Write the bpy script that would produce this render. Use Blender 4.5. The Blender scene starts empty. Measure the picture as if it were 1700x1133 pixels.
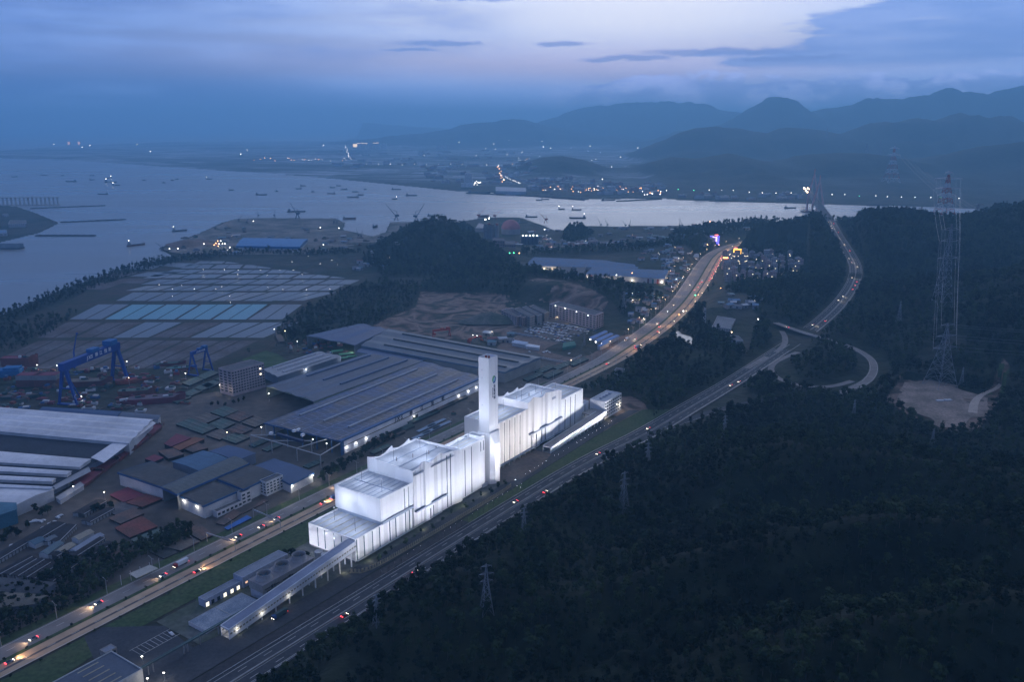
import bpy, math, random
import numpy as np
from mathutils import Matrix, Vector
random.seed(7); RNG = np.random.default_rng(7)
R = math.radians
scene = bpy.context.scene
# ------------------------------------------------------------------ camera
F = 1400.; CX = 850.; CY = 566.5; V0 = 208.; H = 300.
PITCH = math.atan((CY - V0) / F); CP = math.cos(PITCH); SP = math.sin(PITCH)
cd = bpy.data.cameras.new('camera'); cam = bpy.data.objects.new('camera', cd)
scene.collection.objects.link(cam)
cam.location = (0, 0, H); cam.rotation_euler = (math.pi / 2 - PITCH, 0, 0)
cd.sensor_width = 36; cd.lens = F / 1700 * 36; cd.clip_start = 1; cd.clip_end = 200000
scene.camera = cam
scene.view_settings.view_transform = 'Standard'; scene.view_settings.look = 'None'
scene.view_settings.exposure = 0; scene.view_settings.gamma = 1
scene.cycles.volume_bounces = 4; scene.cycles.max_bounces = 6
scene.cycles.diffuse_bounces = 3; scene.cycles.glossy_bounces = 2; scene.cycles.transmission_bounces = 2
scene.cycles.sample_clamp_indirect = 3; scene.cycles.caustics_reflective = False; scene.cycles.caustics_refractive = False
scene.cycles.use_denoising = True
# ------------------------------------------------------------------ world: dusk sky
world = bpy.data.worlds.new('World'); scene.world = world; world.use_nodes = True
wt = world.node_tree; wn = wt.nodes; wl = wt.links; wn.clear()
def _set(sock, v):
    if isinstance(v, bpy.types.NodeSocket): wl.new(v, sock)
    else: sock.default_value = v
def wm(op, a, b=0.0, c=0.0):
    n = wn.new('ShaderNodeMath'); n.operation = op
    _set(n.inputs[0], a); _set(n.inputs[1], b); _set(n.inputs[2], c); return n.outputs[0]
def wsm(x, lo, hi):
    n = wn.new('ShaderNodeMapRange'); n.interpolation_type = 'SMOOTHSTEP'
    _set(n.inputs[0], x); _set(n.inputs[1], lo); _set(n.inputs[2], hi); n.inputs[3].default_value = 0; n.inputs[4].default_value = 1
    return n.outputs[0]
def wmix(f, a, b):
    n = wn.new('ShaderNodeMix'); n.data_type = 'RGBA'; _set(n.inputs[0], f)
    for i, v in ((6, a), (7, b)):
        if isinstance(v, tuple): n.inputs[i].default_value = (*v, 1)
        else: wl.new(v, n.inputs[i])
    return n.outputs[2]
def wgauss(x, c, w):
    d = wm('DIVIDE', wm('SUBTRACT', x, c), w); return wm('EXPONENT', wm('MULTIPLY', wm('MULTIPLY', d, d), -1.0))
tc = wn.new('ShaderNodeTexCoord'); sx = wn.new('ShaderNodeSeparateXYZ'); wl.new(tc.outputs['Generated'], sx.inputs[0])
EL = sx.outputs[2]; AZ = wm('ARCTAN2', sx.outputs[0], sx.outputs[1])
def wnoise(kx, ky, scale, detail=6, rough=.55, off=0.0):
    c = wn.new('ShaderNodeCombineXYZ'); _set(c.inputs[0], wm('MULTIPLY', AZ, kx)); _set(c.inputs[1], wm('MULTIPLY', EL, ky)); c.inputs[2].default_value = off
    n = wn.new('ShaderNodeTexNoise'); wl.new(c.outputs[0], n.inputs['Vector']); n.inputs['Scale'].default_value = scale
    n.inputs['Detail'].default_value = detail; n.inputs['Roughness'].default_value = rough; return n.outputs['Fac']
ramp = wn.new('ShaderNodeValToRGB'); _set(ramp.inputs[0], wm('MULTIPLY_ADD', EL, .8, .1))
els = [(0, (.12, .22, .52)), (.1, (.42, .72, 1.55)), (.135, (.50, .78, 1.55)), (.165, (.40, .62, 1.26)), (.28, (.32, .53, 1.18)), (.42, (.28, .36, .58)), (.9, (.26, .28, .315))]
cr = ramp.color_ramp
for i, (p, c) in enumerate(els):
    e = cr.elements[i] if i < 2 else cr.elements.new(p)
    e.position = p; e.color = (*c, 1)
sky = ramp.outputs[0]
n1 = wnoise(3.0, 16.0, 1.0, 7); n2 = wnoise(9.0, 60.0, 1.0, 8, .6, 3.1); n3 = wnoise(22.0, 40.0, 1.0, 8, .62, 7.7)
# left side a darker, cooler veil of high cloud with soft bands
veil = wm('MULTIPLY', wsm(AZ, .05, -.40), wm('ADD', .35, wm('MULTIPLY', wsm(n1, .40, .60), .55))); sky = wmix(wm('MULTIPLY', veil, .95), sky, (.055, .155, .50))
# broad soft layers of grey-violet cloud
lay = wm('MULTIPLY', wsm(wnoise(2.2, 26.0, 1.0, 9, .6, 21.0), .44, .60), wsm(EL, .035, .06)); lay = wm('MULTIPLY', lay, wm('SUBTRACT', 1.0, wm('MULTIPLY', wsm(EL, .2, .4), .8)))
sky = wmix(wm('MULTIPLY', lay, .7), sky, (.19, .28, .62))
# bright after-glow
g = wm('MULTIPLY', wgauss(AZ, .14, .33), wsm(EL, .03, .115)); sky = wmix(wm('MULTIPLY', g, 1.0), sky, (1.10, 1.14, 1.30))
g2 = wm('MULTIPLY', wgauss(AZ, .09, .36), wgauss(EL, .066, .022)); sky = wmix(wm('MULTIPLY', g2, .6), sky, (.98, .84, 1.08))
g4 = wm('MULTIPLY', wgauss(AZ, -.26, .10), wsm(EL, .09, .15)); sky = wmix(wm('MULTIPLY', g4, .5), sky, (.48, .66, 1.15))
# band of thin cloud left of the glow
bd = wm('MULTIPLY', wm('MULTIPLY', wsm(n1, .42, .60), wsm(EL, .052, .085)), wsm(AZ, .04, -.10)); sky = wmix(wm('MULTIPLY', bd, .55), sky, (.22, .37, .92))
# wide dark cloud bank, upper right
edge = wm('ADD', wm('ADD', AZ, wm('MULTIPLY', wm('SUBTRACT', n2, .5), .34)), wm('MULTIPLY', wm('SUBTRACT', EL, .085), -2.4))
bank = wm('MULTIPLY', wsm(edge, .25, .305), wm('SUBTRACT', 1.0, wsm(wm('ADD', EL, wm('MULTIPLY', wm('SUBTRACT', n2, .5), .03)), .128, .150)))
bank = wm('MULTIPLY', bank, wsm(wm('ADD', EL, wm('MULTIPLY', n2, .02)), .062, .078))
bank = wm('MULTIPLY', bank, wsm(wnoise(4.0, 90.0, 1.0, 6, .5, 9.3), .30, .42))
bankc = wmix(wsm(n2, .35, .7), (.24, .42, .95), (.36, .54, 1.08)); sky = wmix(wm('MULTIPLY', bank, .93), sky, bankc)
# small flat streaks
for (a, e, wa, we) in ((-.075, .089, .05, .0030), (.06, .089, .030, .0030), (.135, .0725, .050, .0034), (.225, .078, .085, .0040), (-.03, .137, .05, .004), (-.11, .082, .035, .002), (.30, .070, .06, .003)):
    s = wm('MULTIPLY', wgauss(wm('ADD', AZ, wm('MULTIPLY', wm('SUBTRACT', n3, .5), .10)), a, wa), wgauss(wm('ADD', EL, wm('MULTIPLY', wm('SUBTRACT', n3, .5), .016)), e, we))
    sky = wmix(wm('MULTIPLY', wsm(s, .15, .75), .75), sky, (.24, .38, .85))
# puffy cumulus bank above the far mountains
top = wm('ADD', wm('MULTIPLY', wm('SUBTRACT', n3, .5), .055), wm('SUBTRACT', .052, wm('MULTIPLY', wsm(AZ, .12, -.06), .05)))
cum = wm('MULTIPLY', wsm(wm('SUBTRACT', top, EL), 0.0, .004), wsm(AZ, -.02, .10))
cumc = wmix(wsm(n3, .42, .60), (.32, .50, 1.1), (.75, .92, 1.7)); sky = wmix(wm('MULTIPLY', cum, .85), sky, cumc)
bg = wn.new('ShaderNodeBackground'); wl.new(sky, bg.inputs[0]); bg.inputs[1].default_value = 1.0
ns = wn.new('ShaderNodeTexSky'); ns.sky_type = 'NISHITA'; ns.sun_disc = False; ns.sun_elevation = R(1.0); ns.sun_rotation = R(10)
bg2 = wn.new('ShaderNodeBackground'); wl.new(ns.outputs[0], bg2.inputs[0]); bg2.inputs[1].default_value = .004
ad = wn.new('ShaderNodeAddShader'); wl.new(bg.outputs[0], ad.inputs[0]); wl.new(bg2.outputs[0], ad.inputs[1])
wo = wn.new('ShaderNodeOutputWorld'); wl.new(ad.outputs[0], wo.inputs[0])
world.cycles.sampling_method = 'MANUAL'; world.cycles.sample_map_resolution = 512
# weak directional light from the afterglow side, added to bring out the slopes
sd = bpy.data.lights.new('sun', 'SUN'); sd.energy = .32; sd.angle = R(25); sd.color = (.86, .88, 1)
so = bpy.data.objects.new('sun', sd); scene.collection.objects.link(so); so.rotation_euler = (R(73), 0, R(-10 + 180))
# ------------------------------------------------------------------ geometry of the place
A = R(34.0); E1 = (math.sin(A), math.cos(A)); E2 = (math.cos(A), -math.sin(A))   # site axes: s along the road, t towards the hills
def G(u, v, z=0.0):                                    # map reading: survey mark -> ground metres at level z
    b = (v - CY) / F; dy = CP - b * SP; dz = -SP - b * CP; t = (z - H) / dz
    return ((u - CX) / F * t, dy * t)
def GD(u, v, D):                                       # the same for a hill top at distance D: gives x, y, z
    b = (v - CY) / F; dy = CP - b * SP; dz = -SP - b * CP; t = D / dy
    return ((u - CX) / F * t, D, H + dz * t)
def XY(s, t): return (s * E1[0] + t * E2[0], s * E1[1] + t * E2[1])
def ST(u, v, z=0.0):
    x, y = G(u, v, z); return (x * E1[0] + y * E1[1], x * E2[0] + y * E2[1])
COL = scene.collection
def srgb(r, g, b): return tuple(((c / 255 + .055) / 1.055) ** 2.4 if c > 10 else c / 255 / 12.92 for c in (r, g, b))
MATS = {}
def M(name, col=(.3, .3, .3), rough=.7, metal=0.0, var=.12, scale=.08, stripe=None, emit=None, col2=None, spec=.22, bump=0.0, brick=None):
    """procedural material: base colour broken up by two noises, optional ribs (stripe=(axis, period, depth)) and bricks"""
    if name in MATS: return MATS[name]
    m = bpy.data.materials.new(name); m.use_nodes = True; nt = m.node_tree; N = nt.nodes; L = nt.links
    p = N['Principled BSDF']; p.inputs['Roughness'].default_value = rough; p.inputs['Metallic'].default_value = metal
    p.inputs['Specular IOR Level'].default_value = spec
    if emit:
        p.inputs['Emission Color'].default_value = (*emit[0], 1); p.inputs['Emission Strength'].default_value = emit[1]
        p.inputs['Base Color'].default_value = (*col, 1)
        m.cycles.emission_sampling = 'NONE'; MATS[name] = m; return m
    t = N.new('ShaderNodeTexCoord')
    def noise(sc, det=5):
        n = N.new('ShaderNodeTexNoise'); n.inputs['Scale'].default_value = sc; n.inputs['Detail'].default_value = det
        L.new(t.outputs['Object'], n.inputs['Vector']); return n.outputs['Fac']
    def mp(x, lo, hi, a, b):
        n = N.new('ShaderNodeMapRange'); L.new(x, n.inputs[0]); n.inputs[1].default_value = lo; n.inputs[2].default_value = hi
        n.inputs[3].default_value = a; n.inputs[4].default_value = b; return n.outputs[0]
    def mul(c, f):
        n = N.new('ShaderNodeMix'); n.data_type = 'RGBA'; n.blend_type = 'MULTIPLY'; n.inputs[0].default_value = 1
        L.new(c, n.inputs[6]); L.new(f, n.inputs[7]); return n.outputs[2]
    mx = N.new('ShaderNodeMix'); mx.data_type = 'RGBA'; mx.inputs[6].default_value = (*col, 1); mx.inputs[7].default_value = (*(col2 or tuple(c * .8 for c in col)), 1)
    L.new(mp(noise(scale, 7), .38, .62, 0, 1), mx.inputs[0]); c = mx.outputs[2]
    c = mul(c, mp(noise(scale * 9, 4), .3, .7, 1 - var, 1 + var))
    if stripe:
        ax, per, dep = stripe; s = N.new('ShaderNodeSeparateXYZ'); L.new(t.outputs['Object'], s.inputs[0])
        f = N.new('ShaderNodeMath'); f.operation = 'MULTIPLY'; L.new(s.outputs[ax], f.inputs[0]); f.inputs[1].default_value = 1 / per
        g = N.new('ShaderNodeMath'); g.operation = 'FRACT'; L.new(f.outputs[0], g.inputs[0])
        c = mul(c, mp(g.outputs[0], .0, .25, 1 - dep, 1.0))
    if brick:
        bk = N.new('ShaderNodeTexBrick'); bk.inputs['Scale'].default_value = 1; bk.inputs['Brick Width'].default_value = brick[0]; bk.inputs['Row Height'].default_value = brick[1]
        bk.inputs['Mortar Size'].default_value = brick[2]; bk.inputs['Color1'].default_value = (1, 1, 1, 1); bk.inputs['Color2'].default_value = (.86, .86, .86, 1); bk.inputs['Mortar'].default_value = (brick[3],) * 3 + (1,)
        L.new(t.outputs['Object'], bk.inputs['Vector']); c = mul(c, bk.outputs['Color'])
    L.new(c, p.inputs['Base Color'])
    if bump:
        b = N.new('ShaderNodeBump'); b.inputs['Strength'].default_value = .6; b.inputs['Distance'].default_value = bump
        L.new(noise(scale * 6, 6), b.inputs['Height']); L.new(b.outputs[0], p.inputs['Normal'])
    MATS[name] = m; return m
class MB:
    """collects shapes; build() links them as ONE mesh object"""
    def __init__(s): s.v = []; s.f = []; s.m = []
    def add(s, vs, fs, mi=0):
        o = len(s.v); s.v += vs; s.f += [tuple(i + o for i in f) for f in fs]; s.m += [mi] * len(fs); return s
    def box(s, x, y, z, w, d, h, mi=0, rot=0.0):       # centre x,y ; base z
        c, n = math.cos(rot), math.sin(rot); vs = []
        for dz in (0, h):
            for a, b in ((-w / 2, -d / 2), (w / 2, -d / 2), (w / 2, d / 2), (-w / 2, d / 2)): vs.append((x + a * c - b * n, y + a * n + b * c, z + dz))
        return s.add(vs, [(3, 2, 1, 0), (4, 5, 6, 7), (0, 1, 5, 4), (1, 2, 6, 5), (2, 3, 7, 6), (3, 0, 4, 7)], mi)
    def prism(s, poly, z0, z1, mi=0, mtop=None):
        n = len(poly); vs = [(x, y, z0) for x, y in poly] + [(x, y, z1) for x, y in poly]
        s.add(vs, [(i, (i + 1) % n, n + (i + 1) % n, n + i) for i in range(n)] + [tuple(range(n - 1, -1, -1))], mi)
        o = len(s.v) - 2 * n; s.f.append(tuple(o + n + i for i in range(n))); s.m.append(mi if mtop is None else mtop); return s
    def quad(s, a, b, c, d, mi=0): return s.add([a, b, c, d], [(0, 1, 2, 3)], mi)
    def beam(s, p, q, r, mi=0, n=4, r2=None):
        p = Vector(p); q = Vector(q); d = (q - p)
        if d.length < 1e-6: return s
        d.normalize(); up = Vector((0, 0, 1)) if abs(d.z) < .95 else Vector((1, 0, 0)); a = d.cross(up).normalized(); b = a.cross(d); vs = []
        for c, rr in ((p, r), (q, r2 if r2 is not None else r)):
            for i in range(n):
                t = 2 * math.pi * (i + .5) / n; k = c + (a * math.cos(t) + b * math.sin(t)) * rr; vs.append(tuple(k))
        return s.add(vs, [(i, (i + 1) % n, n + (i + 1) % n, n + i) for i in range(n)] + [tuple(range(n - 1, -1, -1)), tuple(range(n, 2 * n))], mi)
    def cyl(s, x, y, z, r, h, n=16, mi=0, r2=None): return s.beam((x, y, z), (x, y, z + h), r, mi, n, r2)
    def lathe(s, x, y, prof, n=20, mi=0):              # prof: (r, z) list, open
        vs = []; fs = []
        for r, z in prof:
            for i in range(n): t = 2 * math.pi * i / n; vs.append((x + r * math.cos(t), y + r * math.sin(t), z))
        for k in range(len(prof) - 1):
            for i in range(n): fs.append((k * n + i, k * n + (i + 1) % n, (k + 1) * n + (i + 1) % n, (k + 1) * n + i))
        return s.add(vs, fs, mi)
    def ball(s, x, y, z, r, mi=0, n=8, sz=1.0):
        prof = [(max(r * math.sin(math.pi * k / (n // 2 + 1)), 1e-3), z - r * sz * math.cos(math.pi * k / (n // 2 + 1))) for k in range(n // 2 + 2)]
        return s.lathe(x, y, prof, n, mi)
    def build(s, name, mats, parent=None, smooth=False):
        me = bpy.data.meshes.new(name); me.from_pydata(s.v, [], s.f)
        for m in (mats if isinstance(mats, (list, tuple)) else [mats]): me.materials.append(m)
        me.polygons.foreach_set('material_index', s.m)
        if smooth: me.polygons.foreach_set('use_smooth', [True] * len(s.f))
        me.update(); o = bpy.data.objects.new(name, me); COL.objects.link(o)
        if parent: o.parent = parent
        return o
def tag(o, label=None, cat=None, group=None, kind=None):
    if label: o['label'] = label
    if cat: o['category'] = cat
    if group: o['group'] = group
    if kind: o['kind'] = kind
    return o
def thing(name, label, cat, loc=(0, 0, 0), rz=0.0, group=None):
    o = bpy.data.objects.new(name, None); COL.objects.link(o); o.location = loc; o.rotation_euler = (0, 0, rz)
    o.empty_display_size = .5; return tag(o, label, cat, group)
def copy_tree(o, loc=None, rz=None, label=None, group=None, sc=None, parent=None):
    c = o.copy(); COL.objects.link(c)
    if parent is not None: c.parent = parent
    if loc is not None: c.location = loc
    if rz is not None: c.rotation_euler = (0, 0, rz)
    if sc is not None: c.scale = sc if isinstance(sc, tuple) else (sc,) * 3
    if label: c['label'] = label
    if group: c['group'] = group
    for ch in list(o.children): copy_tree(ch, parent=c)
    return c
def site(s, t, z=0.0): x, y = XY(s, t); return (x, y, z)
class Proto:
    """first call moves the original, later calls copy it"""
    def __init__(s, root): s.r = root; s.used = False
    def put(s, loc, rz, label=None, group=None, sc=None):
        if s.used: return copy_tree(s.r, loc, rz, label, group, sc)
        s.used = True; s.r.location = loc; s.r.rotation_euler = (0, 0, rz)
        if label: s.r['label'] = label
        if group: s.r['group'] = group
        if sc is not None: s.r.scale = sc if isinstance(sc, tuple) else (sc,) * 3
        return s.r
def lamp(name, loc, power, col=(1, .9, .75), r=.3, spot=None, rot=None, parent=None):
    l = bpy.data.lights.new(name, 'SPOT' if spot else 'POINT'); l.energy = power; l.color = col; l.shadow_soft_size = r
    if spot: l.spot_size = R(spot); l.spot_blend = .6
    o = bpy.data.objects.new(name, l); COL.objects.link(o); o.location = loc
    if rot: o.rotation_euler = rot
    if parent: o.parent = parent
    return o
def inpoly(x, y, poly):
    r = np.zeros(x.shape, bool); n = len(poly)
    for i in range(n):
        x1, y1 = poly[i]; x2, y2 = poly[(i + 1) % n]
        if y1 == y2: continue
        c = (y1 > y) != (y2 > y); r ^= c & (x < (x2 - x1) * (y - y1) / (y2 - y1) + x1)
    return r
def sst(x, a, b): t = np.clip((x - a) / (b - a), 0, 1); return t * t * (3 - 2 * t)
_perm = RNG.random((256, 256))
def vnoise(x, y):                                     # value noise
    xi = np.floor(x).astype(np.int64); yi = np.floor(y).astype(np.int64); fx = x - xi; fy = y - yi
    fx = fx * fx * (3 - 2 * fx); fy = fy * fy * (3 - 2 * fy); a = xi & 255; b = (xi + 1) & 255; c = yi & 255; d = (yi + 1) & 255
    return (_perm[a, c] * (1 - fx) + _perm[b, c] * fx) * (1 - fy) + (_perm[a, d] * (1 - fx) + _perm[b, d] * fx) * fy
def fbm(x, y, o=5):
    s = 0; a = .5; t = 0
    for k in range(o): s = s + a * vnoise(x * 2 ** k + 17.3 * k, y * 2 ** k + 5.1 * k); t += a; a *= .5
    return s / t
HAZE = 1.2e-4
# ------------------------------------------------------------------ terrain
RIVER = [G(u, v) for u, v in ((-500, 700), (0, 523), (60, 497), (130, 470), (200, 447), (265, 431), (285, 424), (265, 412), (300, 399), (330, 388), (368, 370), (392, 363), (430, 362), (558, 363), (572, 371), (570, 382), (620, 393), (640, 386), (648, 369), (700, 369), (735, 373), (800, 362), (862, 361), (902, 375), (925, 386), (960, 377), (1100, 377), (1275, 377), (1330, 372), (1400, 369), (1700, 362), (2100, 362),
    (2100, 347), (1700, 347), (1600, 346), (1500, 342), (1400, 340), (1330, 337), (1275, 336.5), (1130, 332), (1100, 329), (960, 331), (880, 325.5), (800, 318.5), (760, 317), (700, 311), (640, 305), (560, 297), (440, 287), (400, 285), (300, 278), (150, 268), (0, 262), (-500, 250))]
ISLE = [G(u, v) for u, v in ((-500, 330), (0, 341), (28, 343), (62, 355), (98, 370), (65, 386), (0, 402), (-500, 440))]
ESTUARY = [G(u, v) for u, v in ((-700, 250), (0, 250), (100, 243), (280, 236), (560, 234), (640, 220), (560, 213), (-700, 213))]
def isle_d(x, y): return inpoly(x, y, ISLE)
def ridge_pts(pts): return [(x, y, z) for x, y, z in pts]
def zz(*a): return [(*G(u, v, z), z) for u, v, z in a]
def dd(D, *a): return [GD(u, v, D) for u, v in a]
RIDGES = [  # crest line, half width, roughness amplitude
 (zz((1100, 800, 14), (1200, 748, 46), (1300, 741, 55), (1450, 751, 57), (1600, 778, 58), (1850, 815, 60)), 95, .12),
 (zz((820, 1010, 22), (1000, 981, 36), (1130, 941, 46), (1275, 899, 58), (1400, 871, 64), (1500, 868, 68), (1650, 876, 72), (1850, 880, 78)), 72, .12),
 (zz((1000, 1240, 40), (1275, 1083, 60), (1400, 1038, 75), (1500, 1017, 80), (1600, 992, 86), (1800, 970, 95)), 72, .12),
 (zz((620, 1100, 14), (700, 1010, 22), (850, 940, 20), (960, 850, 16)), 90, .10),
 (zz((1385, 382, 30), (1440, 354, 92), (1500, 356, 96), (1560, 368, 84), (1600, 381, 74), (1640, 364, 90), (1700, 352, 108), (1900, 330, 130)), 420, .16),
 (zz((1440, 500, 20), (1520, 480, 45), (1620, 470, 60), (1750, 430, 110), (1900, 420, 130)), 260, .14),
 (zz((1640, 560, 20), (1760, 520, 70), (1900, 500, 100)), 200, .12),
 (zz((1260, 402, 22), (1290, 390, 52), (1340, 384, 50)), 120, .12),
 (zz((640, 418, 18), (690, 388, 55), (730, 370, 72), (762, 390, 46), (780, 420, 22), (840, 446, 12)), 120, .13),
 (zz((830, 455, 20), (930, 470, 28), (1000, 480, 22), (1060, 500, 12)), 130, .12),
 (zz((1250, 500, 14), (1330, 480, 20), (1370, 520, 10)), 130, .12),
 (zz((520, 535, 12), (560, 505, 32), (640, 487, 46), (700, 500, 30), (740, 500, 44), (800, 505, 46), (845, 528, 24)), 80, .5),
 (zz((975, 645, 4), (1040, 610, 18), (1130, 600, 22), (1180, 590, 14)), 90, .12),
 (dd(5300, (1030, 305), (1080, 272), (1120, 264), (1165, 264), (1210, 256), (1260, 268), (1300, 272), (1340, 260), (1400, 255), (1460, 257), (1510, 267), (1550, 272), (1600, 255), (1650, 244), (1700, 240), (1800, 230), (2100, 235)), 800, .10),
 (dd(4500, (1480, 316), (1520, 300), (1580, 296), (1640, 300), (1720, 290)), 500, .14),
 (dd(7800, (1035, 268), (1065, 249), (1095, 235), (1130, 222), (1180, 214), (1235, 213), (1270, 221), (1300, 213), (1375, 217), (1397, 224), (1450, 202), (1525, 195), (1565, 197), (1605, 181), (1640, 189), (1670, 191), (1700, 207), (1780, 215), (2100, 230)), 900, .12),
 (dd(12300, (1170, 215), (1200, 207), (1240, 182), (1275, 163), (1295, 159), (1320, 166), (1345, 186), (1360, 184), (1400, 176), (1435, 161), (1480, 163), (1500, 166), (1540, 159), (1562, 144), (1590, 151), (1640, 154), (1660, 151), (1690, 143), (1760, 140), (1900, 150), (2100, 190)), 1100, .14),
 (dd(16500, (800, 213), (890, 205), (950, 185), (1000, 174), (1080, 168), (1150, 172), (1220, 185)), 1300, .07),
 (dd(14000, (700, 222), (760, 210), (800, 204), (850, 200), (900, 205), (940, 213), (1000, 224)), 1100, .10),
 (dd(5600, (850, 279), (880, 268), (905, 261), (935, 259), (970, 266), (1010, 279)), 520, .10),
 (dd(24000, (-300, 190), (0, 193), (100, 189), (200, 193), (300, 191), (380, 200), (470, 201), (560, 205), (600, 204), (660, 209), (720, 213)), 1600, .06),
]
def ridge_h(x, y):
    out = np.zeros_like(x)
    n0 = fbm(x / 90, y / 90, 5) - .5; n1 = fbm(x / 700 + 9, y / 700, 5) - .5; nf = fbm(x / 260 + 2, y / 260 + 8, 4) - .5
    for pts, w, amp in RIDGES:
        P3 = np.array(pts); lo = P3[:, :2].min(0) - 3 * w; hi = P3[:, :2].max(0) + 3 * w
        k = (x > lo[0]) & (x < hi[0]) & (y > lo[1]) & (y < hi[1])
        if not k.any(): continue
        xs = x[k]; ys = y[k]; best = np.full(xs.shape, 1e9); hh = np.zeros(xs.shape)
        wob = ((n1 if w > 350 else n0)[k]) * w * .9
        for a, b in zip(P3[:-1], P3[1:]):
            d = b[:2] - a[:2]; L2 = (d ** 2).sum(); t = np.clip(((xs - a[0]) * d[0] + (ys - a[1]) * d[1]) / L2, 0, 1)
            ds = np.hypot(xs - a[0] - t * d[0], ys - a[1] - t * d[1]); h = a[2] + t * (b[2] - a[2])
            m = ds < best; best[m] = ds[m]; hh[m] = h[m]
        e = np.exp(-(np.maximum(best + wob * sst(best, 0, w), 0) / w) ** 2 * .9)
        nn = (n1 if w > 350 else n0)[k]
        spur = 1 - np.abs(fbm(xs / (w * .9) + 3, ys / (w * .9), 4) - .5) * 3.2 * sst(best, 0, w * .8)
        v = hh * e * np.clip(spur, .35, 1.1) * (1 + nn * amp * 2 + (nf[k] * .22 if w > 350 else 0))
        out[k] = (out[k] ** 4 + np.maximum(v, 0) ** 4) ** .25
    return out
def hz(u, v, z): x, y = G(u, v, z); return (x, y, z)

def st2(lst): return [(*XY(s, t), z, w) for s, t, z, w in lst]
def pz(lst): return [(*G(u, v, z), z, w) for u, v, z, w in lst]
MAIN = st2([(60, -474, 0, 30), (150, -480, 0, 31), (400, -487, 0, 32), (700, -490, 0, 32), (912, -491, 0, 34), (1010, -498, 0, 38), (1170, -520, 0, 42), (1290, -543, 0, 44), (1400, -569, 0, 46), (1578, -618, 0, 50), (1777, -676, 0, 50), (1920, -714, 0, 46), (2070, -737, 0, 34), (2230, -730, 0, 26), (2400, -690, 4, 24)])
HWY = st2([(60, -361, 0, 22), (150, -358, 0, 22), (275, -355.5, 0, 22), (534, -350, 0, 22), (640, -345, 0, 23), (735, -334, 0, 25), (840, -328.5, 0, 25), (950, -323, 0, 24), (1100, -320, 0, 24), (1230, -318, 0, 25), (1370, -321, 1, 25)]) + \
    pz([(1397, 500, 5, 25), (1416, 470, 9, 25), (1420.5, 447, 15, 25), (1412, 425, 24, 25), (1391, 391, 38, 25), (1377.5, 366, 45, 25)])
BRIDGE = pz([(1377.5, 366, 45, 25), (1361.5, 343.5, 50, 25), (1345, 323, 50, 25), (1337, 315, 50, 25)])
RAMP = pz([(1040, 745, 0, 9), (1085, 722, 0, 9), (1137, 700, 0, 9), (1200, 679, 0, 9), (1262, 666, 0, 9), (1320, 660, 0, 9)])
LOOP = pz([(1288, 537, 7, 10), (1310, 545, 7, 10), (1340, 555, 7, 10), (1365, 562, 6, 10), (1400, 573, 3, 10), (1428, 585, 1, 10), (1447, 600, 0, 10), (1450, 618, 0, 10), (1438, 635, 0, 10), (1412, 648, 0, 10), (1395, 655, 0, 10)])
LOOP2 = pz([(1325, 585, 0, 8), (1290, 600, 0, 8), (1280, 613, 0, 8), (1290, 627, 0, 8), (1315, 637, 0, 8), (1350, 643, 0, 8), (1385, 641, 0, 8), (1415, 633, 0, 8)])
LOOP3 = pz([(1298, 550, 3, 8), (1303, 560, 2, 8), (1302, 572, 1, 8), (1290, 584, 0, 8), (1268, 596, 0, 8), (1240, 612, 0, 8)])
def seg_field(x, y, line, hw=0):
    best = np.full(x.shape, 1e9); zv = np.zeros(x.shape)
    for (ax, ay, az, aw), (bx, by, bz, bw) in zip(line[:-1], line[1:]):
        dx, dy = bx - ax, by - ay; L2 = dx * dx + dy * dy; t = np.clip(((x - ax) * dx + (y - ay) * dy) / L2, 0, 1)
        d = np.hypot(x - ax - t * dx, y - ay - t * dy) - (aw + t * (bw - aw)) / 2; m = d < best; best[m] = d[m]; zv[m] = (az + t * (bz - az))[m]
    return best, zv
ALLROADS = [MAIN, HWY, RAMP, LOOP, LOOP2, LOOP3]
FLAT = [G(u, v) for u, v in ((1440, 668), (1480, 645), (1500, 632), (1560, 634), (1620, 648), (1660, 640), (1690, 690), (1640, 735), (1560, 742), (1480, 712))]
TOWN = [G(u, v) for u, v in ((1190, 418), (1250, 412), (1300, 409), (1338, 409), (1345, 472), (1300, 478), (1190, 476))]
def terrain_h(x, y, roads=True):
    h = 1.2 + ridge_h(x, y) + (fbm(x / 60, y / 60, 4) - .5) * 1.2
    s = x * E1[0] + y * E1[1]; t = x * E2[0] + y * E2[1]
    # the works and yards left of the expressway are level
    lv = sst(-t, 330, 345) * sst(1020 - s, 0, 90) * (1 - sst(x * 0 - s, 0, 1))
    lv = np.maximum(lv, sst(-t, 490, 520) * sst(1000 - s, 0, 120))
    h = h * (1 - lv) - .15 * lv
    lv2 = sst(-t, 560, 600) * sst(1250 - s, 0, 60); h = h * (1 - lv2) - .15 * lv2
    k = inpoly(x, y, FLAT); h = np.where(k, 1.5 + h * .06, h)
    k = inpoly(x, y, TOWN); h = np.where(k, .6 + h * .03, h)
    if roads:
        for L in ALLROADS:
            d, z = seg_field(x, y, L); m = sst(d, 3, 42); h = h * m + (z - .25) * (1 - m)
    return h
def water_mask(x, y): return (inpoly(x, y, RIVER) & ~isle_d(x, y)) | inpoly(x, y, ESTUARY)
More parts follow.
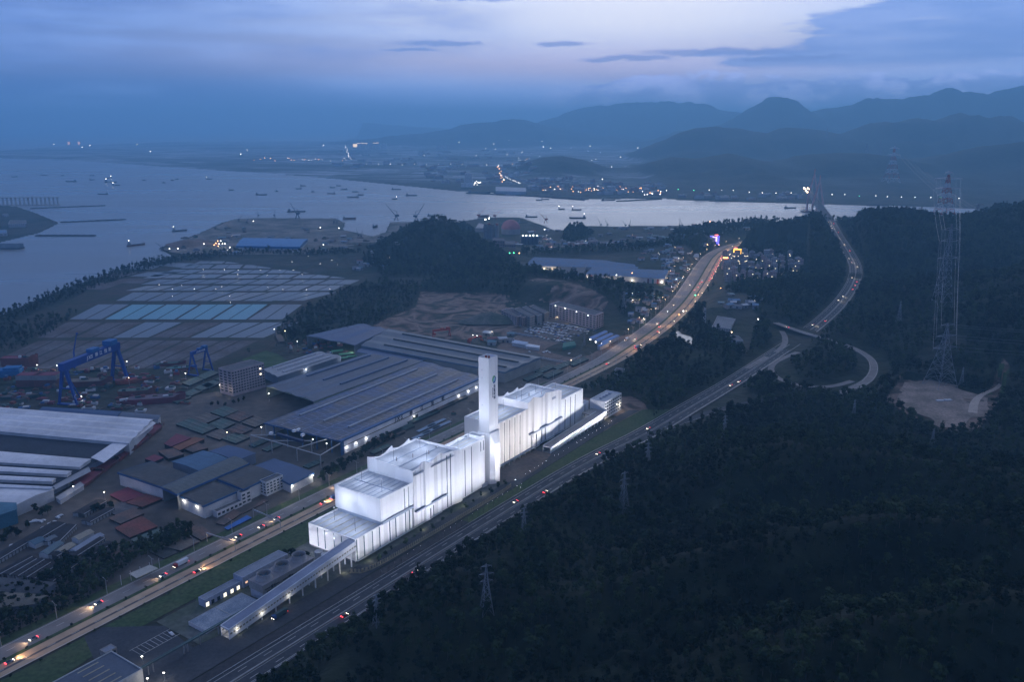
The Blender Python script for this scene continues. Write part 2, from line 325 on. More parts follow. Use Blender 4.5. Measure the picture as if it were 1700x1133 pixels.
# ---- land cover
def pp(*a): return [G(u, v) for u, v in a]
WOODS = [pp((380, 1200), (425, 1138), (560, 1040), (700, 948), (770, 905), (800, 888), (860, 858), (930, 812), (1005, 773), (1040, 757), (1100, 729), (1160, 705), (1240, 680), (1290, 664), (1250, 655), (1230, 650), (1290, 612), (1345, 575), (1380, 545), (1420, 505), (1440, 470), (1440, 447), (1425, 415), (1398, 378), (1395, 350), (2700, 330), (3200, 1500), (300, 1600)),
    pp((955, 655), (1020, 625), (1060, 592), (1105, 570), (1140, 540), (1165, 500), (1190, 470), (1240, 466), (1340, 462), (1370, 440), (1395, 430), (1405, 450), (1400, 480), (1380, 500), (1340, 536), (1275, 580), (1200, 628), (1125, 672), (1060, 712), (1030, 700), (1000, 650)),
    pp((600, 440), (640, 402), (690, 375), (735, 364), (770, 369), (786, 388), (798, 412), (835, 432), (866, 458), (905, 472), (960, 483), (1090, 494), (1112, 502), (1060, 515), (1040, 530), (1015, 512), (960, 495), (905, 487), (830, 470), (770, 478), (700, 466), (640, 462)),
    pp((1205, 408), (1250, 399), (1290, 382), (1345, 374), (1368, 370), (1385, 395), (1402, 430), (1405, 455), (1345, 466), (1338, 411), (1270, 411)),
    pp((-40, 1010), (0, 985), (60, 968), (95, 948), (120, 928), (200, 912), (250, 900), (300, 884), (325, 882), (318, 896), (262, 925), (205, 948), (170, 985), (90, 1028), (0, 1074), (-40, 1090)),
    pp((455, 560), (480, 530), (530, 500), (580, 480), (640, 466), (700, 480), (690, 510), (640, 530), (600, 552), (540, 545), (500, 560)),
    pp((0, 545), (0, 524), (60, 498), (130, 471), (200, 448), (265, 431), (300, 428), (430, 412), (600, 425), (600, 432), (430, 424), (300, 436), (200, 465), (80, 510)),
    pp((0, 590), (0, 550), (70, 532), (130, 520), (100, 545), (40, 580)),
    pp((395, 592), (440, 580), (520, 568), (600, 560), (560, 552), (480, 560), (470, 575), (395, 590)),
    pp((1150, 390), (1260, 374), (1310, 372), (1240, 395), (1200, 402), (1165, 410), (1130, 404), (1110, 396)),
    pp((940, 382), (965, 378), (985, 395), (960, 412), (930, 405)),
    pp((862, 464), (930, 476), (960, 485), (880, 476)),
    pp((700, 470), (860, 474), (880, 486), (860, 500), (800, 490), (700, 484)), pp((865, 424), (1000, 423), (1180, 414), (1190, 418), (1150, 430), (1060, 433), (900, 429), (865, 429)), pp((1195, 478), (1400, 478), (1385, 500), (1340, 530), (1262, 535), (1240, 500)),
    [tuple(np.array(a[:2]) + o) for o, ls in ((np.array([-210., 60.]), HWY[-7:]), (np.array([330., -40.]), HWY[-7:][::-1])) for a in ls]]
HOLES = [pp((1480, 651), (1493, 635), (1535, 633), (1570, 640), (1600, 652), (1630, 661), (1652, 640), (1660, 628), (1672, 640), (1664, 662), (1640, 695), (1620, 720), (1560, 722), (1530, 705), (1470, 668)),
    pp((1118, 562), (1130, 557), (1145, 565), (1156, 581), (1140, 585), (1122, 572)), pp((1165, 540), (1175, 508), (1240, 520), (1262, 540), (1240, 590), (1200, 570)),
    pp((1130, 510), (1160, 488), (1240, 500), (1240, 520), (1180, 515)), pp((1510, 605), (1560, 598), (1600, 600), (1600, 612), (1530, 616)),
    pp((985, 672), (1035, 650), (1070, 670), (1085, 700), (1040, 730), (990, 720)), pp((1175, 492), (1190, 468), (1345, 462), (1345, 468), (1240, 478), (1190, 500))]
MEADOW = [pp((1430, 668), (1500, 632), (1500, 690), (1450, 690)), pp((1600, 650), (1600, 632), (1650, 630), (1800, 640), (1800, 750), (1660, 735), (1640, 700)), pp((395, 592), (440, 578), (480, 600), (440, 610)), pp((240, 960), (560, 860), (560, 905), (330, 1000))]
BARE = [HOLES[0], pp((560, 560), (600, 500), (640, 470), (750, 475), (860, 500), (880, 540), (870, 560), (700, 560)), pp((880, 490), (960, 480), (1010, 500), (1010, 520), (920, 515)), pp((985, 672), (1070, 670), (1085, 700), (1040, 735), (990, 720)), pp((810, 430), (850, 425), (870, 450), (830, 452))]
def wood_mask(x, y):
    m = np.zeros(x.shape, bool)
    for p in WOODS: m |= inpoly(x, y, p)
    for p in HOLES: m &= ~inpoly(x, y, p)
    return m
def build_terrain():
    rr = [60., 120., 200., 260.]
    while rr[-1] < 26000: rr.append(rr[-1] + min(max(rr[-1] ** 2 / (H * F) * 1.25, 4.), 130.))
    while rr[-1] < 70000: rr.append(rr[-1] * 1.02)
    th = np.concatenate([np.arange(-180, -40, 5), np.arange(-40, -34, .3), np.arange(-34, 34, .07), np.arange(34, 40, .3), np.arange(40, 180.1, 5)])
    r = np.array(rr); t = np.radians(th); nr, nt = len(r), len(t)
    x = (r[:, None] * np.sin(t)[None]).ravel(); y = (r[:, None] * np.cos(t)[None]).ravel()
    h = terrain_h(x, y); w = water_mask(x, y); h = np.where(w, -5.0, np.maximum(h, -.3 + 1.2 * (h > 1e9)))
    # no hills on the far side of the estuary shore are cut by the river line
    wood = wood_mask(x, y).astype(float); bare = np.zeros(x.shape); mead = np.zeros(x.shape)
    jx_ = (fbm(x / 70 + 31, y / 70, 5) - .5) * 150; jy_ = (fbm(x / 70, y / 70 + 57, 5) - .5) * 150; ks = np.clip(np.hypot(x, y) / 1500, .4, 1.2)
    for p in BARE: bare[inpoly(x + jx_ * ks, y + jy_ * ks, p)] = 1
    for p in MEADOW: mead[inpoly(x + jx_ * ks * .4, y + jy_ * ks * .4, p)] = 1
    far = sst(ridge_h(x, y), 8, 30) * (np.hypot(x, y) > 2600); wood = np.maximum(wood, far)
    v = np.stack([x, y, h], 1).astype(np.float32)
    i, j = np.meshgrid(np.arange(nr - 1), np.arange(nt - 1), indexing='ij'); a = (i * nt + j).ravel()
    f = np.stack([a, a + 1, a + nt + 1, a + nt], 1)[:, ::-1].astype(np.int32)
    me = bpy.data.meshes.new('ground'); me.vertices.add(len(v)); me.vertices.foreach_set('co', v.ravel())
    me.loops.add(f.size); me.loops.foreach_set('vertex_index', f.ravel()); me.polygons.add(len(f)); me.polygons.foreach_set('loop_start', np.arange(0, f.size, 4, dtype=np.int32))
    me.polygons.foreach_set('use_smooth', np.ones(len(f), bool)); me.update(calc_edges=True)
    ca = me.color_attributes.new('cover', 'FLOAT_COLOR', 'POINT'); ca.data.foreach_set('color', np.stack([wood, bare, mead, np.ones_like(x)], 1).astype(np.float32).ravel())
    o = bpy.data.objects.new('ground', me); COL.objects.link(o); tag(o, 'dark land with fields, woods and hills running to the horizon', kind='structure')
    m = bpy.data.materials.new('land'); m.use_nodes = True; nt_ = m.node_tree; N = nt_.nodes; L = nt_.links; p = N['Principled BSDF']; p.inputs['Roughness'].default_value = .9; p.inputs['Specular IOR Level'].default_value = .2
    g = N.new('ShaderNodeNewGeometry'); at = N.new('ShaderNodeAttribute'); at.attribute_name = 'cover'; se = N.new('ShaderNodeSeparateColor'); L.new(at.outputs['Color'], se.inputs[0])
    def noise(sc, det=6, dist=0):
        n = N.new('ShaderNodeTexNoise'); n.inputs['Scale'].default_value = sc; n.inputs['Detail'].default_value = det; n.inputs['Distortion'].default_value = dist; L.new(g.outputs['Position'], n.inputs['Vector']); return n.outputs['Fac']
    def ramp(x, *st):
        n = N.new('ShaderNodeValToRGB'); L.new(x, n.inputs[0])
        for k, (pos, c) in enumerate(st):
            e = n.color_ramp.elements[k] if k < 2 else n.color_ramp.elements.new(pos); e.position = pos; e.color = (*c, 1)
        return n.outputs[0]
    def mix(f, a, b):
        n = N.new('ShaderNodeMix'); n.data_type = 'RGBA'
        if isinstance(f, float): n.inputs[0].default_value = f
        else: L.new(f, n.inputs[0])
        L.new(a, n.inputs[6]); L.new(b, n.inputs[7]); return n.outputs[2]
    def math_(op, a, b):
        n = N.new('ShaderNodeMath'); n.operation = op
        for i, q in enumerate((a, b)):
            if isinstance(q, float): n.inputs[i].default_value = q
            else: L.new(q, n.inputs[i])
        return n.outputs[0]
    base = ramp(noise(.006, 9), (.3, (.010, .018, .010)), (.45, (.018, .028, .016)), (.56, (.045, .045, .036)), (.66, (.014, .022, .014)))
    # far plots of fields and fish ponds, the ponds' sky reflection painted as pale grey
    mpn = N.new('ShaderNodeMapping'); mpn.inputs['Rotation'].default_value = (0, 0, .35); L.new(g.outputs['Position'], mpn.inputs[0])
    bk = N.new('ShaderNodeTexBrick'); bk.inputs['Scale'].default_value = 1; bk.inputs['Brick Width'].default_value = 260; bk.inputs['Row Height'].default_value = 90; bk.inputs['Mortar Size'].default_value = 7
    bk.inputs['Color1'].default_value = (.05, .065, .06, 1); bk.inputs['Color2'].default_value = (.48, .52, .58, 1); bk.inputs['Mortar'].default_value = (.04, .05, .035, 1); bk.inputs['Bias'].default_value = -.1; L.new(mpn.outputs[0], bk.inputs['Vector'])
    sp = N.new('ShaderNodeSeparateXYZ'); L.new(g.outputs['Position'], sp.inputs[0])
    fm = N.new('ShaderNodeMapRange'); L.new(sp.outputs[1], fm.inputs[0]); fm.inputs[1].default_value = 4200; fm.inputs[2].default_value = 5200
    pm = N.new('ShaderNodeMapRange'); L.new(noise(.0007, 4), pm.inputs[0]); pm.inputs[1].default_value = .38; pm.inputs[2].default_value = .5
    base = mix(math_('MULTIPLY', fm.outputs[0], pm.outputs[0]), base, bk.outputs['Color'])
    wd = ramp(noise(.03, 8), (.35, (.005, .010, .006)), (.5, (.011, .019, .010)), (.68, (.024, .032, .017)))
    br = ramp(noise(.02, 10, 1.2), (.36, (.018, .028, .014)), (.44, (.11, .075, .06)), (.53, (.24, .17, .135)), (.62, (.055, .05, .04)))
    md = ramp(noise(.02, 7), (.35, (.035, .07, .025)), (.6, (.06, .10, .035)), (.75, (.10, .11, .06)))
    edge = noise(.02, 5)
    def soft(ch): return math_('GREATER_THAN', math_('ADD', ch, math_('MULTIPLY', math_('SUBTRACT', edge, .5), .9)), .5)
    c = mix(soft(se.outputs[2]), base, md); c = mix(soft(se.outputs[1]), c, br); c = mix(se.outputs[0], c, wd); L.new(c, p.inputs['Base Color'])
    b = N.new('ShaderNodeBump'); b.inputs['Strength'].default_value = .9; b.inputs['Distance'].default_value = 6; L.new(noise(.06, 9), b.inputs['Height']); L.new(b.outputs[0], p.inputs['Normal'])
    me.materials.append(m); return o
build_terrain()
def water_mat(name, col, rough, sc, dist):
    m = bpy.data.materials.new(name); m.use_nodes = True; N = m.node_tree.nodes; L = m.node_tree.links; p = N['Principled BSDF']
    p.inputs['Base Color'].default_value = (*col, 1); p.inputs['Roughness'].default_value = rough; p.inputs['IOR'].default_value = 1.33
    g = N.new('ShaderNodeNewGeometry'); n = N.new('ShaderNodeTexNoise'); n.inputs['Scale'].default_value = sc; n.inputs['Detail'].default_value = 8; L.new(g.outputs['Position'], n.inputs['Vector'])
    b = N.new('ShaderNodeBump'); b.inputs['Strength'].default_value = .5; b.inputs['Distance'].default_value = dist; L.new(n.outputs['Fac'], b.inputs['Height']); L.new(b.outputs[0], p.inputs['Normal'])
    n2 = N.new('ShaderNodeTexNoise'); n2.inputs['Scale'].default_value = .0018; n2.inputs['Detail'].default_value = 6; n2.inputs['Distortion'].default_value = 1.5
    mpn = N.new('ShaderNodeMapping'); mpn.inputs['Scale'].default_value = (.35, 1.6, 1); L.new(g.outputs['Position'], mpn.inputs[0]); L.new(mpn.outputs[0], n2.inputs['Vector'])
    mr = N.new('ShaderNodeMapRange'); L.new(n2.outputs['Fac'], mr.inputs[0]); mr.inputs[1].default_value = .3; mr.inputs[2].default_value = .7; mr.inputs[3].default_value = rough * .75; mr.inputs[4].default_value = rough * 1.3; L.new(mr.outputs[0], p.inputs['Roughness'])
    cm = N.new('ShaderNodeMix'); cm.data_type = 'RGBA'; cm.inputs[6].default_value = (*[c * .72 for c in col], 1); cm.inputs[7].default_value = (*[c * 1.35 for c in col], 1); L.new(n2.outputs['Fac'], cm.inputs[0]); L.new(cm.outputs[2], p.inputs['Base Color'])
    return m
WATER = water_mat('river_water', (.17, .18, .185), .30, .05, 1.2)
w = MB(); w.quad((-60000, -3000, -1.6), (60000, -3000, -1.6), (60000, 70000, -1.6), (-60000, 70000, -1.6)); o = w.build('water', WATER); tag(o, 'wide muddy river under the evening sky', kind='structure')
# ------------------------------------------------------------------ woods (nobody could count them)
def crown_mesh(name, seed, h=12.0, rad=3.2, n=150, narrow=1.0, cut=.45):
    rng = random.Random(seed); mb = MB(); mb.beam((0, 0, 0), (rng.uniform(-.4, .4), rng.uniform(-.4, .4), h * .8), .22, 1, 5, .1)
    clumps = []
    for k in range(9):
        a = rng.uniform(0, 6.28); q = rng.uniform(.15, .75) * rad * narrow; z = h * (cut + (1 - cut) * rng.random() * .9)
        clumps.append((q * math.cos(a), q * math.sin(a), z, rng.uniform(.35, .6) * rad))
    clumps.append((0, 0, h * .9, rad * .5))
    for k in range(n):
        cx, cy, cz, cr_ = clumps[k % len(clumps)]; d = Vector((rng.gauss(0, 1), rng.gauss(0, 1), rng.gauss(0, 1) + .35)).normalized()
        c = Vector((cx, cy, cz)) + d * cr_ * rng.uniform(.6, 1.05); s = rng.uniform(.35, .75) * rad / 3.2
        t = d.cross(Vector((rng.gauss(0, 1), rng.gauss(0, 1), rng.gauss(0, 1)))).normalized(); b = d.cross(t)
        t = (t + d * rng.uniform(-.5, .5)) * s; b = (b + d * rng.uniform(-.5, .5)) * s
        mb.add([tuple(c - t - b * .6), tuple(c + t * .9 - b), tuple(c + t + b * .7), tuple(c - t * .7 + b)], [(0, 1, 2, 3)], 0)
    me = bpy.data.meshes.new(name); me.from_pydata(mb.v, [], mb.f); me.polygons.foreach_set('material_index', mb.m)
    return me
def leaf_mat(name, c1, c2, c3):
    m = bpy.data.materials.new(name); m.use_nodes = True; N = m.node_tree.nodes; L = m.node_tree.links; p = N['Principled BSDF']; p.inputs['Roughness'].default_value = .65; p.inputs['Specular IOR Level'].default_value = .06
    oi = N.new('ShaderNodeObjectInfo'); g = N.new('ShaderNodeNewGeometry'); n = N.new('ShaderNodeTexNoise'); n.inputs['Scale'].default_value = .03; n.inputs['Detail'].default_value = 6; L.new(g.outputs['Position'], n.inputs['Vector'])
    a = N.new('ShaderNodeMath'); a.operation = 'MULTIPLY_ADD'; L.new(oi.outputs['Random'], a.inputs[0]); a.inputs[1].default_value = .45; a.inputs[2].default_value = -.22
    n3_ = N.new('ShaderNodeTexNoise'); n3_.inputs['Scale'].default_value = .006; n3_.inputs['Detail'].default_value = 4; L.new(g.outputs['Position'], n3_.inputs['Vector'])
    q = N.new('ShaderNodeMath'); q.operation = 'MULTIPLY_ADD'; L.new(n3_.outputs['Fac'], q.inputs[0]); q.inputs[1].default_value = 1.5; q.inputs[2].default_value = -.75; a2 = N.new('ShaderNodeMath'); a2.operation = 'ADD'; L.new(a.outputs[0], a2.inputs[0]); L.new(q.outputs[0], a2.inputs[1])
    b = N.new('ShaderNodeMath'); b.operation = 'ADD'; L.new(a2.outputs[0], b.inputs[0]); L.new(n.outputs['Fac'], b.inputs[1])
    r = N.new('ShaderNodeValToRGB'); L.new(b.outputs[0], r.inputs[0])
    for k, (pos, c) in enumerate(((.25, c1), (.5, c2), (.75, c3))):
        e = r.color_ramp.elements[k] if k < 2 else r.color_ramp.elements.new(pos); e.position = pos; e.color = (*c, 1)
    L.new(r.outputs[0], p.inputs['Base Color']); return m
LEAF = leaf_mat('foliage', (.003, .009, .005), (.010, .022, .010), (.036, .055, .022)); BARK = M('bark', (.06, .055, .045), .9)
PROTO = []
for k in range(5):
    me = crown_mesh('tree_form', 40 + k, h=11 + k, rad=3.0 + .25 * (k % 3), narrow=(1, .8, 1.1, .7, 1)[k]); me.materials.append(LEAF); me.materials.append(BARK)
    PROTO.append(bpy.data.objects.new('tree_form', me))
def scatter_group():
    ng = bpy.data.node_groups.new('scatter', 'GeometryNodeTree'); ng.interface.new_socket('Geometry', in_out='INPUT', socket_type='NodeSocketGeometry'); ng.interface.new_socket('Geometry', in_out='OUTPUT', socket_type='NodeSocketGeometry')
    N = ng.nodes; L = ng.links; gi = N.new('NodeGroupInput'); go = N.new('NodeGroupOutput'); jn = N.new('GeometryNodeJoinGeometry')
    def attr(nm, ty):
        n = N.new('GeometryNodeInputNamedAttribute'); n.data_type = ty; n.inputs['Name'].default_value = nm; return n.outputs['Attribute']
    for k, ob in enumerate(PROTO):
        oi = N.new('GeometryNodeObjectInfo'); oi.inputs['Object'].default_value = ob; oi.inputs['As Instance'].default_value = True
        cm = N.new('FunctionNodeCompare'); cm.data_type = 'INT'; cm.operation = 'EQUAL'; L.new(attr('kind', 'INT'), cm.inputs[2]); cm.inputs[3].default_value = k
        ip = N.new('GeometryNodeInstanceOnPoints'); L.new(gi.outputs[0], ip.inputs['Points']); L.new(cm.outputs[0], ip.inputs['Selection']); L.new(oi.outputs['Geometry'], ip.inputs['Instance'])
        L.new(attr('turn', 'FLOAT_VECTOR'), ip.inputs['Rotation']); L.new(attr('size', 'FLOAT_VECTOR'), ip.inputs['Scale']); L.new(ip.outputs[0], jn.inputs[0])
    L.new(jn.outputs[0], go.inputs[0]); return ng
SG = scatter_group()
def make_wood(name, label, polys, lo, hi, spacing, size, dmin=0, dmax=3000, shrub=False):
    pts = []
    x, y = np.meshgrid(np.arange(lo[0], hi[0], spacing), np.arange(lo[1], hi[1], spacing)); x = x.ravel(); y = y.ravel()
    x = x + RNG.uniform(-.48, .48, x.shape) * spacing; y = y + RNG.uniform(-.48, .48, y.shape) * spacing
    r = np.hypot(x, y); az = np.degrees(np.arctan2(x, y)); k = (np.abs(az) < 37) & (r >= dmin) & (r < dmax); x, y, r = x[k], y[k], r[k]
    m = np.zeros(x.shape, bool)
    for p in polys: m |= inpoly(x, y, p)
    for p in HOLES: m &= ~inpoly(x, y, p)
    m &= ~water_mask(x, y)
    for L in ALLROADS: m &= seg_field(x, y, L)[0] > (4.5 if L is MAIN or L is HWY or L is RAMP else 15)
    m &= (fbm(x / 45 + 3, y / 45, 4) > .26)
    x, y, r = x[m], y[m], r[m]; z = terrain_h(x, y) - .5; n = len(x)
    me = bpy.data.meshes.new(name); me.vertices.add(n); me.vertices.foreach_set('co', np.stack([x, y, z], 1).astype(np.float32).ravel())
    s = size * (RNG.uniform(.5, 1.3, n) ** 1.3 + .7 * (fbm(x / 60, y / 60, 3) - .5)); sv = np.stack([s * RNG.uniform(.9, 1.3, n), s * RNG.uniform(.9, 1.3, n), s * RNG.uniform(.8, 1.15, n)], 1)
    me.attributes.new('kind', 'INT', 'POINT').data.foreach_set('value', RNG.integers(0, len(PROTO), n).astype(np.int32))
    me.attributes.new('size', 'FLOAT_VECTOR', 'POINT').data.foreach_set('vector', sv.astype(np.float32).ravel())
    me.attributes.new('turn', 'FLOAT_VECTOR', 'POINT').data.foreach_set('vector', np.stack([np.zeros(n), np.zeros(n), RNG.uniform(0, 6.28, n)], 1).astype(np.float32).ravel())
    o = bpy.data.objects.new(name, me); COL.objects.link(o); md = o.modifiers.new('scatter', 'NODES'); md.node_group = SG
    tag(o, label, kind='stuff'); print(name, n); return o
W = WOODS
make_wood('forest', 'dense dark forest on the near hillside right of the expressway', [W[0]], (-400, 230), (950, 1000), 5.6, .78, 0, 1000)
make_wood('forest', 'dark woods on the farther slopes behind the pylon clearing', [W[0]], (100, 500), (2100, 2700), 8.2, 1.0, 1000, 2900)
make_wood('woodland', 'woodland between the main road and the expressway with the small lake', [W[1], W[3], W[14]], (0, 600), (1100, 2700), 7.2, .9)
make_wood('woodland', 'wooded hill in the middle distance beyond the quarry', [W[2]], (-700, 1000), (900, 2600), 9.0, 1.1)
make_wood('woodland', 'dark trees along the main road beside the old sheds', [W[4]], (-520, 330), (-90, 800), 3.3, .6)
make_wood('woodland', 'scrubby trees on the quarry slopes behind the great hall', [W[5], W[8]], (-700, 900), (200, 1700), 8.5, .75)
make_wood('woodland', 'belt of bushes along the river bank and the ponds', [W[6], W[7]], (-1800, 900), (200, 2600), 9.0, .75)
make_wood('woodland', 'trees among the riverside works below the far shore', [W[9], W[10], W[11], W[13]], (0, 1500), (1300, 2700), 9, 1.0)
make_wood('woodland', 'trees on both sides of the expressway climbing to the bridge', [W[15]], (300, 1450), (1300, 3000), 8.5, 1.0)
make_wood('woodland', 'thicket on the rise behind the quarry and the dormitories', [W[12]], (-400, 1300), (200, 1700), 8, .8)
# ------------------------------------------------------------------ flat ground sheets, roads
def smooth(line, n=8):
    P_ = [np.array(p, float) for p in line]; out = []
    for i in range(len(P_) - 1):
        a = P_[max(i - 1, 0)]; b = P_[i]; c = P_[i + 1]; d = P_[min(i + 2, len(P_) - 1)]
        for k in range(n):
            t = k / n; out.append(.5 * ((2 * b) + (-a + c) * t + (2 * a - 5 * b + 4 * c - d) * t * t + (-a + 3 * b - 3 * c + d) * t ** 3))
    out.append(P_[-1]); return out
def normals(ln):
    ns_ = []
    for i in range(len(ln)):
        d = ln[min(i + 1, len(ln) - 1)][:2] - ln[max(i - 1, 0)][:2]; d = d / (np.hypot(*d) + 1e-9); ns_.append(np.array([d[1], -d[0]]))   # to the right
    return ns_
def ribbon(mb, ln, fa, fb, dz, mi=0, thick=0):       # fa, fb: functions of width -> offset
    ns_ = normals(ln); prev = None
    for p, n in zip(ln, ns_):
        a = p[:2] + n * fa(p[3]); b = p[:2] + n * fb(p[3]); cur = ((a[0], a[1], p[2] + dz), (b[0], b[1], p[2] + dz))
        if prev:
            mb.quad(prev[0], prev[1], cur[1], cur[0], mi)
            if thick:
                lo = lambda q: (q[0], q[1], q[2] - thick)
                mb.quad(lo(prev[0]), prev[0], cur[0], lo(cur[0]), mi); mb.quad(prev[1], lo(prev[1]), lo(cur[1]), cur[1], mi); mb.quad(lo(prev[1]), lo(prev[0]), lo(cur[0]), lo(cur[1]), mi)
        prev = cur
    return mb
def resample(ln, step):
    out = []; acc = 0; nxt = 0
    for a, b in zip(ln[:-1], ln[1:]):
        L_ = np.hypot(*(b[:2] - a[:2])); 
        while nxt <= acc + L_ and L_ > 0: out.append(a + (b - a) * ((nxt - acc) / L_)); nxt += step
        acc += L_
    return out
def dashes(mb, ln, off, on, gap, wd, dz, mi=0):
    ln = resample(ln, on); ns_ = normals(ln); per = max(1, round((on + gap) / on))
    for i in range(0, len(ln) - 1, per):
        p, q = ln[i], ln[i + 1]; n, m = ns_[i], ns_[i + 1]; o1 = off(p[3]); o2 = off(q[3])
        mb.quad(*[(*(P_[:2] + N_ * (o + s)), P_[2] + dz) for P_, N_, o, s in ((p, n, o1, -wd / 2), (p, n, o1, wd / 2), (q, m, o2, wd / 2), (q, m, o2, -wd / 2))], mi)
ASPH = M('asphalt', (.042, .047, .058), .85, col2=(.058, .062, .072), scale=.05, var=.2); PAVE = M('glow_tinted_concrete', (.50, .36, .24), .85, col2=(.40, .28, .19), scale=.012, var=.15)  # main road concrete has the warm glow of traffic painted into its colour
PAVE2 = M('worn_concrete', (.24, .22, .21), .85, col2=(.18, .165, .16), scale=.012, var=.15)
PAINT = M('road_paint', (.55, .55, .53), .6); PAINTY = M('yellow_paint', (.5, .38, .12), .6); DIRT = M('packed_earth', (.15, .125, .11), .95, col2=(.10, .095, .09), scale=.02, var=.25)
YARD = M('yard_concrete', (.125, .108, .095), .9, col2=(.065, .06, .058), scale=.012, var=.25); SOIL = M('red_soil', (.20, .14, .115), .95, col2=(.13, .10, .085), scale=.02, var=.3)
GRASS = M('verge_grass', (.045, .075, .03), .95, col2=(.065, .085, .04), scale=.04, var=.35, bump=.3); TYRE = M('tyre_marks', (.10, .085, .085), .85, scale=.02)
CONC = M('pale_concrete', (.38, .38, .37), .85, var=.12); KERB = M('kerb_stone', (.30, .30, .30), .8)
def sheet(name, label, px, z, mat, site_=False, rough=0):
    mb = MB(); poly = [(XY(*p) if site_ else G(*p)) for p in px]
    if rough:
        q = []
        for a, b in zip(poly, poly[1:] + poly[:1]):
            m_ = max(1, int(math.dist(a, b) / 9))
            for k in range(m_):
                x, y = a[0] + (b[0] - a[0]) * k / m_, a[1] + (b[1] - a[1]) * k / m_; X, Y = np.array([x / 28.]), np.array([y / 28.]); q.append((x + (fbm(X, Y, 4)[0] - .5) * rough * 2, y + (fbm(X + 9, Y + 5, 4)[0] - .5) * rough * 2))
        poly = q
    n = len(poly)
    a = sum(poly[i][0] * poly[(i + 1) % n][1] - poly[(i + 1) % n][0] * poly[i][1] for i in range(n))
    if a < 0: poly = poly[::-1]
    mb.add([(x, y, z) for x, y in poly], [tuple(range(n))]); o = mb.build(name, mat); return tag(o, label, kind='structure')
def road(name, label, line, mats, parts, n=8):
    ln = smooth(line, n); mb = MB()
    for fa, fb, dz, mi, th in parts: ribbon(mb, ln, fa, fb, dz, mi, th)
    o = mb.build(name, mats); tag(o, label, kind='structure'); return ln
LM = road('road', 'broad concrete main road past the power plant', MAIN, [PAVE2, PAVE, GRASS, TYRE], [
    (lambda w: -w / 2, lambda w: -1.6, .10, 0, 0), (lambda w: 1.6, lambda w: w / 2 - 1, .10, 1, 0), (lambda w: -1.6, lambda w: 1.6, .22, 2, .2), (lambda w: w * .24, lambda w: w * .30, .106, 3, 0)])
LH = road('expressway', 'dark asphalt expressway along the foot of the hills', HWY, [ASPH, KERB], [(lambda w: -w / 2, lambda w: w / 2, .10, 0, 1.2), (lambda w: -.5, lambda w: .5, .9, 1, .8)])
LR = road('slip_road', 'slip road leaving the expressway to the right', RAMP, [ASPH], [(lambda w: -w / 2, lambda w: w / 2, .112, 0, 0)])
LL = road('loop_road', 'outer loop of the interchange crossing over the expressway', LOOP, [PAVE2], [(lambda w: -w / 2, lambda w: w / 2, .9, 0, 1.3)])
LL2 = road('loop_road', 'inner loop of the interchange among the trees', LOOP2, [PAVE2], [(lambda w: -w / 2, lambda w: w / 2, .13, 0, 0)])
LL3 = road('loop_road', 'short curling slip road left of the flyover', LOOP3, [PAVE2], [(lambda w: -w / 2, lambda w: w / 2, .12, 0, 0)])
mk = MB()
for sgn in (-1, 1):
    dashes(mk, LM, lambda w, s=sgn: s * w * .26, 5, 8, .35, .125)
    for o_ in (.49, ): ribbon(mk, LM, lambda w, s=sgn, o=o_: s * (w * o - 1.2) - .2, lambda w, s=sgn, o=o_: s * (w * o - 1.2) + .2, .125)
    dashes(mk, LH, lambda w, s=sgn: s * w * .24, 6, 10, .35, .125)
    ribbon(mk, LH, lambda w, s=sgn: s * (w / 2 - 2.6) - .18, lambda w, s=sgn: s * (w / 2 - 2.6) + .18, .125); ribbon(mk, LH, lambda w, s=sgn: s * 1.1 - .15, lambda w, s=sgn: s * 1.1 + .15, .125)
ribbon(mk, LR, lambda w: w / 2 - .9, lambda w: w / 2 - .6, .13); ribbon(mk, LL, lambda w: w / 2 - .9, lambda w: w / 2 - .6, .93); ribbon(mk, LL, lambda w: -w / 2 + .6, lambda w: -w / 2 + .9, .93)
o = mk.build('road_marking', PAINT); tag(o, 'white lane lines on the roads', kind='structure')
# guard rails: one thing each
def rail(name, label, ln, off, mat, h=.9, group=None, step=8):
    rs = resample(ln, step); ns_ = normals(rs); mb = MB(); prev = None
    for i, (p, n) in enumerate(zip(rs, ns_)):
        q = p[:2] + n * off(p[3]); c = (q[0], q[1], p[2] + .1)
        if prev is not None: mb.beam((prev[0], prev[1], prev[2] + h), (c[0], c[1], c[2] + h), .22, 0)
        mb.beam(c, (c[0], c[1], c[2] + h), .12, 0); prev = c
    o = mb.build(name, mat); return tag(o, label, 'guard rail', group)
STEEL = M('galvanised_steel', (.42, .43, .45), .5, .6); WHITE_P = M('white_paint', (.78, .78, .78), .5); 
rail('guard_rail', 'long steel guard rail on the plant side of the expressway', LH, lambda w: -w / 2 + .5, STEEL)
rail('guard_rail', 'long steel guard rail on the forest side of the expressway', LH, lambda w: w / 2 - .5, STEEL)
rail('guard_rail', 'steel rail round the outside of the interchange loop', LL, lambda w: w / 2 - .2, STEEL, .9 + .8)
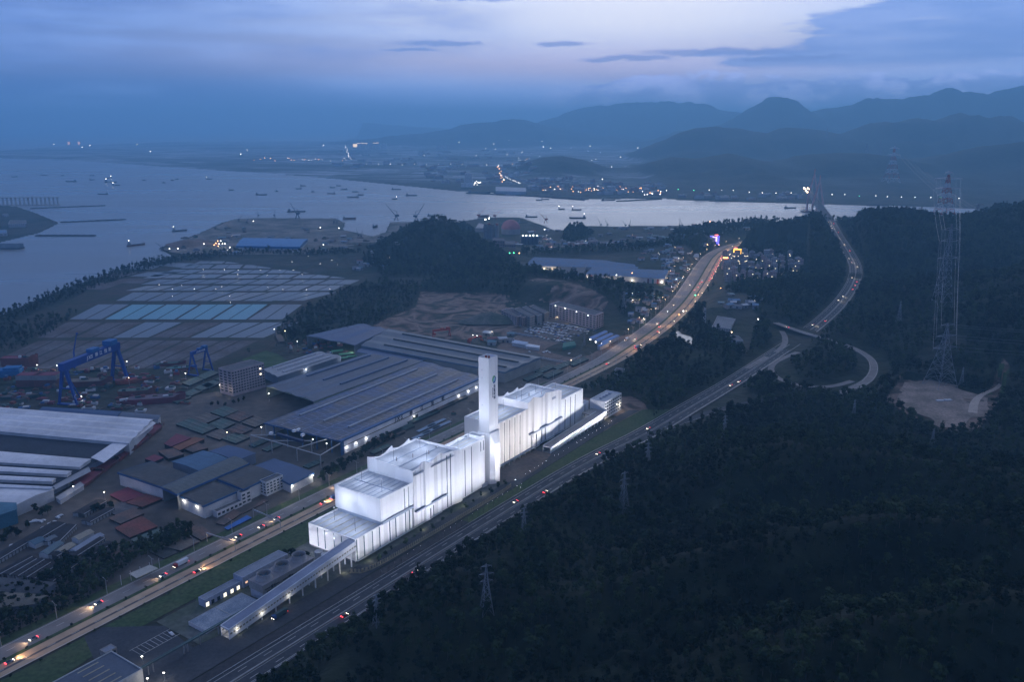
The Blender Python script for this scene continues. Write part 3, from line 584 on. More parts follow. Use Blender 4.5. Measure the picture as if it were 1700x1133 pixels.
# ground sheets (survey marks)
sheet('yard', 'bare concrete and earth of the steel yards', [(150, -700), (330, -720), (500, -840), (700, -760), (780, -660), (1010, -640), (1010, -512), (830, -506.5), (380, -503), (60, -492), (60, -700)], .02, YARD, True)
sheet('verge', 'green verge between the main road and the plant', [(150, -463), (390, -470.5), (740, -473.5), (740, -450), (380, -444), (330, -447), (240, -447), (150, -430)], .03, GRASS, True)
sheet('verge', 'narrow green verge between the yards and the main road', [(60, -491), (380, -503), (830, -506.3), (830, -511), (380, -511), (60, -502)], .06, GRASS, True)
sheet('forecourt', 'dark asphalt forecourt and plant road beside the expressway', [(150, -392), (205, -400), (228, -466), (240, -466), (262, -436), (258, -402), (276, -399), (276, -389), (384, -389), (384, -386), (560, -383), (560, -402), (640, -402), (640, -386), (745, -384), (792, -380), (798, -370), (740, -373), (560, -371), (380, -374), (150, -378)], .035, ASPH, True)
sheet('plant_yard', 'pale ground within the power plant fence', [(262, -444), (384, -444), (750, -446), (750, -386), (560, -383), (384, -386), (384, -389), (276, -389), (276, -399), (262, -402)], .03, M('plant_ground', (.12, .125, .12), .9, col2=(.07, .085, .06), scale=.03, var=.3), True)
sheet('shoulder', 'brown worn service area beside the chimney', [(556, -383.5), (556, -404), (636, -404), (636, -384), (600, -376), (572, -376)], .041, M('worn_ground', (.155, .12, .10), .9, col2=(.09, .08, .08), scale=.03, var=.25), True)
sheet('embankment', 'dark gravel embankment beside the expressway', [(150, -377), (380, -373), (480, -371), (480, -364), (275, -367.5), (150, -370)], .05, M('gravel', (.055, .053, .058), .95, col2=(.035, .035, .04), scale=.3, var=.4, bump=.2), True)
sheet('verge', 'grassy slope between the far plant road and the expressway', [(480, -371), (560, -370.5), (740, -372), (800, -369), (820, -342.5), (735, -347.5), (640, -357), (534, -361.5), (480, -363)], .05, GRASS, True)
sheet('bare_ground', 'brown cleared building land beyond the great hall', [(800, 600), (820, 585), (860, 545), (905, 535), (985, 556), (1000, 568), (1030, 555), (1060, 560), (1000, 590), (955, 610), (900, 597), (880, 585)], .04, SOIL, rough=16)
sheet('car_park', 'earth car park packed with vehicles', [(858, 538), (880, 528), (915, 524), (1000, 552), (985, 566), (940, 572), (900, 566), (868, 552)], .06, DIRT, rough=8)
sheet('lake', 'small pale lake among the trees', [(1119, 562), (1127, 560), (1132, 566), (1146, 570), (1152, 578), (1154, 584), (1146, 584), (1136, 577), (1122, 572)], 9.5, WATER)
sheet('clearing', 'sandy construction ground around the steel pylons', [(880, 500), (900, 487), (960, 484), (1000, 498), (1005, 512), (930, 512)], .9, SOIL, rough=40)
sheet('clearing', 'sandy graded clearing at the foot of the great pylon', [(1484, 652), (1500, 637), (1540, 636), (1575, 642), (1604, 654), (1628, 664), (1636, 690), (1618, 712), (1560, 716), (1530, 700), (1496, 672)], 2.9, M('clearing_sand', (.30, .235, .20), .95, col2=(.17, .14, .115), scale=.04, var=.3), rough=22)
LAKE = bpy.data.objects.get('lake')
sheet('wharf', 'earthen wharf and works on the river bank', [(288, 422), (270, 414), (304, 400), (334, 389), (372, 371), (396, 364), (430, 363), (556, 364), (570, 372), (566, 383), (617, 394), (642, 387), (650, 370), (698, 370), (720, 376), (660, 395), (632, 410), (615, 430), (480, 425), (430, 424), (330, 424)], 1.9, M('wharf_earth', (.21, .18, .16), .95, col2=(.06, .07, .055), scale=.014, var=.35), rough=14)
sheet('wharf', 'brown riverside yard below the bridge approach', [(962, 381), (1000, 378.5), (1100, 378.5), (1275, 378.5), (1300, 377), (1290, 381), (1200, 392), (1090, 400), (1010, 400), (985, 398)], 1.9, MATS['wharf_earth'], rough=30)
for lb, a, wd in (('pale track crossing the wharf to the river', [(500, 428), (540, 405), (575, 388), (600, 372)][:3], 14), ('pale straight track to the quay between the two tall cranes', [(560, 398), (620, 400), (652, 396), (672, 372)], 12), ('track beside the cement works', [(925, 408), (918, 392), (912, 384)], 14), ('pale track into the quarry', [(468, 570), (462, 555), (470, 543), (500, 528)], 9)):
    road('track', lb, [(*G(u, v), 1.9, wd) for u, v in a], [MATS['yard_concrete']], [(lambda w: -w / 2, lambda w: w / 2, .12, 0, 0)], 5)
# ponds: rows of tilted strips running down to the bank
POND = water_mat('pond_water', (.13, .155, .18), .45, .3, .3); POND2 = water_mat('silty_pond_water', (.19, .205, .22), .5, .3, .3); POND3 = water_mat('dark_pond_water', (.10, .12, .14), .4, .3, .3); POND_B = water_mat('blue_pond_water', (.13, .30, .36), .5, .3, .3); MUD = M('pond_mud', (.13, .125, .135), .9, col2=(.09, .07, .065), scale=.02, var=.25)
BANK = M('pond_bank', (.06, .046, .036), .95, col2=(.03, .04, .024), scale=.02, var=.3)
sheet('pond_bank', 'earth banks between the fish ponds', [(-60, 625), (60, 530), (150, 480), (225, 455), (300, 434), (430, 427), (560, 431), (620, 440), (622, 455), (600, 470), (520, 505), (470, 545), (460, 575), (395, 600), (330, 625), (-60, 640)], .12, BANK)
prow = [ # far edge y, near edge y, x-range at far edge, x-range at near edge, columns, material
 (433.5, 438, (330, 560), (318, 583), 5, 0), (440, 446, (312, 590), (296, 608), 6, 0), (448.5, 454, (285, 615), (262, 618), 6, 0), (456.5, 462, (255, 616), (236, 606), 6, 0), (465, 472, (262, 600), (232, 584), 6, 0),
 (474.5, 483, (240, 575), (206, 556), 6, 0), (485.5, 500, (218, 560), (190, 505), 6, 0), (506, 530.5, (160, 505), (112, 470), 6, 1), (536, 561, (108, 500), (58, 440), 6, 2), (566, 612, (60, 430), (-40, 335), 6, 3)]
bank_lines = MB()
for ri, (y0, y1, xa, xb, nc, ty) in enumerate(prow):
    for c in range(nc):
        g_ = .045; f0, f1 = (c + g_) / nc, (c + 1 - g_) / nc
        jit = RNG.uniform(-.4, .4)
        rj = lambda a: RNG.uniform(-a, a); q = [G(xa[0] + (xa[1] - xa[0]) * f0 + rj(1.2), y0 + jit + rj(.4)), G(xa[0] + (xa[1] - xa[0]) * f1 + rj(1.2), y0 + jit + rj(.4)), G(xb[0] + (xb[1] - xb[0]) * f1 + rj(1.2), y1 + rj(.5)), G(xb[0] + (xb[1] - xb[0]) * f0 + rj(1.2), y1 + rj(.5))]
        mt = (POND, POND2, POND, POND3)[int(RNG.integers(0, 4))]
        if ty == 1: mt = POND if c in (0, 5) else POND_B
        if ty == 2: mt = (MUD, MUD, POND, MUD, POND, POND)[c]
        if ty == 3: mt = MUD
        mb = MB(); mb.add([(x, y, .2) for x, y in q[::-1]], [(0, 1, 2, 3)]); o = mb.build('pond', mt); tag(o, 'shallow rectangular fish pond', kind='structure')
    for c in range(nc):                                  # a thin middle dyke in each pond
        f = (c + .5) / nc; a = G(xa[0] + (xa[1] - xa[0]) * f, y0); b = G(xb[0] + (xb[1] - xb[0]) * f, y1)
        bank_lines.beam((a[0], a[1], .3), (b[0], b[1], .3), .55)
for q in ([(262, 441), (285, 436.5), (333, 438), (300, 444.5)], [(205, 447), (228, 441), (270, 441), (250, 448)], [(215, 459), (245, 452), (300, 452), (262, 459.5)], [(165, 460), (195, 452), (235, 452), (200, 461)], [(180, 470), (205, 463), (250, 463), (235, 471)], [(130, 480), (160, 470), (205, 470), (170, 482)]):
    mb = MB(); mb.add([(*G(u, v), .2) for u, v in q], [(0, 1, 2, 3)]); o = mb.build('pond', MUD if q[0][0] < 185 else POND); tag(o, 'older fish pond near the river bank', kind='structure')
o = bank_lines.build('dyke', BANK); tag(o, 'thin earth dykes dividing the ponds', kind='structure')
# far river islands of sand / jetties
# ------------------------------------------------------------------ generic builders
WIN = M('dark_glass', (.03, .045, .06), .15, .3, spec=.8); LITWIN = M('lit_window', emit=((1, .82, .55), 3.5)); CREAM = M('cream_wall', (.45, .42, .40), .8, var=.08)
def tri(f, n): g = (f * n) % 1.0; return 1 - abs(2 * g - 1)
def hall(name, label, cat, px, z, wall, roof, n=1, rise=2.0, fascia=None, group=None, monitors=0, mon_mat=None, mon=(.12, .88), world=None, eave=.6, openside=None, fh=1.6, parts=None):
    """shed with a ridged roof; px: roof corners a,b (first eave, along the ridges), c,d (far eave) at height z"""
    P4 = world if world else [G(u, v, z) for u, v in px]
    cx = sum(p[0] for p in P4) / 4; cy = sum(p[1] for p in P4) / 4; an = math.atan2(P4[1][1] - P4[0][1], P4[1][0] - P4[0][0])
    r = thing(name, label, cat, (cx, cy, 0), an, group); c_, s_ = math.cos(-an), math.sin(-an)
    Q = [((x - cx) * c_ - (y - cy) * s_, (x - cx) * s_ + (y - cy) * c_) for x, y in P4]
    def at(f, g): a = [Q[0][k] + (Q[1][k] - Q[0][k]) * f for k in (0, 1)]; b = [Q[3][k] + (Q[2][k] - Q[3][k]) * f for k in (0, 1)]; return (a[0] + (b[0] - a[0]) * g, a[1] + (b[1] - a[1]) * g)
    Ld = math.dist(Q[0], Q[1]); Wd = math.dist(Q[1], Q[2]); m = 2 * n
    w = MB()
    for k, (a, b) in enumerate(((0, 1), (1, 2), (2, 3), (3, 0))):
        if openside and k in openside: continue
        p, q = Q[a], Q[b]; w.quad((p[0], p[1], -.3), (q[0], q[1], -.3), (q[0], q[1], z - .25), (p[0], p[1], z - .25))
    if rise > 0:
        for f in (0, 1):
            for k in range(n):
                p = at(f, k / n); q = at(f, (k + .5) / n); t = at(f, (k + 1) / n); w.add([(*p, z - .25), (*q, z + rise - .25), (*t, z - .25)], [(0, 1, 2) if f else (2, 1, 0)])
    w.build('wall', wall, r)
    ro = MB(); ex = eave / Ld; ey = eave / Wd
    gs = [(-ey, z)] + [(k / m, z + (rise if k % 2 else 0)) for k in range(1, m)] + [(1 + ey, z)]
    for (g0, z0), (g1, z1) in zip(gs[:-1], gs[1:]):
        a = at(-ex, g0); b = at(1 + ex, g0); c = at(1 + ex, g1); d = at(-ex, g1)
        ro.add([(*a, z0), (*b, z0), (*c, z1), (*d, z1), (*a, z0 - .3), (*b, z0 - .3), (*c, z1 - .3), (*d, z1 - .3)], [(0, 1, 2, 3), (7, 6, 5, 4), (0, 4, 5, 1), (1, 5, 6, 2), (2, 6, 7, 3), (3, 7, 4, 0)])
    rf = ro.build('roof', roof, r)
    if fascia:
        fm = MB(); e = .15
        for (f0, g0), (f1, g1) in (((0, 0), (1, 0)), ((1, 0), (1, 1)), ((1, 1), (0, 1)), ((0, 1), (0, 0))):
            a = at(f0 + (f0 - .5) * 2 * (eave + e) / Ld, g0 + (g0 - .5) * 2 * (eave + e) / Wd); b = at(f1 + (f1 - .5) * 2 * (eave + e) / Ld, g1 + (g1 - .5) * 2 * (eave + e) / Wd); ang = math.atan2(b[1] - a[1], b[0] - a[0])
            fm.box((a[0] + b[0]) / 2, (a[1] + b[1]) / 2, z - fh, math.dist(a, b) + .3, .3, fh + .12, 0, ang)
        fm.build('fascia', fascia, r)
    for k in range(monitors):
        g = (k + .5) / monitors; a = at(mon[0], g); b = at(mon[1], g); mo = MB(); ang = math.atan2(b[1] - a[1], b[0] - a[0])
        mo.box((a[0] + b[0]) / 2, (a[1] + b[1]) / 2, z + rise - .5, math.dist(a, b), 2.6, 1.7, 0, ang); mo.build('roof_vent', mon_mat or roof, rf)
    r['_dim'] = (Ld, Wd); return r, at, (cx, cy, an)
def windows(parent, p, q, z0, z1, rows, cols, mat=WIN, fw=.6, fh=.5, lit=0, rng=random, out=.06, one=False, name='window'):
    """rows x cols windows on the wall from p to q (local), outward to the right of p->q"""
    dx, dy = q[0] - p[0], q[1] - p[1]; L_ = math.hypot(dx, dy); ux, uy = dx / L_, dy / L_; nx, ny = uy, -ux; ang = math.atan2(dy, dx); allm = MB()
    for i in range(rows):
        for j in range(cols):
            c = (j + .5) / cols * L_; zc = z0 + (z1 - z0) * (i + .5) / rows; w_ = L_ / cols * fw; h_ = (z1 - z0) / rows * fh
            mb = allm if one else MB(); mb.box(p[0] + ux * c + nx * out * .5, p[1] + uy * c + ny * out * .5, zc - h_ / 2, w_, out, h_, 0, ang)
            if not one: mb.build(name, LITWIN if rng.random() < lit else mat, parent)
    if one: allm.build(name + 's' if False else name + '_rows', mat, parent)
# ------------------------------------------------------------------ the floodlit power plant
RZ = -A
PW = M('white_cladding', (.80, .80, .81), .55, var=.015, col2=(.775, .775, .79), scale=.03, brick=(9.0, 4.2, .05, .72)); PROOF = M('plant_roof', (.40, .43, .48), .6, var=.06, stripe=(0, 1.4, .12)); SEAM = M('roof_seam', (.5, .45, .3), .7)
PTRIM = M('parapet_cap', (.82, .82, .83), .5, var=.02); PGL = M('teal_glass', (.015, .07, .09), .2, .2, spec=.8); GBAND = M('grey_band', (.28, .33, .42), .7); PLINTH = M('dark_plinth', (.10, .11, .13), .8); LOUVRE = M('louvre', (.3, .33, .4), .6)  # flat grey shared by bands, ledges, seams and ducts
def L2(s, t, s0, t0): return (t - t0, s - s0)       # site -> local of an object at (s0,t0) turned by RZ
class Plant:
    def __init__(q, name, label, cat, s0, t0, group=None):
        q.s0, q.t0 = s0, t0; q.o = thing(name, label, cat, (*XY(s0, t0), 0), RZ, group)
    def l(q, s, t): return (t - q.t0, s - q.s0)
    def block(q, name, s0, s1, t0, t1, z0, z1, par=1.4, wall=None, roof=None, seams=0, cross=0):
        x0, y0 = q.l(s0, t0); x1, y1 = q.l(s1, t1); mb = MB()
        mb.prism([(x0, y0), (x1, y0), (x1, y1), (x0, y1)], z0, z1 - par, 0)
        k = .55
        mb.box((x0 + x1) / 2, y0 + k / 2, z1 - par, x1 - x0, k, par); mb.box((x0 + x1) / 2, y1 - k / 2, z1 - par, x1 - x0, k, par)
        mb.box(x0 + k / 2, (y0 + y1) / 2, z1 - par, k, y1 - y0 - 2 * k, par); mb.box(x1 - k / 2, (y0 + y1) / 2, z1 - par, k, y1 - y0 - 2 * k, par)
        w = mb.build(name, wall or PW, q.o)
        r = MB(); r.box((x0 + x1) / 2, (y0 + y1) / 2, z1 - par, x1 - x0 - 2 * k, y1 - y0 - 2 * k, .12); r = r.build('roof', roof or PROOF, q.o)
        for i in range(seams):
            sm = MB(); x = x0 + (x1 - x0) * (i + 1) / (seams + 1); sm.box(x, (y0 + y1) / 2, z1 - par + .12, .35, y1 - y0 - 4, .3); sm.build('roof_seam', SEAM if seams < 7 else GBAND, r)
        if cross:
            sm = MB(); sm.box((x0 + x1) / 2, (y0 + y1) / 2, z1 - par + .12, x1 - x0 - 6, .5, .5); sm.build('roof_walkway', GBAND, r)
        return w
    def strip_t(q, t_face, s, z0, z1, w=.95, mat=None):  # glass strip on the long face
        x, y = q.l(s, t_face); mb = MB(); mb.box(x + .06, y, z0, .14, w, z1 - z0); mb.build('window_strip', mat or PGL, q.o)
    def strip_s(q, s_face, t, z0, z1, w=.95, mat=None):
        x, y = q.l(s_face, t); mb = MB(); mb.box(x, y - .06, z0, w, .14, z1 - z0); mb.build('window_strip', mat or PGL, q.o)
    def box(q, name, s0, s1, t0, t1, z0, z1, mat):
        x0, y0 = q.l(s0, t0); x1, y1 = q.l(s1, t1); mb = MB(); mb.box((x0 + x1) / 2, (y0 + y1) / 2, z0, x1 - x0, y1 - y0, z1 - z0); return mb.build(name, mat, q.o)
    def wave(q, name, front, back, s1, z0, roofz, fold=1.6):
        """tall block whose parapet swoops; front/back: (s, t, z) lists"""
        mb = MB(); F_ = [(*q.l(s, t), z) for s, t, z in front]; B_ = [(*q.l(s, t), z) for s, t, z in back]; th = .6
        for pts, sg in ((F_, 1), (B_, -1)):
            for a, b in zip(pts[:-1], pts[1:]):
                o = (-th * sg, 0)
                q1 = [(a[0], a[1], z0), (b[0], b[1], z0), (b[0], b[1], b[2]), (a[0], a[1], a[2])]; q2 = [(x + o[0], y, z) for x, y, z in q1]
                if sg < 0: q1, q2 = q2, q1
                mb.add(q1 + q2, [(0, 1, 2, 3), (7, 6, 5, 4), (3, 2, 6, 7), (1, 0, 4, 5)])
        for a, b in ((B_[0], F_[0]), (F_[-1], B_[-1])):
            n_ = 8; pts = [(a[0] + (b[0] - a[0]) * k / n_, a[1] + (b[1] - a[1]) * k / n_, a[2] + (b[2] - a[2]) * k / n_ - 1.1 * math.sin(math.pi * k / n_) ** 2 * 0) for k in range(n_ + 1)]
            sg = 1 if a is B_[0] else -1
            for p, r in zip(pts[:-1], pts[1:]):
                q1 = [(p[0], p[1], z0), (r[0], r[1], z0), (*r,), (*p,)]; q2 = [(x, y + sg * th, z) for x, y, z in q1]
                mb.add(q1 + q2, [(0, 1, 2, 3), (7, 6, 5, 4), (3, 2, 6, 7), (1, 0, 4, 5)])
        w = mb.build(name, PW, q.o)
        x0, y0 = B_[0][0] + th, B_[0][1] + th; x1, y1 = F_[-1][0] - th, F_[-1][1] - th
        r = MB(); r.box((x0 + x1) / 2, (y0 + y1) / 2, roofz - .3, x1 - x0, y1 - y0, .3); r = r.build('roof', PROOF, q.o)
        for i in (.3, .55, .8):
            sm = MB(); sm.box(x0 + (x1 - x0) * i, (y0 + y1) / 2, roofz, .8, y1 - y0 - 3, .4); sm.build('roof_duct', GBAND, r)
        for k in range(3):
            v = MB(); v.cyl(x0 + (x1 - x0) * .35 + k * 6, y0 + (y1 - y0) * (.25 + .22 * k), roofz, .35, 3.4, 8); v.build('vent_pipe', M('vent_steel', (.35, .3, .3), .6), r)
        return w
TF, TB = -391.8, -438.5
S = Plant('incineration_plant', 'bright floodlit white stepped power plant block nearest the camera, left of the chimney', 'power plant', 384, TF)
S.block('low_wing', 384, 445, TB, TF, 1.6, 18.5, seams=6)
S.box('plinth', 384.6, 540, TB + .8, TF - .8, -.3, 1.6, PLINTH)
S.block('middle_wing', 411.3, 447.6, TB + .3, TF - .35, 20.6, 38.5, seams=8, cross=1); S.box('recess_band', 412.3, 447, TB + 1.5, TF - 1.6, 17.3, 20.6, GBAND)
fr = [(447.5, TF, 47.2), (453.6, TF, 48.0), (456, TF, 49.5), (459, TF + .2, 51.6), (460, TF + 1.6, 51.8), (464, TF + 1.8, 49.6), (467, TF + 1.6, 48.5), (468, TF + .2, 48.4), (471, TF, 48.6), (475, TF, 50.0), (479, TF, 51.2), (481, TF, 51.3), (485, TF + .1, 49.2), (490, TF + .1, 48.4), (496, TF + .3, 48.0), (499, TF + 1.5, 47.6), (503, TF + 2.2, 47.0), (506, TF + 1.6, 46.5)]
bk = [(447.5, TB, 48.5), (455, TB, 46.0), (461, TB, 44.6), (467, TB, 45.2), (472, TB, 47.5), (476, TB, 49), (476.5, TB, 46.5), (484, TB, 44.8), (491, TB, 45.8), (497, TB, 48.3), (497.5, TB, 46), (506, TB, 45.5)]
S.wave('tall_wing', fr, bk, 506, 1.6, 44)
S.block('end_wing', 506.05, 540, -410, TF - .4, 1.6, 45, par=3, seams=3); S.block('link_wing', 540.05, 547.2, -410, -397, 1.6, 45, par=1.2); S.block('rear_wing', 506.05, 532, TB + .2, -410.05, 1.6, 32)
for t in (-429, -421.8, -412.5, -405): S.strip_s(384, t, 2.5, 17.4)
for s in (385.6, 393, 401.5, 409): S.strip_t(TF, s, 2.2, 17.8)
for s in (420, 426.5, 437.5, 442): S.strip_t(TF, s, 2.2, 18.3)
for s in (437.5, 442): S.strip_t(TF - .35, s, 20.8, 37)
for s in (459.5, 464.8, 470.5): S.strip_t(TF + (1.9 if s > 460 and s < 468 else .25), s, 2.2, 11)
for s in (488, 492.6): S.strip_t(TF + .25, s, 2.2, 46.5)
for s in (512.5, 521.5): S.strip_t(TF - .4, s, 2.2, 43)
for s in (534.5, 538.5): S.strip_t(TF - .4, s, 34.5, 43)
S.box('ledge', 448, 486, TF - .1, TF + 2.1, 13.8, 14.9, GBAND); S.box('ledge', 412, 447, TF - .1, TF + .35, 18.2, 20.5, GBAND)
S.box('balcony', 384.5, 480, TF, TF + 1.6, 1.7, 2.1, M('balcony_slab', (.5, .52, .55), .7)); S.box('handrail', 384.5, 480, TF + 1.5, TF + 1.6, 2.9, 3.0, STEEL)
S.box('loading_door', 536, 544, TF - 1, TF + .1, .6, 4, LOUVRE)
TN, TNB = -404.8, -441.5
Nn = Plant('incineration_plant', 'bright white power plant block beyond the chimney with fluted walls', 'power plant', 577, TN)
Nn.block('near_wing', 577, 627.5, TNB, TN, 1.6, 43.5, seams=5)
fr = [(627.5, TN, 48.8), (631, TN, 49.3), (634, TN + .3, 52.5), (635, TN + 1.6, 52.9), (640, TN + 1.9, 51.8), (645, TN + 1.7, 49.8), (646.5, TN + .2, 49.4), (652, TN, 47.8), (656, TN, 49.6), (659, TN, 50.9), (660, TN + 1.3, 51), (667, TN + 1.7, 50), (673, TN + 1.4, 48.8), (675, TN + .1, 48.2), (682, TN, 47), (688, TN, 45.5)]
bk = [(627.5, TNB, 49.5), (633, TNB, 47.5), (640, TNB, 46), (647, TNB, 48.5), (647.5, TNB, 46.5), (656, TNB, 46), (664, TNB, 48.5), (665, TNB, 46.3), (675, TNB, 45.6), (680, TNB, 48), (688, TNB, 46.5)]
Nn.wave('tall_wing', fr, bk, 688, 1.6, 44.5)
Nn.block('far_wing', 688.05, 731, TNB + .3, TN + .3, 1.6, 36, seams=5); Nn.block('low_link', 731.05, 750, -436, TN - 3, 0, 17)
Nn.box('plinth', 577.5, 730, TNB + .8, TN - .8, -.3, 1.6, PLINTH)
for s in (587.8, 596.4, 604.8, 613.4): Nn.strip_t(TN, s, 2.2, 41.5)
for s in (632.5, 638.5, 651, 657.5): Nn.strip_t(TN + (2.05 if s in (638.5,) else .2), s, 2.2, 15.5)
for s in (695, 705.6, 714.8): Nn.strip_t(TN + .3, s, 2.2, 34)
Nn.strip_t(TN - 3, 742, 2, 15)
Nn.box('ledge', 628, 687, TN - .1, TN + 2.2, 17.2, 18.6, GBAND); Nn.box('rooftop_vents', 629, 631, -430, -412, 44.5, 46, GBAND)
Nn.box('sign_letters', 667, 674, TN + 1.65, TN + 1.85, 41.5, 44, M('sign_grey', (.3, .33, .42), .5))
for s in (583, 592, 601, 610, 619, 628, 637): Nn.box('pipe_frame', s, s + .5, TN + .4, TN + 2.6, 0, 3.2, STEEL)
Nn.box('canopy', 579, 690, TN, TN + 2.6, 3.2, 3.5, GBAND)
# chimney
CH = Plant('chimney', 'tall square white chimney with a round green and blue emblem, between the two plant blocks', 'chimney', 548, -394)
x0, y0 = CH.l(543, -404.6); x1, y1 = CH.l(551.4, -393.2)
mb = MB()
sh = [(-9.5, 0), (1.2, 0), (1.2, 12.7), (-9.5, 12.7)]
mb.prism(sh, 0, 110.5, 0)
for x_, y_, w_, d_ in ((-4.15, .2, 10.7, .4), (-4.15, 12.5, 10.7, .4), (1.0, 6.35, .4, 11.9), (-9.3, 6.35, .4, 11.9)): mb.box(x_, y_, 110.5, w_, d_, 1.8)
mb.build('shaft', PW, CH.o)
fin = MB(); fin.prism([(-10.3, -.8), (2, -.8), (2, 13.5), (-10.3, 13.5)], 0, 46, 0)
fin.add([(2, -.8, 0), (5, 3, 0), (5, 10, 0), (2, 13.5, 0), (2, -.8, 46), (5, 3, 36), (5, 10, 36), (2, 13.5, 46)], [(3, 2, 1, 0), (4, 5, 6, 7), (0, 1, 5, 4), (1, 2, 6, 5), (2, 3, 7, 6)])
fin.build('buttress', PW, CH.o)
fl = MB(); fl.cyl(-3, 6, 110, 1.0, 2.6, 10); fl.cyl(-6, 6, 110, 1.0, 2.6, 10); fl.build('flue', M('red_flue', (.25, .06, .05), .6), CH.o)
# emblem: leaf-green upper sweep, blue lower sweep, pale core
def disc_part(x, cy_, cz_, pts, mat, name, dx=.1):
    m_ = MB(); n = len(pts); m_.add([(x, cy_ + a, cz_ + b) for a, b in pts] + [(x + dx, cy_ + a, cz_ + b) for a, b in pts], [tuple(range(n, 2 * n)), tuple(range(n - 1, -1, -1))] + [(i, (i + 1) % n, n + (i + 1) % n, n + i) for i in range(n)]); m_.build(name, mat, CH.o)
def arc(r1, r2, a0, a1, n=14, ex=1.0): return [(r1 * math.cos(R(a0 + (a1 - a0) * k / n)), ex * r1 * math.sin(R(a0 + (a1 - a0) * k / n))) for k in range(n + 1)] + [(r2 * math.cos(R(a1 + (a0 - a1) * k / n)) + .4, ex * r2 * math.sin(R(a1 + (a0 - a1) * k / n))) for k in range(n + 1)]
EG, EBl, EP = M('emblem_green', (.16, .42, .22), .5), M('emblem_blue', (.02, .10, .33), .5), M('emblem_pale', (.25, .52, .62), .5)
ez = 92.5
disc_part(1.2, 7.2, ez, arc(2.7, 1.3, 60, 215, ex=1.25), EG, 'emblem_leaf'); disc_part(1.2, 7.2, ez, arc(2.7, 1.2, -130, 50, ex=1.25), EBl, 'emblem_wave'); disc_part(1.21, 7.1, ez - .3, arc(1.1, .1, 0, 350, ex=1.4), EP, 'emblem_core')
def text(body, size, mat, name, loc, rot, parent, depth=.06, shear=0, align='CENTER', sx=1):
    c = bpy.data.curves.new(name, 'FONT'); c.body = body; c.size = size; c.extrude = depth; c.align_x = align; c.align_y = 'CENTER'; c.shear = shear; c.offset = size * .022
    o = bpy.data.objects.new(name, c); COL.objects.link(o); bpy.context.view_layer.update()
    me = bpy.data.meshes.new_from_object(o.evaluated_get(bpy.context.evaluated_depsgraph_get())); bpy.data.objects.remove(o); me.materials.clear(); me.materials.append(mat)
    o = bpy.data.objects.new(name, me); COL.objects.link(o); o.parent = parent; o.location = loc; o.rotation_euler = rot; o.scale = (sx, 1, 1); return o
INK = M('sign_ink', (.05, .06, .12), .5)
for k, ch in enumerate('瀚蓝环境'): text(ch, 2.9, INK, 'sign_character', (1.27, 7.8, 86.2 - 3.3 * k), (R(90), 0, R(90)), CH.o)
text('GRANDBLUE', 1.5, INK, 'sign_lettering', (1.27, 5.2, 81.3), (R(90), R(90), R(90)), CH.o)
for z in (70, 94, 101): 
    d_ = MB(); d_.box(-6, -.05, z, .7, .12, .9); d_.build('hatch', LOUVRE, CH.o)
# floodlights: low fixtures on the ground all round, throwing light up the walls
FIX = M('lamp_housing', (.08, .08, .09), .5, .5); GLOW = M('lamp_glass', emit=((.9, .93, 1), 25)); GLOWW = M('warm_lamp_glass', emit=((1, .72, .42), 10)); GLOWC = M('white_lamp_glass', emit=((1, .96, .88), 11))
def make_flood():
    r = thing('floodlight', 'small floodlight on the ground aimed at the white wall', 'floodlight'); b = MB(); b.box(0, 0, 0, .7, .5, .15); b.box(0, 0, .15, .12, .12, .4); b.build('stand', FIX, r)
    h = MB(); h.box(0, 0, .5, .9, .35, .6); h.build('housing', FIX, r); g_ = MB(); g_.box(0, -.2, .55, .8, .05, .5); g_.build('lens', GLOW, r); return r
FLOOD = Proto(make_flood())
def flood(s, t, ts, tt, tz, power, col=(.85, .87, 1), spot=110, z=0.3, lab=None):
    a = XY(s, t); b = XY(ts, tt); d = Vector((b[0] - a[0], b[1] - a[1], tz - z - .8)); an = math.atan2(d.y, d.x) + math.pi / 2
    f = FLOOD.put((a[0], a[1], z), an, 'small floodlight aimed at the white plant walls', 'floodlights round the power plant')
    if 1 < z < 12: pm = MB(); pm.cyl(0, 0, -z, .14, z, 6); pm.build('post', FIX, f)
    lamp('flood_beam', (a[0], a[1], z + .9), power, col, .5, spot, d.to_track_quat('-Z', 'Y').to_euler())
for s in range(380, 556, 7): flood(s, TF + 27.5, s, TF, 30, 26000, spot=115, z=4.6)
for t in (-437, -430, -423, -404): flood(366, t, 386, t, 13, 30000, spot=120, z=.8)
for t in (-432, -418): flood(346, t, 414, t, 36, 130000, spot=38)
flood(338, -424, 448, -420, 46, 260000, spot=22)
for s in range(574, 636, 7): flood(s, -372.5, s, TN, 30, 34000, (1, .89, .82), spot=112, z=4.6)
for s in range(640, 748, 8): flood(s, -372.5, s, TN, 30, 37000, (.92, .92, 1), spot=112, z=4.6)
flood(562, -425, 578, -428, 25, 42000, (.85, .88, 1)); flood(586, -424, 629, -424, 48, 70000, (1, .88, .8), z=43.6, spot=60)
flood(500, -412, 546, -398, 80, 420000, (.72, .80, 1), z=45, spot=50); flood(556, -366, 552, -394, 75, 460000, (.84, .87, 1), spot=60); flood(566, -378, 552, -392, 24, 16000, (1, .82, .66), spot=110)
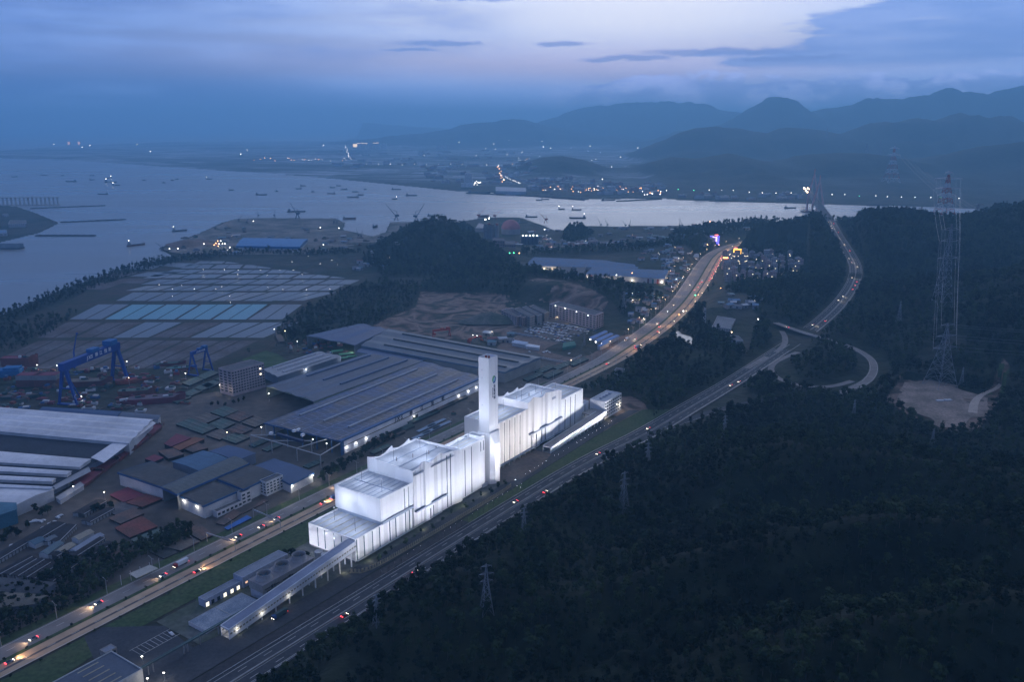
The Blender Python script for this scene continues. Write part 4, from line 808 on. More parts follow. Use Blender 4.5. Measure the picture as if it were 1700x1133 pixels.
for s, t, z in ((395, -402, 18.6), (400, -428, 18.6), (424, -402, 38.6), (430, -428, 38.6), (462, -424, 44.2), (476, -402, 44.2), (494, -424, 44.2), (590, -424, 43.6), (614, -424, 43.6), (645, -424, 44.7), (670, -424, 44.7), (708, -424, 36.2), (515, -401, 43), (530, -401, 43)):
    r = thing('roof_lamp', 'thin lamp post on the white plant roof', 'lamp', (*XY(s, t), z - 1.5), RZ, 'lamps on the plant roofs'); p_ = MB(); p_.cyl(0, 0, 0, .12, 10, 6); p_.build('post', FIX, r); h_ = MB(); h_.box(0, 0, 10, .5, .5, .2); h_.build('lamp_head', FIX, r)
    lamp('roof_light', (*XY(s, t), z + 9.5), 8000, (.75, .82, 1), 1.2)
# office block at the far end
OF = Plant('office_building', 'five-storey white office block with rows of dark windows at the far end of the plant', 'office building', 749, -388)
OF.block('wall', 749, 787, -406, -388, 0, 19.5, par=1.0, wall=M('office_white', (.72, .72, .73), .7, var=.04))
windows(OF.o, OF.l(749, -388), OF.l(787, -388), 1.5, 18.5, 5, 9, fw=.62, fh=.5); windows(OF.o, OF.l(751, -406), OF.l(753, -388), 4, 15, 3, 1, fw=.12)
for s in (757, 764, 770, 777): OF.box('roof_unit', s, s + 3, -399, -396.5, 18.6, 20.2, LOUVRE)
lamp('office_light', (*XY(750, -384), 3), 900, (1, .75, .45), .4); lamp('office_light', (*XY(783, -385), 7), 1200, (1, .9, .7), .4)
# covered ramp to the plant, near
def ramp_building(name, label, s0, s1, t0, t1, za, zb, hgt, colm, roofm, cols, elev=True, side=None):
    q = Plant(name, label, 'covered ramp', s0, t1); (xa, ya), (xb, yb) = q.l(s0, t0), q.l(s1, t1); mb = MB()
    lo = [(xa, ya, za), (xb, ya, za), (xb, yb, zb), (xa, yb, zb)]; f = .35
    mb.add([(x, y, z - f) for x, y, z in lo] + lo, [(3, 2, 1, 0), (4, 5, 6, 7), (0, 1, 5, 4), (1, 2, 6, 5), (2, 3, 7, 6), (3, 0, 4, 7)]); mb.build('deck', CONC, q.o)
    w = MB()
    for x, o_ in ((xa, .2), (xb, -.2)):
        w.add([(x, ya, za), (x, yb, zb), (x, yb, zb + hgt * .42), (x, ya, za + hgt * .42), (x + o_, ya, za), (x + o_, yb, zb), (x + o_, yb, zb + hgt * .42), (x + o_, ya, za + hgt * .42)], [(0, 1, 2, 3), (7, 6, 5, 4), (3, 2, 6, 7), (0, 3, 7, 4)])
        w.add([(x, ya, za + hgt * .6), (x, yb, zb + hgt * .6), (x, yb, zb + hgt), (x, ya, za + hgt), (x + o_, ya, za + hgt * .6), (x + o_, yb, zb + hgt * .6), (x + o_, yb, zb + hgt), (x + o_, ya, za + hgt)], [(0, 1, 2, 3), (7, 6, 5, 4), (3, 2, 6, 7), (1, 0, 4, 5), (0, 3, 7, 4)])
    w.build('side_wall', colm, q.o)
    g_ = MB(); n = int((s1 - s0) / 2.4)
    for x, o_ in ((xa + .08, 0), (xb - .08, 0)):
        g_.quad((x, ya, za + hgt * .42), (x, yb, zb + hgt * .42), (x, yb, zb + hgt * .6), (x, ya, za + hgt * .6))
    g_.build('window_band', M('window_band_glass', (.20, .18, .14), .3), q.o)
    pl = MB()
    for k in range(n):
        f_ = k / n; y = ya + (yb - ya) * f_; z = za + (zb - za) * f_
        pl.box(xb - .02, y, z + hgt * .4, .2, .7, hgt * .22)
    pl.build('mullions', colm, q.o)
    r = MB(); e = .3; r.add([(xa - e, ya, za + hgt), (xb + e, ya, za + hgt), (xb + e, yb, zb + hgt), (xa - e, yb, zb + hgt), (xa - e, ya, za + hgt + .3), (xb + e, ya, za + hgt + .3), (xb + e, yb, zb + hgt + .3), (xa - e, yb, zb + hgt + .3)], [(3, 2, 1, 0), (4, 5, 6, 7), (0, 1, 5, 4), (1, 2, 6, 5), (2, 3, 7, 6), (3, 0, 4, 7)]); rf = r.build('roof', roofm, q.o)
    for x in (xa, xb):
        c = MB(); c.beam((x, ya, za + hgt + .35), (x, yb, zb + hgt + .35), .45); c.build('parapet', colm, q.o)
    if elev:
        for k in range(cols):
            f_ = (k + 1.2) / (cols + .6); y = ya + (yb - ya) * f_; z = za + (zb - za) * f_
            if z > 1.2:
                c = MB(); c.box(xa + .8, y, -.2, .7, .7, z - .1); c.box(xb - .8, y, -.2, .7, .7, z - .1); c.build('column', colm, q.o)
    po = MB(); po.box(xa + .2, ya, 0, .5, .6, za + hgt); po.box(xb - .2, ya, 0, .5, .6, za + hgt); po.box((xa + xb) / 2, ya, za + hgt - .4, xb - xa, .6, .9); po.build('portal', colm, q.o)
    return q
RW = M('ramp_white', (.62, .64, .68), .6, var=.05); RR = M('ramp_roof', (.22, .25, .34), .6, var=.08, stripe=(0, 1.2, .1))
ramp_building('covered_ramp', 'long covered truck ramp with a lit window band climbing to the near plant block', 275.5, 383.6, -398.2, -390.4, .2, 11.2, 6.2, RW, RR, 9)
q2 = ramp_building('covered_ramp', 'covered white ramp rising along the far plant block to the office', 636.5, 741, -394, -385.5, .2, 4.4, 5.6, RW, M('ramp_roof_grey', (.30, .28, .27), .7, var=.08), 14)
q2.box('landing', 729, 749, -404, -386, 9.2, 9.9, MATS['ramp_roof_grey']); q2.box('landing_wall', 741.2, 749, -387, -385.6, 6, 10.6, RW)
for s in (743, 747): q2.box('column', s, s + .6, -387.5, -386.9, 0, 9.2, RW)
for s, t, pz_ in ((300, -389, 5), (322, -388.5, 6), (352, -388, 7), (281, -389.3, 4)): lamp('ramp_light', (*XY(s, t), pz_), 250, (1, .93, .75), .5)
lamp('ramp_light', (*XY(277, -394), 4), 300, (1, .9, .8), .4)
for s, t in ((370, -388), (392, -385), (450, -385), (500, -385), (528, -384)): lamp('garden_light', (*XY(s, t), 2.2), 350, (1, .95, .6), .4)
# cooling towers
CT = Plant('cooling_tower', 'grey cooling tower block with three round fan stacks', 'cooling tower', 314.5, -406.5)
CT.box('basin_wall', 315, 357.5, -419.5, -406.9, 0, 6.0, M('blue_grey_wall', (.36, .38, .44), .8)); CT.box('upper_wall', 314.5, 358.5, -420, -406.4, 6.0, 11.2, M('warm_grey_wall', (.27, .26, .25), .8)); CT.box('roof', 314.2, 358.8, -420.3, -406.1, 11.2, 11.7, M('fan_deck', (.24, .23, .25), .8)); CT.box('dark_band', 318, 356, -406.9, -406.2, 1, 6, PLINTH)
for k, s in enumerate((321.8, 337, 351.7)):
    x, y = CT.l(s, -413.2); st_ = MB(); st_.lathe(x, y, [(5.6, 11.7), (4.9, 13), (4.6, 14.6), (4.8, 15.6), (4.5, 15.6), (4.3, 14.6), (4.6, 12)], 28); fs = st_.build('fan_stack', M('stack_grey', (.30, .29, .30), .8, stripe=None), CT.o)
    fb = MB(); fb.cyl(x, y, 12.2, .7, 1.2, 10)
    for a in range(6): fb.box(x + 2.2 * math.cos(a * 1.047), y + 2.2 * math.sin(a * 1.047), 13, 3.8, .7, .1, 0, a * 1.047)
    fb.build('fan', M('fan_blue', (.05, .12, .2), .5), fs)
    pp_ = MB(); px_, py_ = CT.l(s, -405.9); pp_.beam((px_, py_ - 6, 8.2), (px_, py_ + 6, 8.2), .25); pp_.cyl(px_, py_, 7.4, .7, 1.6, 8); pp_.box(px_, py_ + 2, 7.6, .8, .9, 1.1); pp_.build('pipework', FIX, CT.o)
for k, (s, t) in enumerate(((371, -414.8), (371, -408.2))):
    r = thing('storage_tank', 'round grey water tank beside the cooling towers, ' + ('farther from the ramp' if k == 0 else 'closest to the ramp'), 'tank', (*XY(s, t), 0)); b = MB(); b.cyl(0, 0, 0, 2.9, 8.6, 24); b.build('tank_wall', M('tank_grey', (.42, .43, .45), .6), r); c = MB(); c.cyl(0, 0, 8.6, 3.0, .5, 24, 0, .4); c.build('tank_roof', MATS['tank_grey'], r)
SB = Plant('pump_house', 'long low blue-grey service building with lit doors behind the cooling towers', 'building', 289, -432)
BGW = M('service_wall', (.33, .36, .45), .8); BGR = M('service_roof', (.22, .245, .30), .8)
SB.block('near_wall', 289, 318, -438.6, -432.2, 0, 5.4, par=.5, wall=BGW, roof=BGR); SB.block('far_wall', 318.05, 357, -440.5, -431, 0, 8, par=.6, wall=BGW, roof=BGR)
for s, lit in ((291, 1), (295, 0), (299.5, 0), (304.5, 1), (310, 1), (315, 1)): SB.box('door', s - 1.1, s + 1.1, -432.25, -432.1, .2, 2.9, M('lit_door', emit=((1, .93, .75), 1.6)) if lit else WIN)
for s in (321, 326, 331, 340, 348): SB.box('door', s - .9, s + .9, -431.05, -430.9, 2.6, 3.9, M('warm_door', emit=((1, .6, .35), 1.1)) if s < 330 else MATS['lit_door'])
BS = Plant('water_basin', 'large low pale water treatment deck in front of the service building', 'basin', 271, -404)
BS.box('wall', 271, 311, -424, -407, 0, 2.6, M('basin_wall_white', (.5, .5, .54), .8)); BS.box('deck', 271.3, 310.7, -423.7, -407.3, 2.6, 2.75, M('mottled_deck', (.30, .33, .38), .9, col2=(.17, .21, .27), scale=.12, var=.3)); BS.box('dividing_line', 290, 290.4, -423, -408, 2.75, 2.95, CONC)
# warehouse bottom left, gate, pipe bridge, parking bay
WH = Plant('warehouse', 'flat-roofed blue-grey warehouse with skylight strips at the bottom left corner', 'warehouse', 223, -397)
WH.block('wall', 168, 223, -427, -397, 0, 8.4, par=.7, wall=M('warehouse_wall', (.45, .46, .46), .7), roof=M('warehouse_roof', (.10, .12, .16), .7, stripe=(0, 1.1, .12)))
for k in range(5):
    for j in range(2): WH.box('skylight', 177 + j * 24, 189 + j * 24, -424 + k * 5.6, -423.2 + k * 5.6, 7.85, 8.0, M('skylight', (.38, .34, .24), .5))
GH = Plant('gatehouse', 'small square gatehouse beside the plant entrance', 'gatehouse', 226, -436); GH.block('wall', 223, 230, -440, -434, 0, 4, par=.4, wall=M('gate_wall', (.28, .27, .26), .8), roof=BGR); GH.box('window', 224, 229, -434.05, -433.9, 1.2, 2.6, WIN)
PB = Plant('pipe_bridge', 'long dark green pipe bridge crossing above the forecourt to the ramp', 'pipe bridge', 222, -398)
PB.box('walkway', 222, 312, -401.6, -399.6, 6.2, 6.6, M('green_steel', (.05, .085, .09), .7)); PB.box('pipe', 222, 312, -401.2, -400.7, 6.7, 7.2, M('pipe_green', (.08, .14, .14), .5, .3)); PB.box('pipe', 222, 312, -400.4, -399.9, 6.7, 7.1, M('pipe_pale', (.16, .22, .22), .5, .3))
for s in (228, 231, 251, 253.5, 262, 275, 290): PB.box('column', s, s + .5, -400.9, -400.3, 0, 6.2, STEEL)
pk = MB()
for k in range(9):
    s = 236.5 + k * 2.9; a = XY(s, -430); b = XY(s, -420.5)
    pk.beam((*a, .14), (*b, .14), .12)
a, b = XY(235, -430), XY(262, -430); pk.beam((*a, .14), (*b, .14), .12); a, b = XY(235, -420.4), XY(262, -420.4); pk.beam((*a, .14), (*b, .14), .12)
# rotate: bays run across the site axis
o = pk.build('bay_marking', PAINT); tag(o, 'white parking bay lines on the forecourt', kind='structure')
for s, t, p_ in ((222, -391.5, 900), (230, -388.5, 900), (232, -412, 500), (220, -408, 600)):
    r = thing('lamp_post', 'short lit lamp post by the plant entrance ' + {222: 'beside the warehouse corner', 230: 'farthest out on the forecourt', 232: 'on the gate island', 220: 'behind the warehouse'}[s], 'street lamp', (*XY(s, t), 0)); b = MB(); b.cyl(0, 0, 0, .12, 5, 6); b.build('post', STEEL, r); h_ = MB(); h_.box(0, 0, 5, .9, .5, .2); h_.build('lamp_head', GLOWC, r); lamp('lamp_light', (*XY(s, t), 4.6), p_, (1, .9, .75), .4)
# perforated boundary wall and planting along the plant
WL = Plant('boundary_wall', 'pale buff boundary wall of narrow panels along the plant garden', 'wall', 384, -377)
wm_ = MB()
pts = [(372, -386), (376, -379.5), (384, -376.5), (400, -375.2), (450, -374), (500, -373.2), (540, -373), (556, -374.5)]
acc = []
for (sa, ta), (sb, tb) in zip(pts[:-1], pts[1:]):
    n = max(1, int(math.dist((sa, ta), (sb, tb)) / 2.2))
    for k in range(n): acc.append((sa + (sb - sa) * k / n, ta + (tb - ta) * k / n))
for (sa, ta), (sb, tb) in zip(acc[:-1], acc[1:]):
    a, b = WL.l(sa, ta), WL.l(sb, tb); an = math.atan2(b[1] - a[1], b[0] - a[0]); wm_.box((a[0] + b[0]) / 2, (a[1] + b[1]) / 2, 0, math.dist(a, b) * .62, .25, 3.4, 0, an)
    wm_.box((a[0] + b[0]) / 2, (a[1] + b[1]) / 2, 0, math.dist(a, b), .3, 1.0, 0, an)
wm_.build('panels', M('buff_wall', (.33, .29, .21), .8), WL.o)
# ------------------------------------------------------------------ shipyard halls and yards
def roofm(name, col, per=3.0, dep=.12, ax=1, **k): return M(name, col, .65, var=.10, stripe=(ax, per, dep), scale=.03, **k)
BLUE = M('blue_steel', (.035, .10, .24), .55); R_PANEL = M('panelled_roof', (.10, .09, .095), .5, var=.2, scale=.05, col2=(.05, .075, .15), brick=(9.5, 14.5, .45, 2.1))
R_SLATE = M('slate_blue_roof', (.10, .12, .165), .55, var=.1, scale=.02, stripe=(1, 7.0, .12)); R_NE = M('ribbed_blue_grey_roof', (.12, .145, .18), .55, var=.1, scale=.02, stripe=(0, 5.5, .22)); R_BLUE = M('deep_blue_roof', (.05, .085, .175), .5, var=.1, scale=.02, stripe=(0, 2.2, .1))
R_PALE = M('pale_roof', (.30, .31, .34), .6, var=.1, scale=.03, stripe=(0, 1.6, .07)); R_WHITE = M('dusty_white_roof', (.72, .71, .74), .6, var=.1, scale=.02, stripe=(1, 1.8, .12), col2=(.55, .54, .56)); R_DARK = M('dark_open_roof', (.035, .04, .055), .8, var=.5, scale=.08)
W_WHITE = M('white_sheet_wall', (.50, .51, .54), .7, var=.05, stripe=(0, 1.4, .05)); W_BG = M('blue_grey_sheet', (.16, .19, .25), .7, var=.08); W_GREEN = M('pale_green_panel', (.26, .30, .24), .5); VENT = M('vent_ridge', (.30, .32, .37), .6); R_BROWN = M('rusty_roof', (.085, .078, .075), .7, var=.2, scale=.03, col2=(.055, .06, .065), stripe=(0, 3.4, .12)); R_GREEN = M('grey_green_roof', (.11, .12, .12), .65, var=.15, scale=.03, stripe=(0, 5, .25))
jx, jat, jf = hall('shipyard_hall', 'huge shipyard hall with a blue-edged panelled roof and large dark letters on its pale wall', 'factory hall', [(566, 733), (800, 627.5), (702.5, 601), (440, 703)], 14, M('great_hall_wall', (.72, .72, .75), .7, var=.04), R_PANEL, 3, 1.4, BLUE, monitors=3, mon_mat=VENT, openside=[3], fh=1.0)
Ld, Wd = jx['_dim']
def jl(f, g, z): p = jat(f, g); return (p[0], p[1], z)
bnd = MB(); a = jat(0, 0); b = jat(1, 0); an = math.atan2(b[1] - a[1], b[0] - a[0]); bnd.box((a[0] + b[0]) / 2, (a[1] + b[1]) / 2 - .1, 7.4, math.dist(a, b) - 4, .2, .9, 0, an); bnd.build('window_band', M('dim_window_band', (.16, .14, .11), .5), jx)
cp = MB(); cp.box(a[0] + 1.2, a[1] - .2, -.2, 3.6, 1.2, 13.8, 0, an); cp.build('corner_pier', BLUE, jx)
edgeb = MB(); a_, b_ = jat(0, 0), jat(1, 0); edgeb.box((a_[0] + b_[0]) / 2, (a_[1] + b_[1]) / 2 + 1.4, 14.0, math.dist(a_, b_) + 1, 3.6, .35, 0, an); edgeb.build('roof_edge', BLUE, jx)
SIGN = M('navy_sign_paint', (.008, .012, .05), .5)
for k, (f, ch, sz) in enumerate(((.33, 'J', 6), (.35, 'X', 6), (.372, 'S', 6), (.438, '南', 5), (.514, '江', 5), (.592, '船', 5), (.672, '舶', 5))):
    p = jat(f, 0); text(ch, sz, SIGN, 'sign_letter', (p[0], p[1] - .75, 10.6), (R(90), 0, an), jx, .05, .2 if k < 3 else 0)
for k in range(5):
    dr = MB(); f = (.47, .12, .13, .88, .9)[k]; p = jat(f, 0)
    if k == 0: dr.box(p[0], p[1] - .14, 0, 9, .2, 6, 0, an); dr.build('open_door', M('door_dark', (.05, .05, .04), .8), jx)
for f in (.03, .085, .145, .46, .80, .88, .95):
    p = jat(f, 0); lx = MB(); lx.box(p[0], p[1] - .5, 5.0, .8, .6, .5); lx.build('wall_lamp', GLOWC, jx); lamp('wall_light', jl(f, 0, 4.9)[:1] + (p[1] - 1.6, 5.2), 350, (.85, .9, 1), .3, parent=jx)
for k in range(5):
    pr = MB(); p = jat(.0, .12 + .19 * k); pr.box(p[0], p[1], -.2, 1.0, 1.0, 13.8); pr.build('portal_column', BLUE, jx)
# crane frame in front of the open end
hall('shipyard_hall', 'wavy-roofed hall with a lit pale green open front behind the great hall', 'factory hall', [(520, 667), (699, 600.5), (607, 588.5), (442, 642)], 14, W_GREEN, R_SLATE, 3, 2.0, None, monitors=3, mon_mat=M('blue_vent', (.08, .12, .21), .5), openside=[3], mon=(.3, .95))
hall('shipyard_hall', 'deep blue roofed hall over the lit green work bay', 'factory hall', [(509, 558), (596, 538), (642, 547.5), (588, 573.5)], 15, W_BG, R_BLUE, 2, 2.0, None, openside=[3])
hall('shipyard_hall', 'long ribbed roof hall with three dark ridge vents running towards the chimney', 'factory hall', [(600, 574), (838, 618), (897.5, 593.5), (644, 546.5)], 14, M('beige_sheet', (.27, .27, .26), .7, var=.05), R_NE, 3, 1.5, M('blue_grey_trim', (.09, .15, .23), .6), monitors=3, mon_mat=M('dark_vent', (.045, .055, .065), .6), mon=(.14, .97))
hall('lean_to', 'narrow blue lean-to roof between the ribbed hall and the great hall', 'shed', [(592, 584), (691, 603), (708, 597), (604, 576)], 11, M('glazed_wall', (.28, .29, .28), .5), R_BLUE, 1, .5)
e_, eat, ef = hall('workshop', 'pale-roofed workshop with a lamp on its corner beside the office tower', 'workshop', [(461, 626), (566, 592), (528, 584), (436, 614)], 10.5, W_BG, R_PALE, 3, 1.0, None, monitors=3, mon_mat=M('bright_vent', (.40, .41, .45), .5))
p = eat(.42, -.03); lx = MB(); lx.box(p[0], p[1], 8.6, 1, .8, .6); lx.build('wall_lamp', GLOWC, e_); lamp('wall_light', (p[0], p[1] - 2, 8.4), 1500, (.95, .97, 1), .3, parent=e_)
p = eat(.98, -.03); lamp('wall_light', (p[0], p[1] - 2, 8.4), 500, (.95, .97, 1), .3, parent=e_)
# lit work bay between: green shapes
bay = thing('work_bay', 'brightly lit open work bay with green floor plates beneath the blue-roofed hall', 'work bay', (*G(580, 590), 0), 0)
b_ = MB(); 
for u, v, w_, d_ in ((560, 583, 16, 5), (575, 588, 20, 6), (585, 592, 14, 4), (570, 595, 12, 4)):
    x, y = G(u, v); X0, Y0 = G(580, 590); b_.box(x - X0, y - Y0, .05, w_, d_, 1.0, 0, .4)
b_.build('floor_plates', M('green_plates', (.10, .34, .22), .6), bay)
for u, v, pw in ((552, 586, 900), (574, 580, 1800), (584, 585, 1800), (566, 592, 900), (590, 594, 600)): lamp('bay_light', (*G(u, v), 6.0), pw, (.9, 1, .85), .4)
# gallows beams of the open yard beside the blue roof: red lattice cranes
# white-roofed works on the left edge
wa = hall('white_works', 'vast dusty white works roof at the left edge of the yard', 'factory hall', [(-110, 706), (214, 736), (253, 697), (-110, 668)], 12, W_WHITE, R_WHITE, 4, 1.6, None)
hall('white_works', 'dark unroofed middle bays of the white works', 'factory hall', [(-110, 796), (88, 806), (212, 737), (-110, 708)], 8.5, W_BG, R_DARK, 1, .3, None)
for k, (v0, u1, v1, th, u0) in enumerate(((741, 150, 763, 20, -110), (768, 118, 783, 8, -110), (785, 92, 795, 7, -110), (800, 88, 809, 4, -110))):
    hall('roof_strip_shed', ('broad', 'thin', 'second thin', 'lowest thin')[k] + ' white strip roof crossing the dark bays of the white works', 'shed', [(u0, v0 + th), (u1 - th * .9, v1 + th * .62), (u1, v1), (u0, v0)], 11.5, W_WHITE, R_WHITE, 1, .8, None)
hall('white_works', 'lowest white ribbed roof of the works by the lower left yard', 'factory hall', [(-110, 846), (27, 838.5), (88, 813), (-110, 806)], 10, W_WHITE, R_WHITE, 1, 1.4, None)
hall('canopy', 'long pale canopy along the diagonal end of the white works', 'canopy', [(93, 812), (150, 783), (146, 776), (87, 804)], 8, W_WHITE, R_PALE, 1, .3, None, openside=[0, 1, 3])
hall('canopy', 'wide pale canopy roof stepping up the diagonal end of the white works', 'canopy', [(172, 768), (258, 703), (246, 697), (152, 760)], 10.5, W_WHITE, R_WHITE, 1, .3, None, openside=[0, 1, 3])
hall('canopy', 'slim white roofed conveyor shed beside the works', 'canopy', [(100, 831), (139, 806), (133, 801), (93, 826)], 4, W_WHITE, R_PALE, 1, .2, None)
hall('blue_shed', 'teal blue shed gable at the lower left edge', 'shed', [(-80, 880), (27, 846), (26, 835.5), (-80, 832)], 12, M('teal_wall', (.05, .15, .22), .6), M('teal_roof', (.07, .17, .24), .6), 1, .5, None)
hall('blue_shed', 'blue roof strip with a pale end behind the white works', 'shed', [(66, 681), (190, 695), (200, 684), (72, 676)], 9, BLUE, R_BLUE, 1, .6, BLUE)
hall('workshop', 'small shed with a row of dark windows behind the white works', 'workshop', [(194, 693), (262, 697), (266, 690), (202, 684)], 8, W_WHITE, R_SLATE, 1, .5, None)
# middle workshops
hall('workshop', 'blue-trimmed workshop nearest the red barge row with a dull brown roof', 'workshop', [(269, 808.7), (312, 789), (250.5, 767), (197.4, 784.6)], 12, W_WHITE, R_BROWN, 1, 1.0, BLUE)
hall('workshop', 'long grey-green nave roof running between the blue-trimmed workshops', 'workshop', [(293.8, 820.4), (412, 770), (388, 758), (269.5, 809)], 14, M('nave_grey_wall', (.22, .23, .24), .8), R_GREEN, 1, 1.2, BLUE, openside=[3])  # nave walls in a plain mid grey
w3, w3at, _ = hall('workshop', 'blue-trimmed workshop with two wall lamps facing the rusty yard', 'workshop', [(338, 839.6), (392.6, 815.5), (343, 798), (295, 821)], 11.5, W_WHITE, R_BROWN, 1, 1.0, BLUE)
for g in (.25, .75):
    p = w3at(-.03, g); lx = MB(); lx.box(p[0], p[1], 8.4, .6, .6, .5); lx.build('wall_lamp', GLOWC, w3); p = w3at(-.06, g); lamp('wall_light', (p[0], p[1], 8), 700, (1, .93, .8), .3, parent=w3)
hall('workshop', 'workshop with a plain blue roof behind the nave', 'workshop', [(330, 781.5), (378, 762), (337, 748.8), (286, 766.7)], 11, W_BG, M('mid_blue_roof', (.06, .13, .22), .55, var=.08, stripe=(0, 6, .15)), 1, 1.0, None)
hall('workshop', 'dark brown roofed workshop behind the white office block', 'workshop', [(404, 812), (456, 787), (411, 771.5), (358, 794)], 12.5, W_WHITE, R_BROWN, 1, 1.2, BLUE)
hall('workshop', 'small navy roofed shed on the yard beyond the workshops', 'workshop', [(392, 765), (424, 753), (378, 740), (348, 749.5)], 10, W_BG, R_BLUE, 1, .8, None)
w6, w6at, _ = hall('workshop', 'low blue shed with pale walls and a lamp at each end beside the main road', 'workshop', [(482.5, 803.5), (519, 785), (455, 762.5), (423, 774.5)], 9, W_WHITE, R_BLUE, 1, .8, BLUE)
for f in (.03, .97):
    p = w6at(f, -.02); lx = MB(); lx.box(p[0], p[1], 6.8, .7, .7, .5); lx.build('wall_lamp', GLOWC, w6); p = w6at(f, -.05); lamp('wall_light', (p[0], p[1], 6.4), 900, (1, .98, .85), .3, parent=w6)
def block_px(name, label, cat, px, z, wall, roof, rows=0, cols=0, cols2=0, group=None, lit=0, wm_=WIN, par=.8, z0=1.0, fw=.6, fh=.5, one=True, sides=None):
    """flat-roofed block from four roof corners a,b,c,d (a-b the front), with window rows"""
    P4 = [G(u, v, z) for u, v in px]; cx = sum(p[0] for p in P4) / 4; cy = sum(p[1] for p in P4) / 4; an = math.atan2(P4[1][1] - P4[0][1], P4[1][0] - P4[0][0])
    r = thing(name, label, cat, (cx, cy, 0), an, group); c_, s_ = math.cos(-an), math.sin(-an); Q = [((x - cx) * c_ - (y - cy) * s_, (x - cx) * s_ + (y - cy) * c_) for x, y in P4]
    mb = MB(); mb.prism(Q, -.3, z - par * .5); 
    for k in range(4):
        a, b = Q[k], Q[(k + 1) % 4]; ia = (a[0] * .97, a[1] * .94); ib = (b[0] * .97, b[1] * .94); mb.add([(*a, z - par * .5), (*b, z - par * .5), (*ib, z - par * .5), (*ia, z - par * .5), (*a, z + par * .5), (*b, z + par * .5), (*ib, z + par * .5), (*ia, z + par * .5)], [(0, 1, 5, 4), (2, 3, 7, 6), (4, 5, 6, 7), (1, 2, 6, 5), (3, 0, 4, 7)])
    mb.build('wall', wall, r); ro = MB(); ro.add([(x * .965, y * .93, z - par * .5 + .05) for x, y in Q], [(0, 1, 2, 3)]); ro.build('roof', roof, r)
    if rows:
        windows(r, Q[0], Q[1], z0, z - .8, rows, cols, wm_, fw, fh, lit, one=one)
        if cols2: windows(r, Q[3], Q[0], z0, z - .8, rows, cols2, wm_, fw, fh, lit, one=one); windows(r, Q[1], Q[2], z0, z - .8, rows, cols2, wm_, fw, fh, lit, one=one)
    return r, Q
PINK = M('pinkish_wall', (.36, .30, .31), .8, var=.06); FLATR = M('flat_roof', (.13, .13, .14), .9, var=.2)
OT, OQ = block_px('office_tower', 'tall pinkish shipyard office slab with many small windows', 'office building', [(383.7, 617), (438, 603), (417, 597.5), (362.5, 611.5)], 30, PINK, FLATR, 8, 12, 3, one=False, lit=.02, z0=3)
block_px('office_building', 'white four-storey office block in front of the dark brown workshop', 'office building', [(441, 802), (469.5, 789.5), (460, 786), (431, 798)], 12.5, W_WHITE, FLATR, 4, 5, 2, one=False, z0=1.5)
block_px('stair_tower', 'small white stair tower between the workshops and the white office block', 'building', [(400, 820), (416, 813), (409, 810), (393, 817)], 11, W_WHITE, FLATR, 3, 2, 0)
block_px('annex', 'low white annex with open bays below the blue-trimmed workshop', 'building', [(360, 851), (402, 832), (396, 829), (352, 848)], 5, W_WHITE, FLATR, 1, 6, 0, fw=.6, fh=.6)
for u, v in ((362, 655), (378, 660)): lamp('office_light', (*G(u, v), 8), 700, (1, .9, .7), .3)
# ---- gantry cranes
CRB = M('crane_blue', (.012, .055, .27), .45); CRR = M('crane_red', (.38, .05, .035), .5); CRW = M('sign_white', (.75, .75, .78), .5)
def gantry(label, pl, pr, h, gd, col, wide, letters=None, name='gantry_crane', ladder=True):
    """pl, pr: ground points of the two leg groups"""
    cx, cy = (pl[0] + pr[0]) / 2, (pl[1] + pr[1]) / 2; an = math.atan2(pr[1] - pl[1], pr[0] - pl[0]); Lh = math.dist(pl, pr) / 2; r = thing(name, label, 'gantry crane', (cx, cy, 0), an)
    g = MB(); g.box(0, 0, h - gd, 2 * Lh * 1.04, gd * .8, gd); g.build('girder', col, r)
    for sx in (-1, 1):
        for sy in (-1, 1):
            l_ = MB(); l_.beam((sx * Lh * .97, sy * wide * .5, 1.5), (sx * Lh * .95, sy * gd * .25, h - gd), gd * (.26 if sx > 0 else .16), 0, 4, gd * .3); l_.build('leg', col, r)
        b = MB(); b.box(sx * Lh * .97, 0, .6, gd * .5, wide * 1.15, 1.4); b.beam((sx * Lh * .965, -wide * .3, h * .4), (sx * Lh * .965, wide * .3, h * .4), gd * .12)
        for k in (-.5, -.35, .35, .5): b.box(sx * Lh * .97, k * wide, 0, 1.0, 1.6, .7)
        b.build('bogie_beam', col, r)
    t = MB(); t.box(Lh * .75, 0, h, gd * 1.6, gd * 1.3, gd * .7); t.box(Lh * .1, 0, h, gd * 1.5, gd, gd * .45); t.build('trolley', M('crane_light_blue', (.02, .12, .33), .5) if col is CRB else col, r)
    c = MB(); c.box(-Lh * .9, -wide * .1, h * .38, 3.2, 6.5, 2.6); c.build('cab', CRW if h > 40 else col, r)
    if ladder: l2 = MB(); l2.beam((-Lh * .95, gd * .2, h - gd * .6), (-Lh * .55, gd * .2 - wide * .1, 2), gd * .10, 0); l2.build('stay', col, r)
    if letters:
        for f, ch, sz in letters: text(ch, sz, CRW, 'sign_letter', (f * Lh, -gd * .4 - .12, h - gd * .5), (R(90), 0, 0), r, .05, .15 if ch in 'JXS' else 0)
    return r
def GS(s, t): return XY(s, t)
gantry('big blue gantry crane with white letters over the shipbuilding dock', G(112, 674), G(201, 633), 48.5, 8.2, CRB, 22, [(-.22, 'J', 5.5), (-.14, 'X', 5.5), (-.06, 'S', 5.5), (.12, '南', 5.2), (.28, '江', 5.2), (.46, '船', 5.2), (.62, '舶', 5.2)])
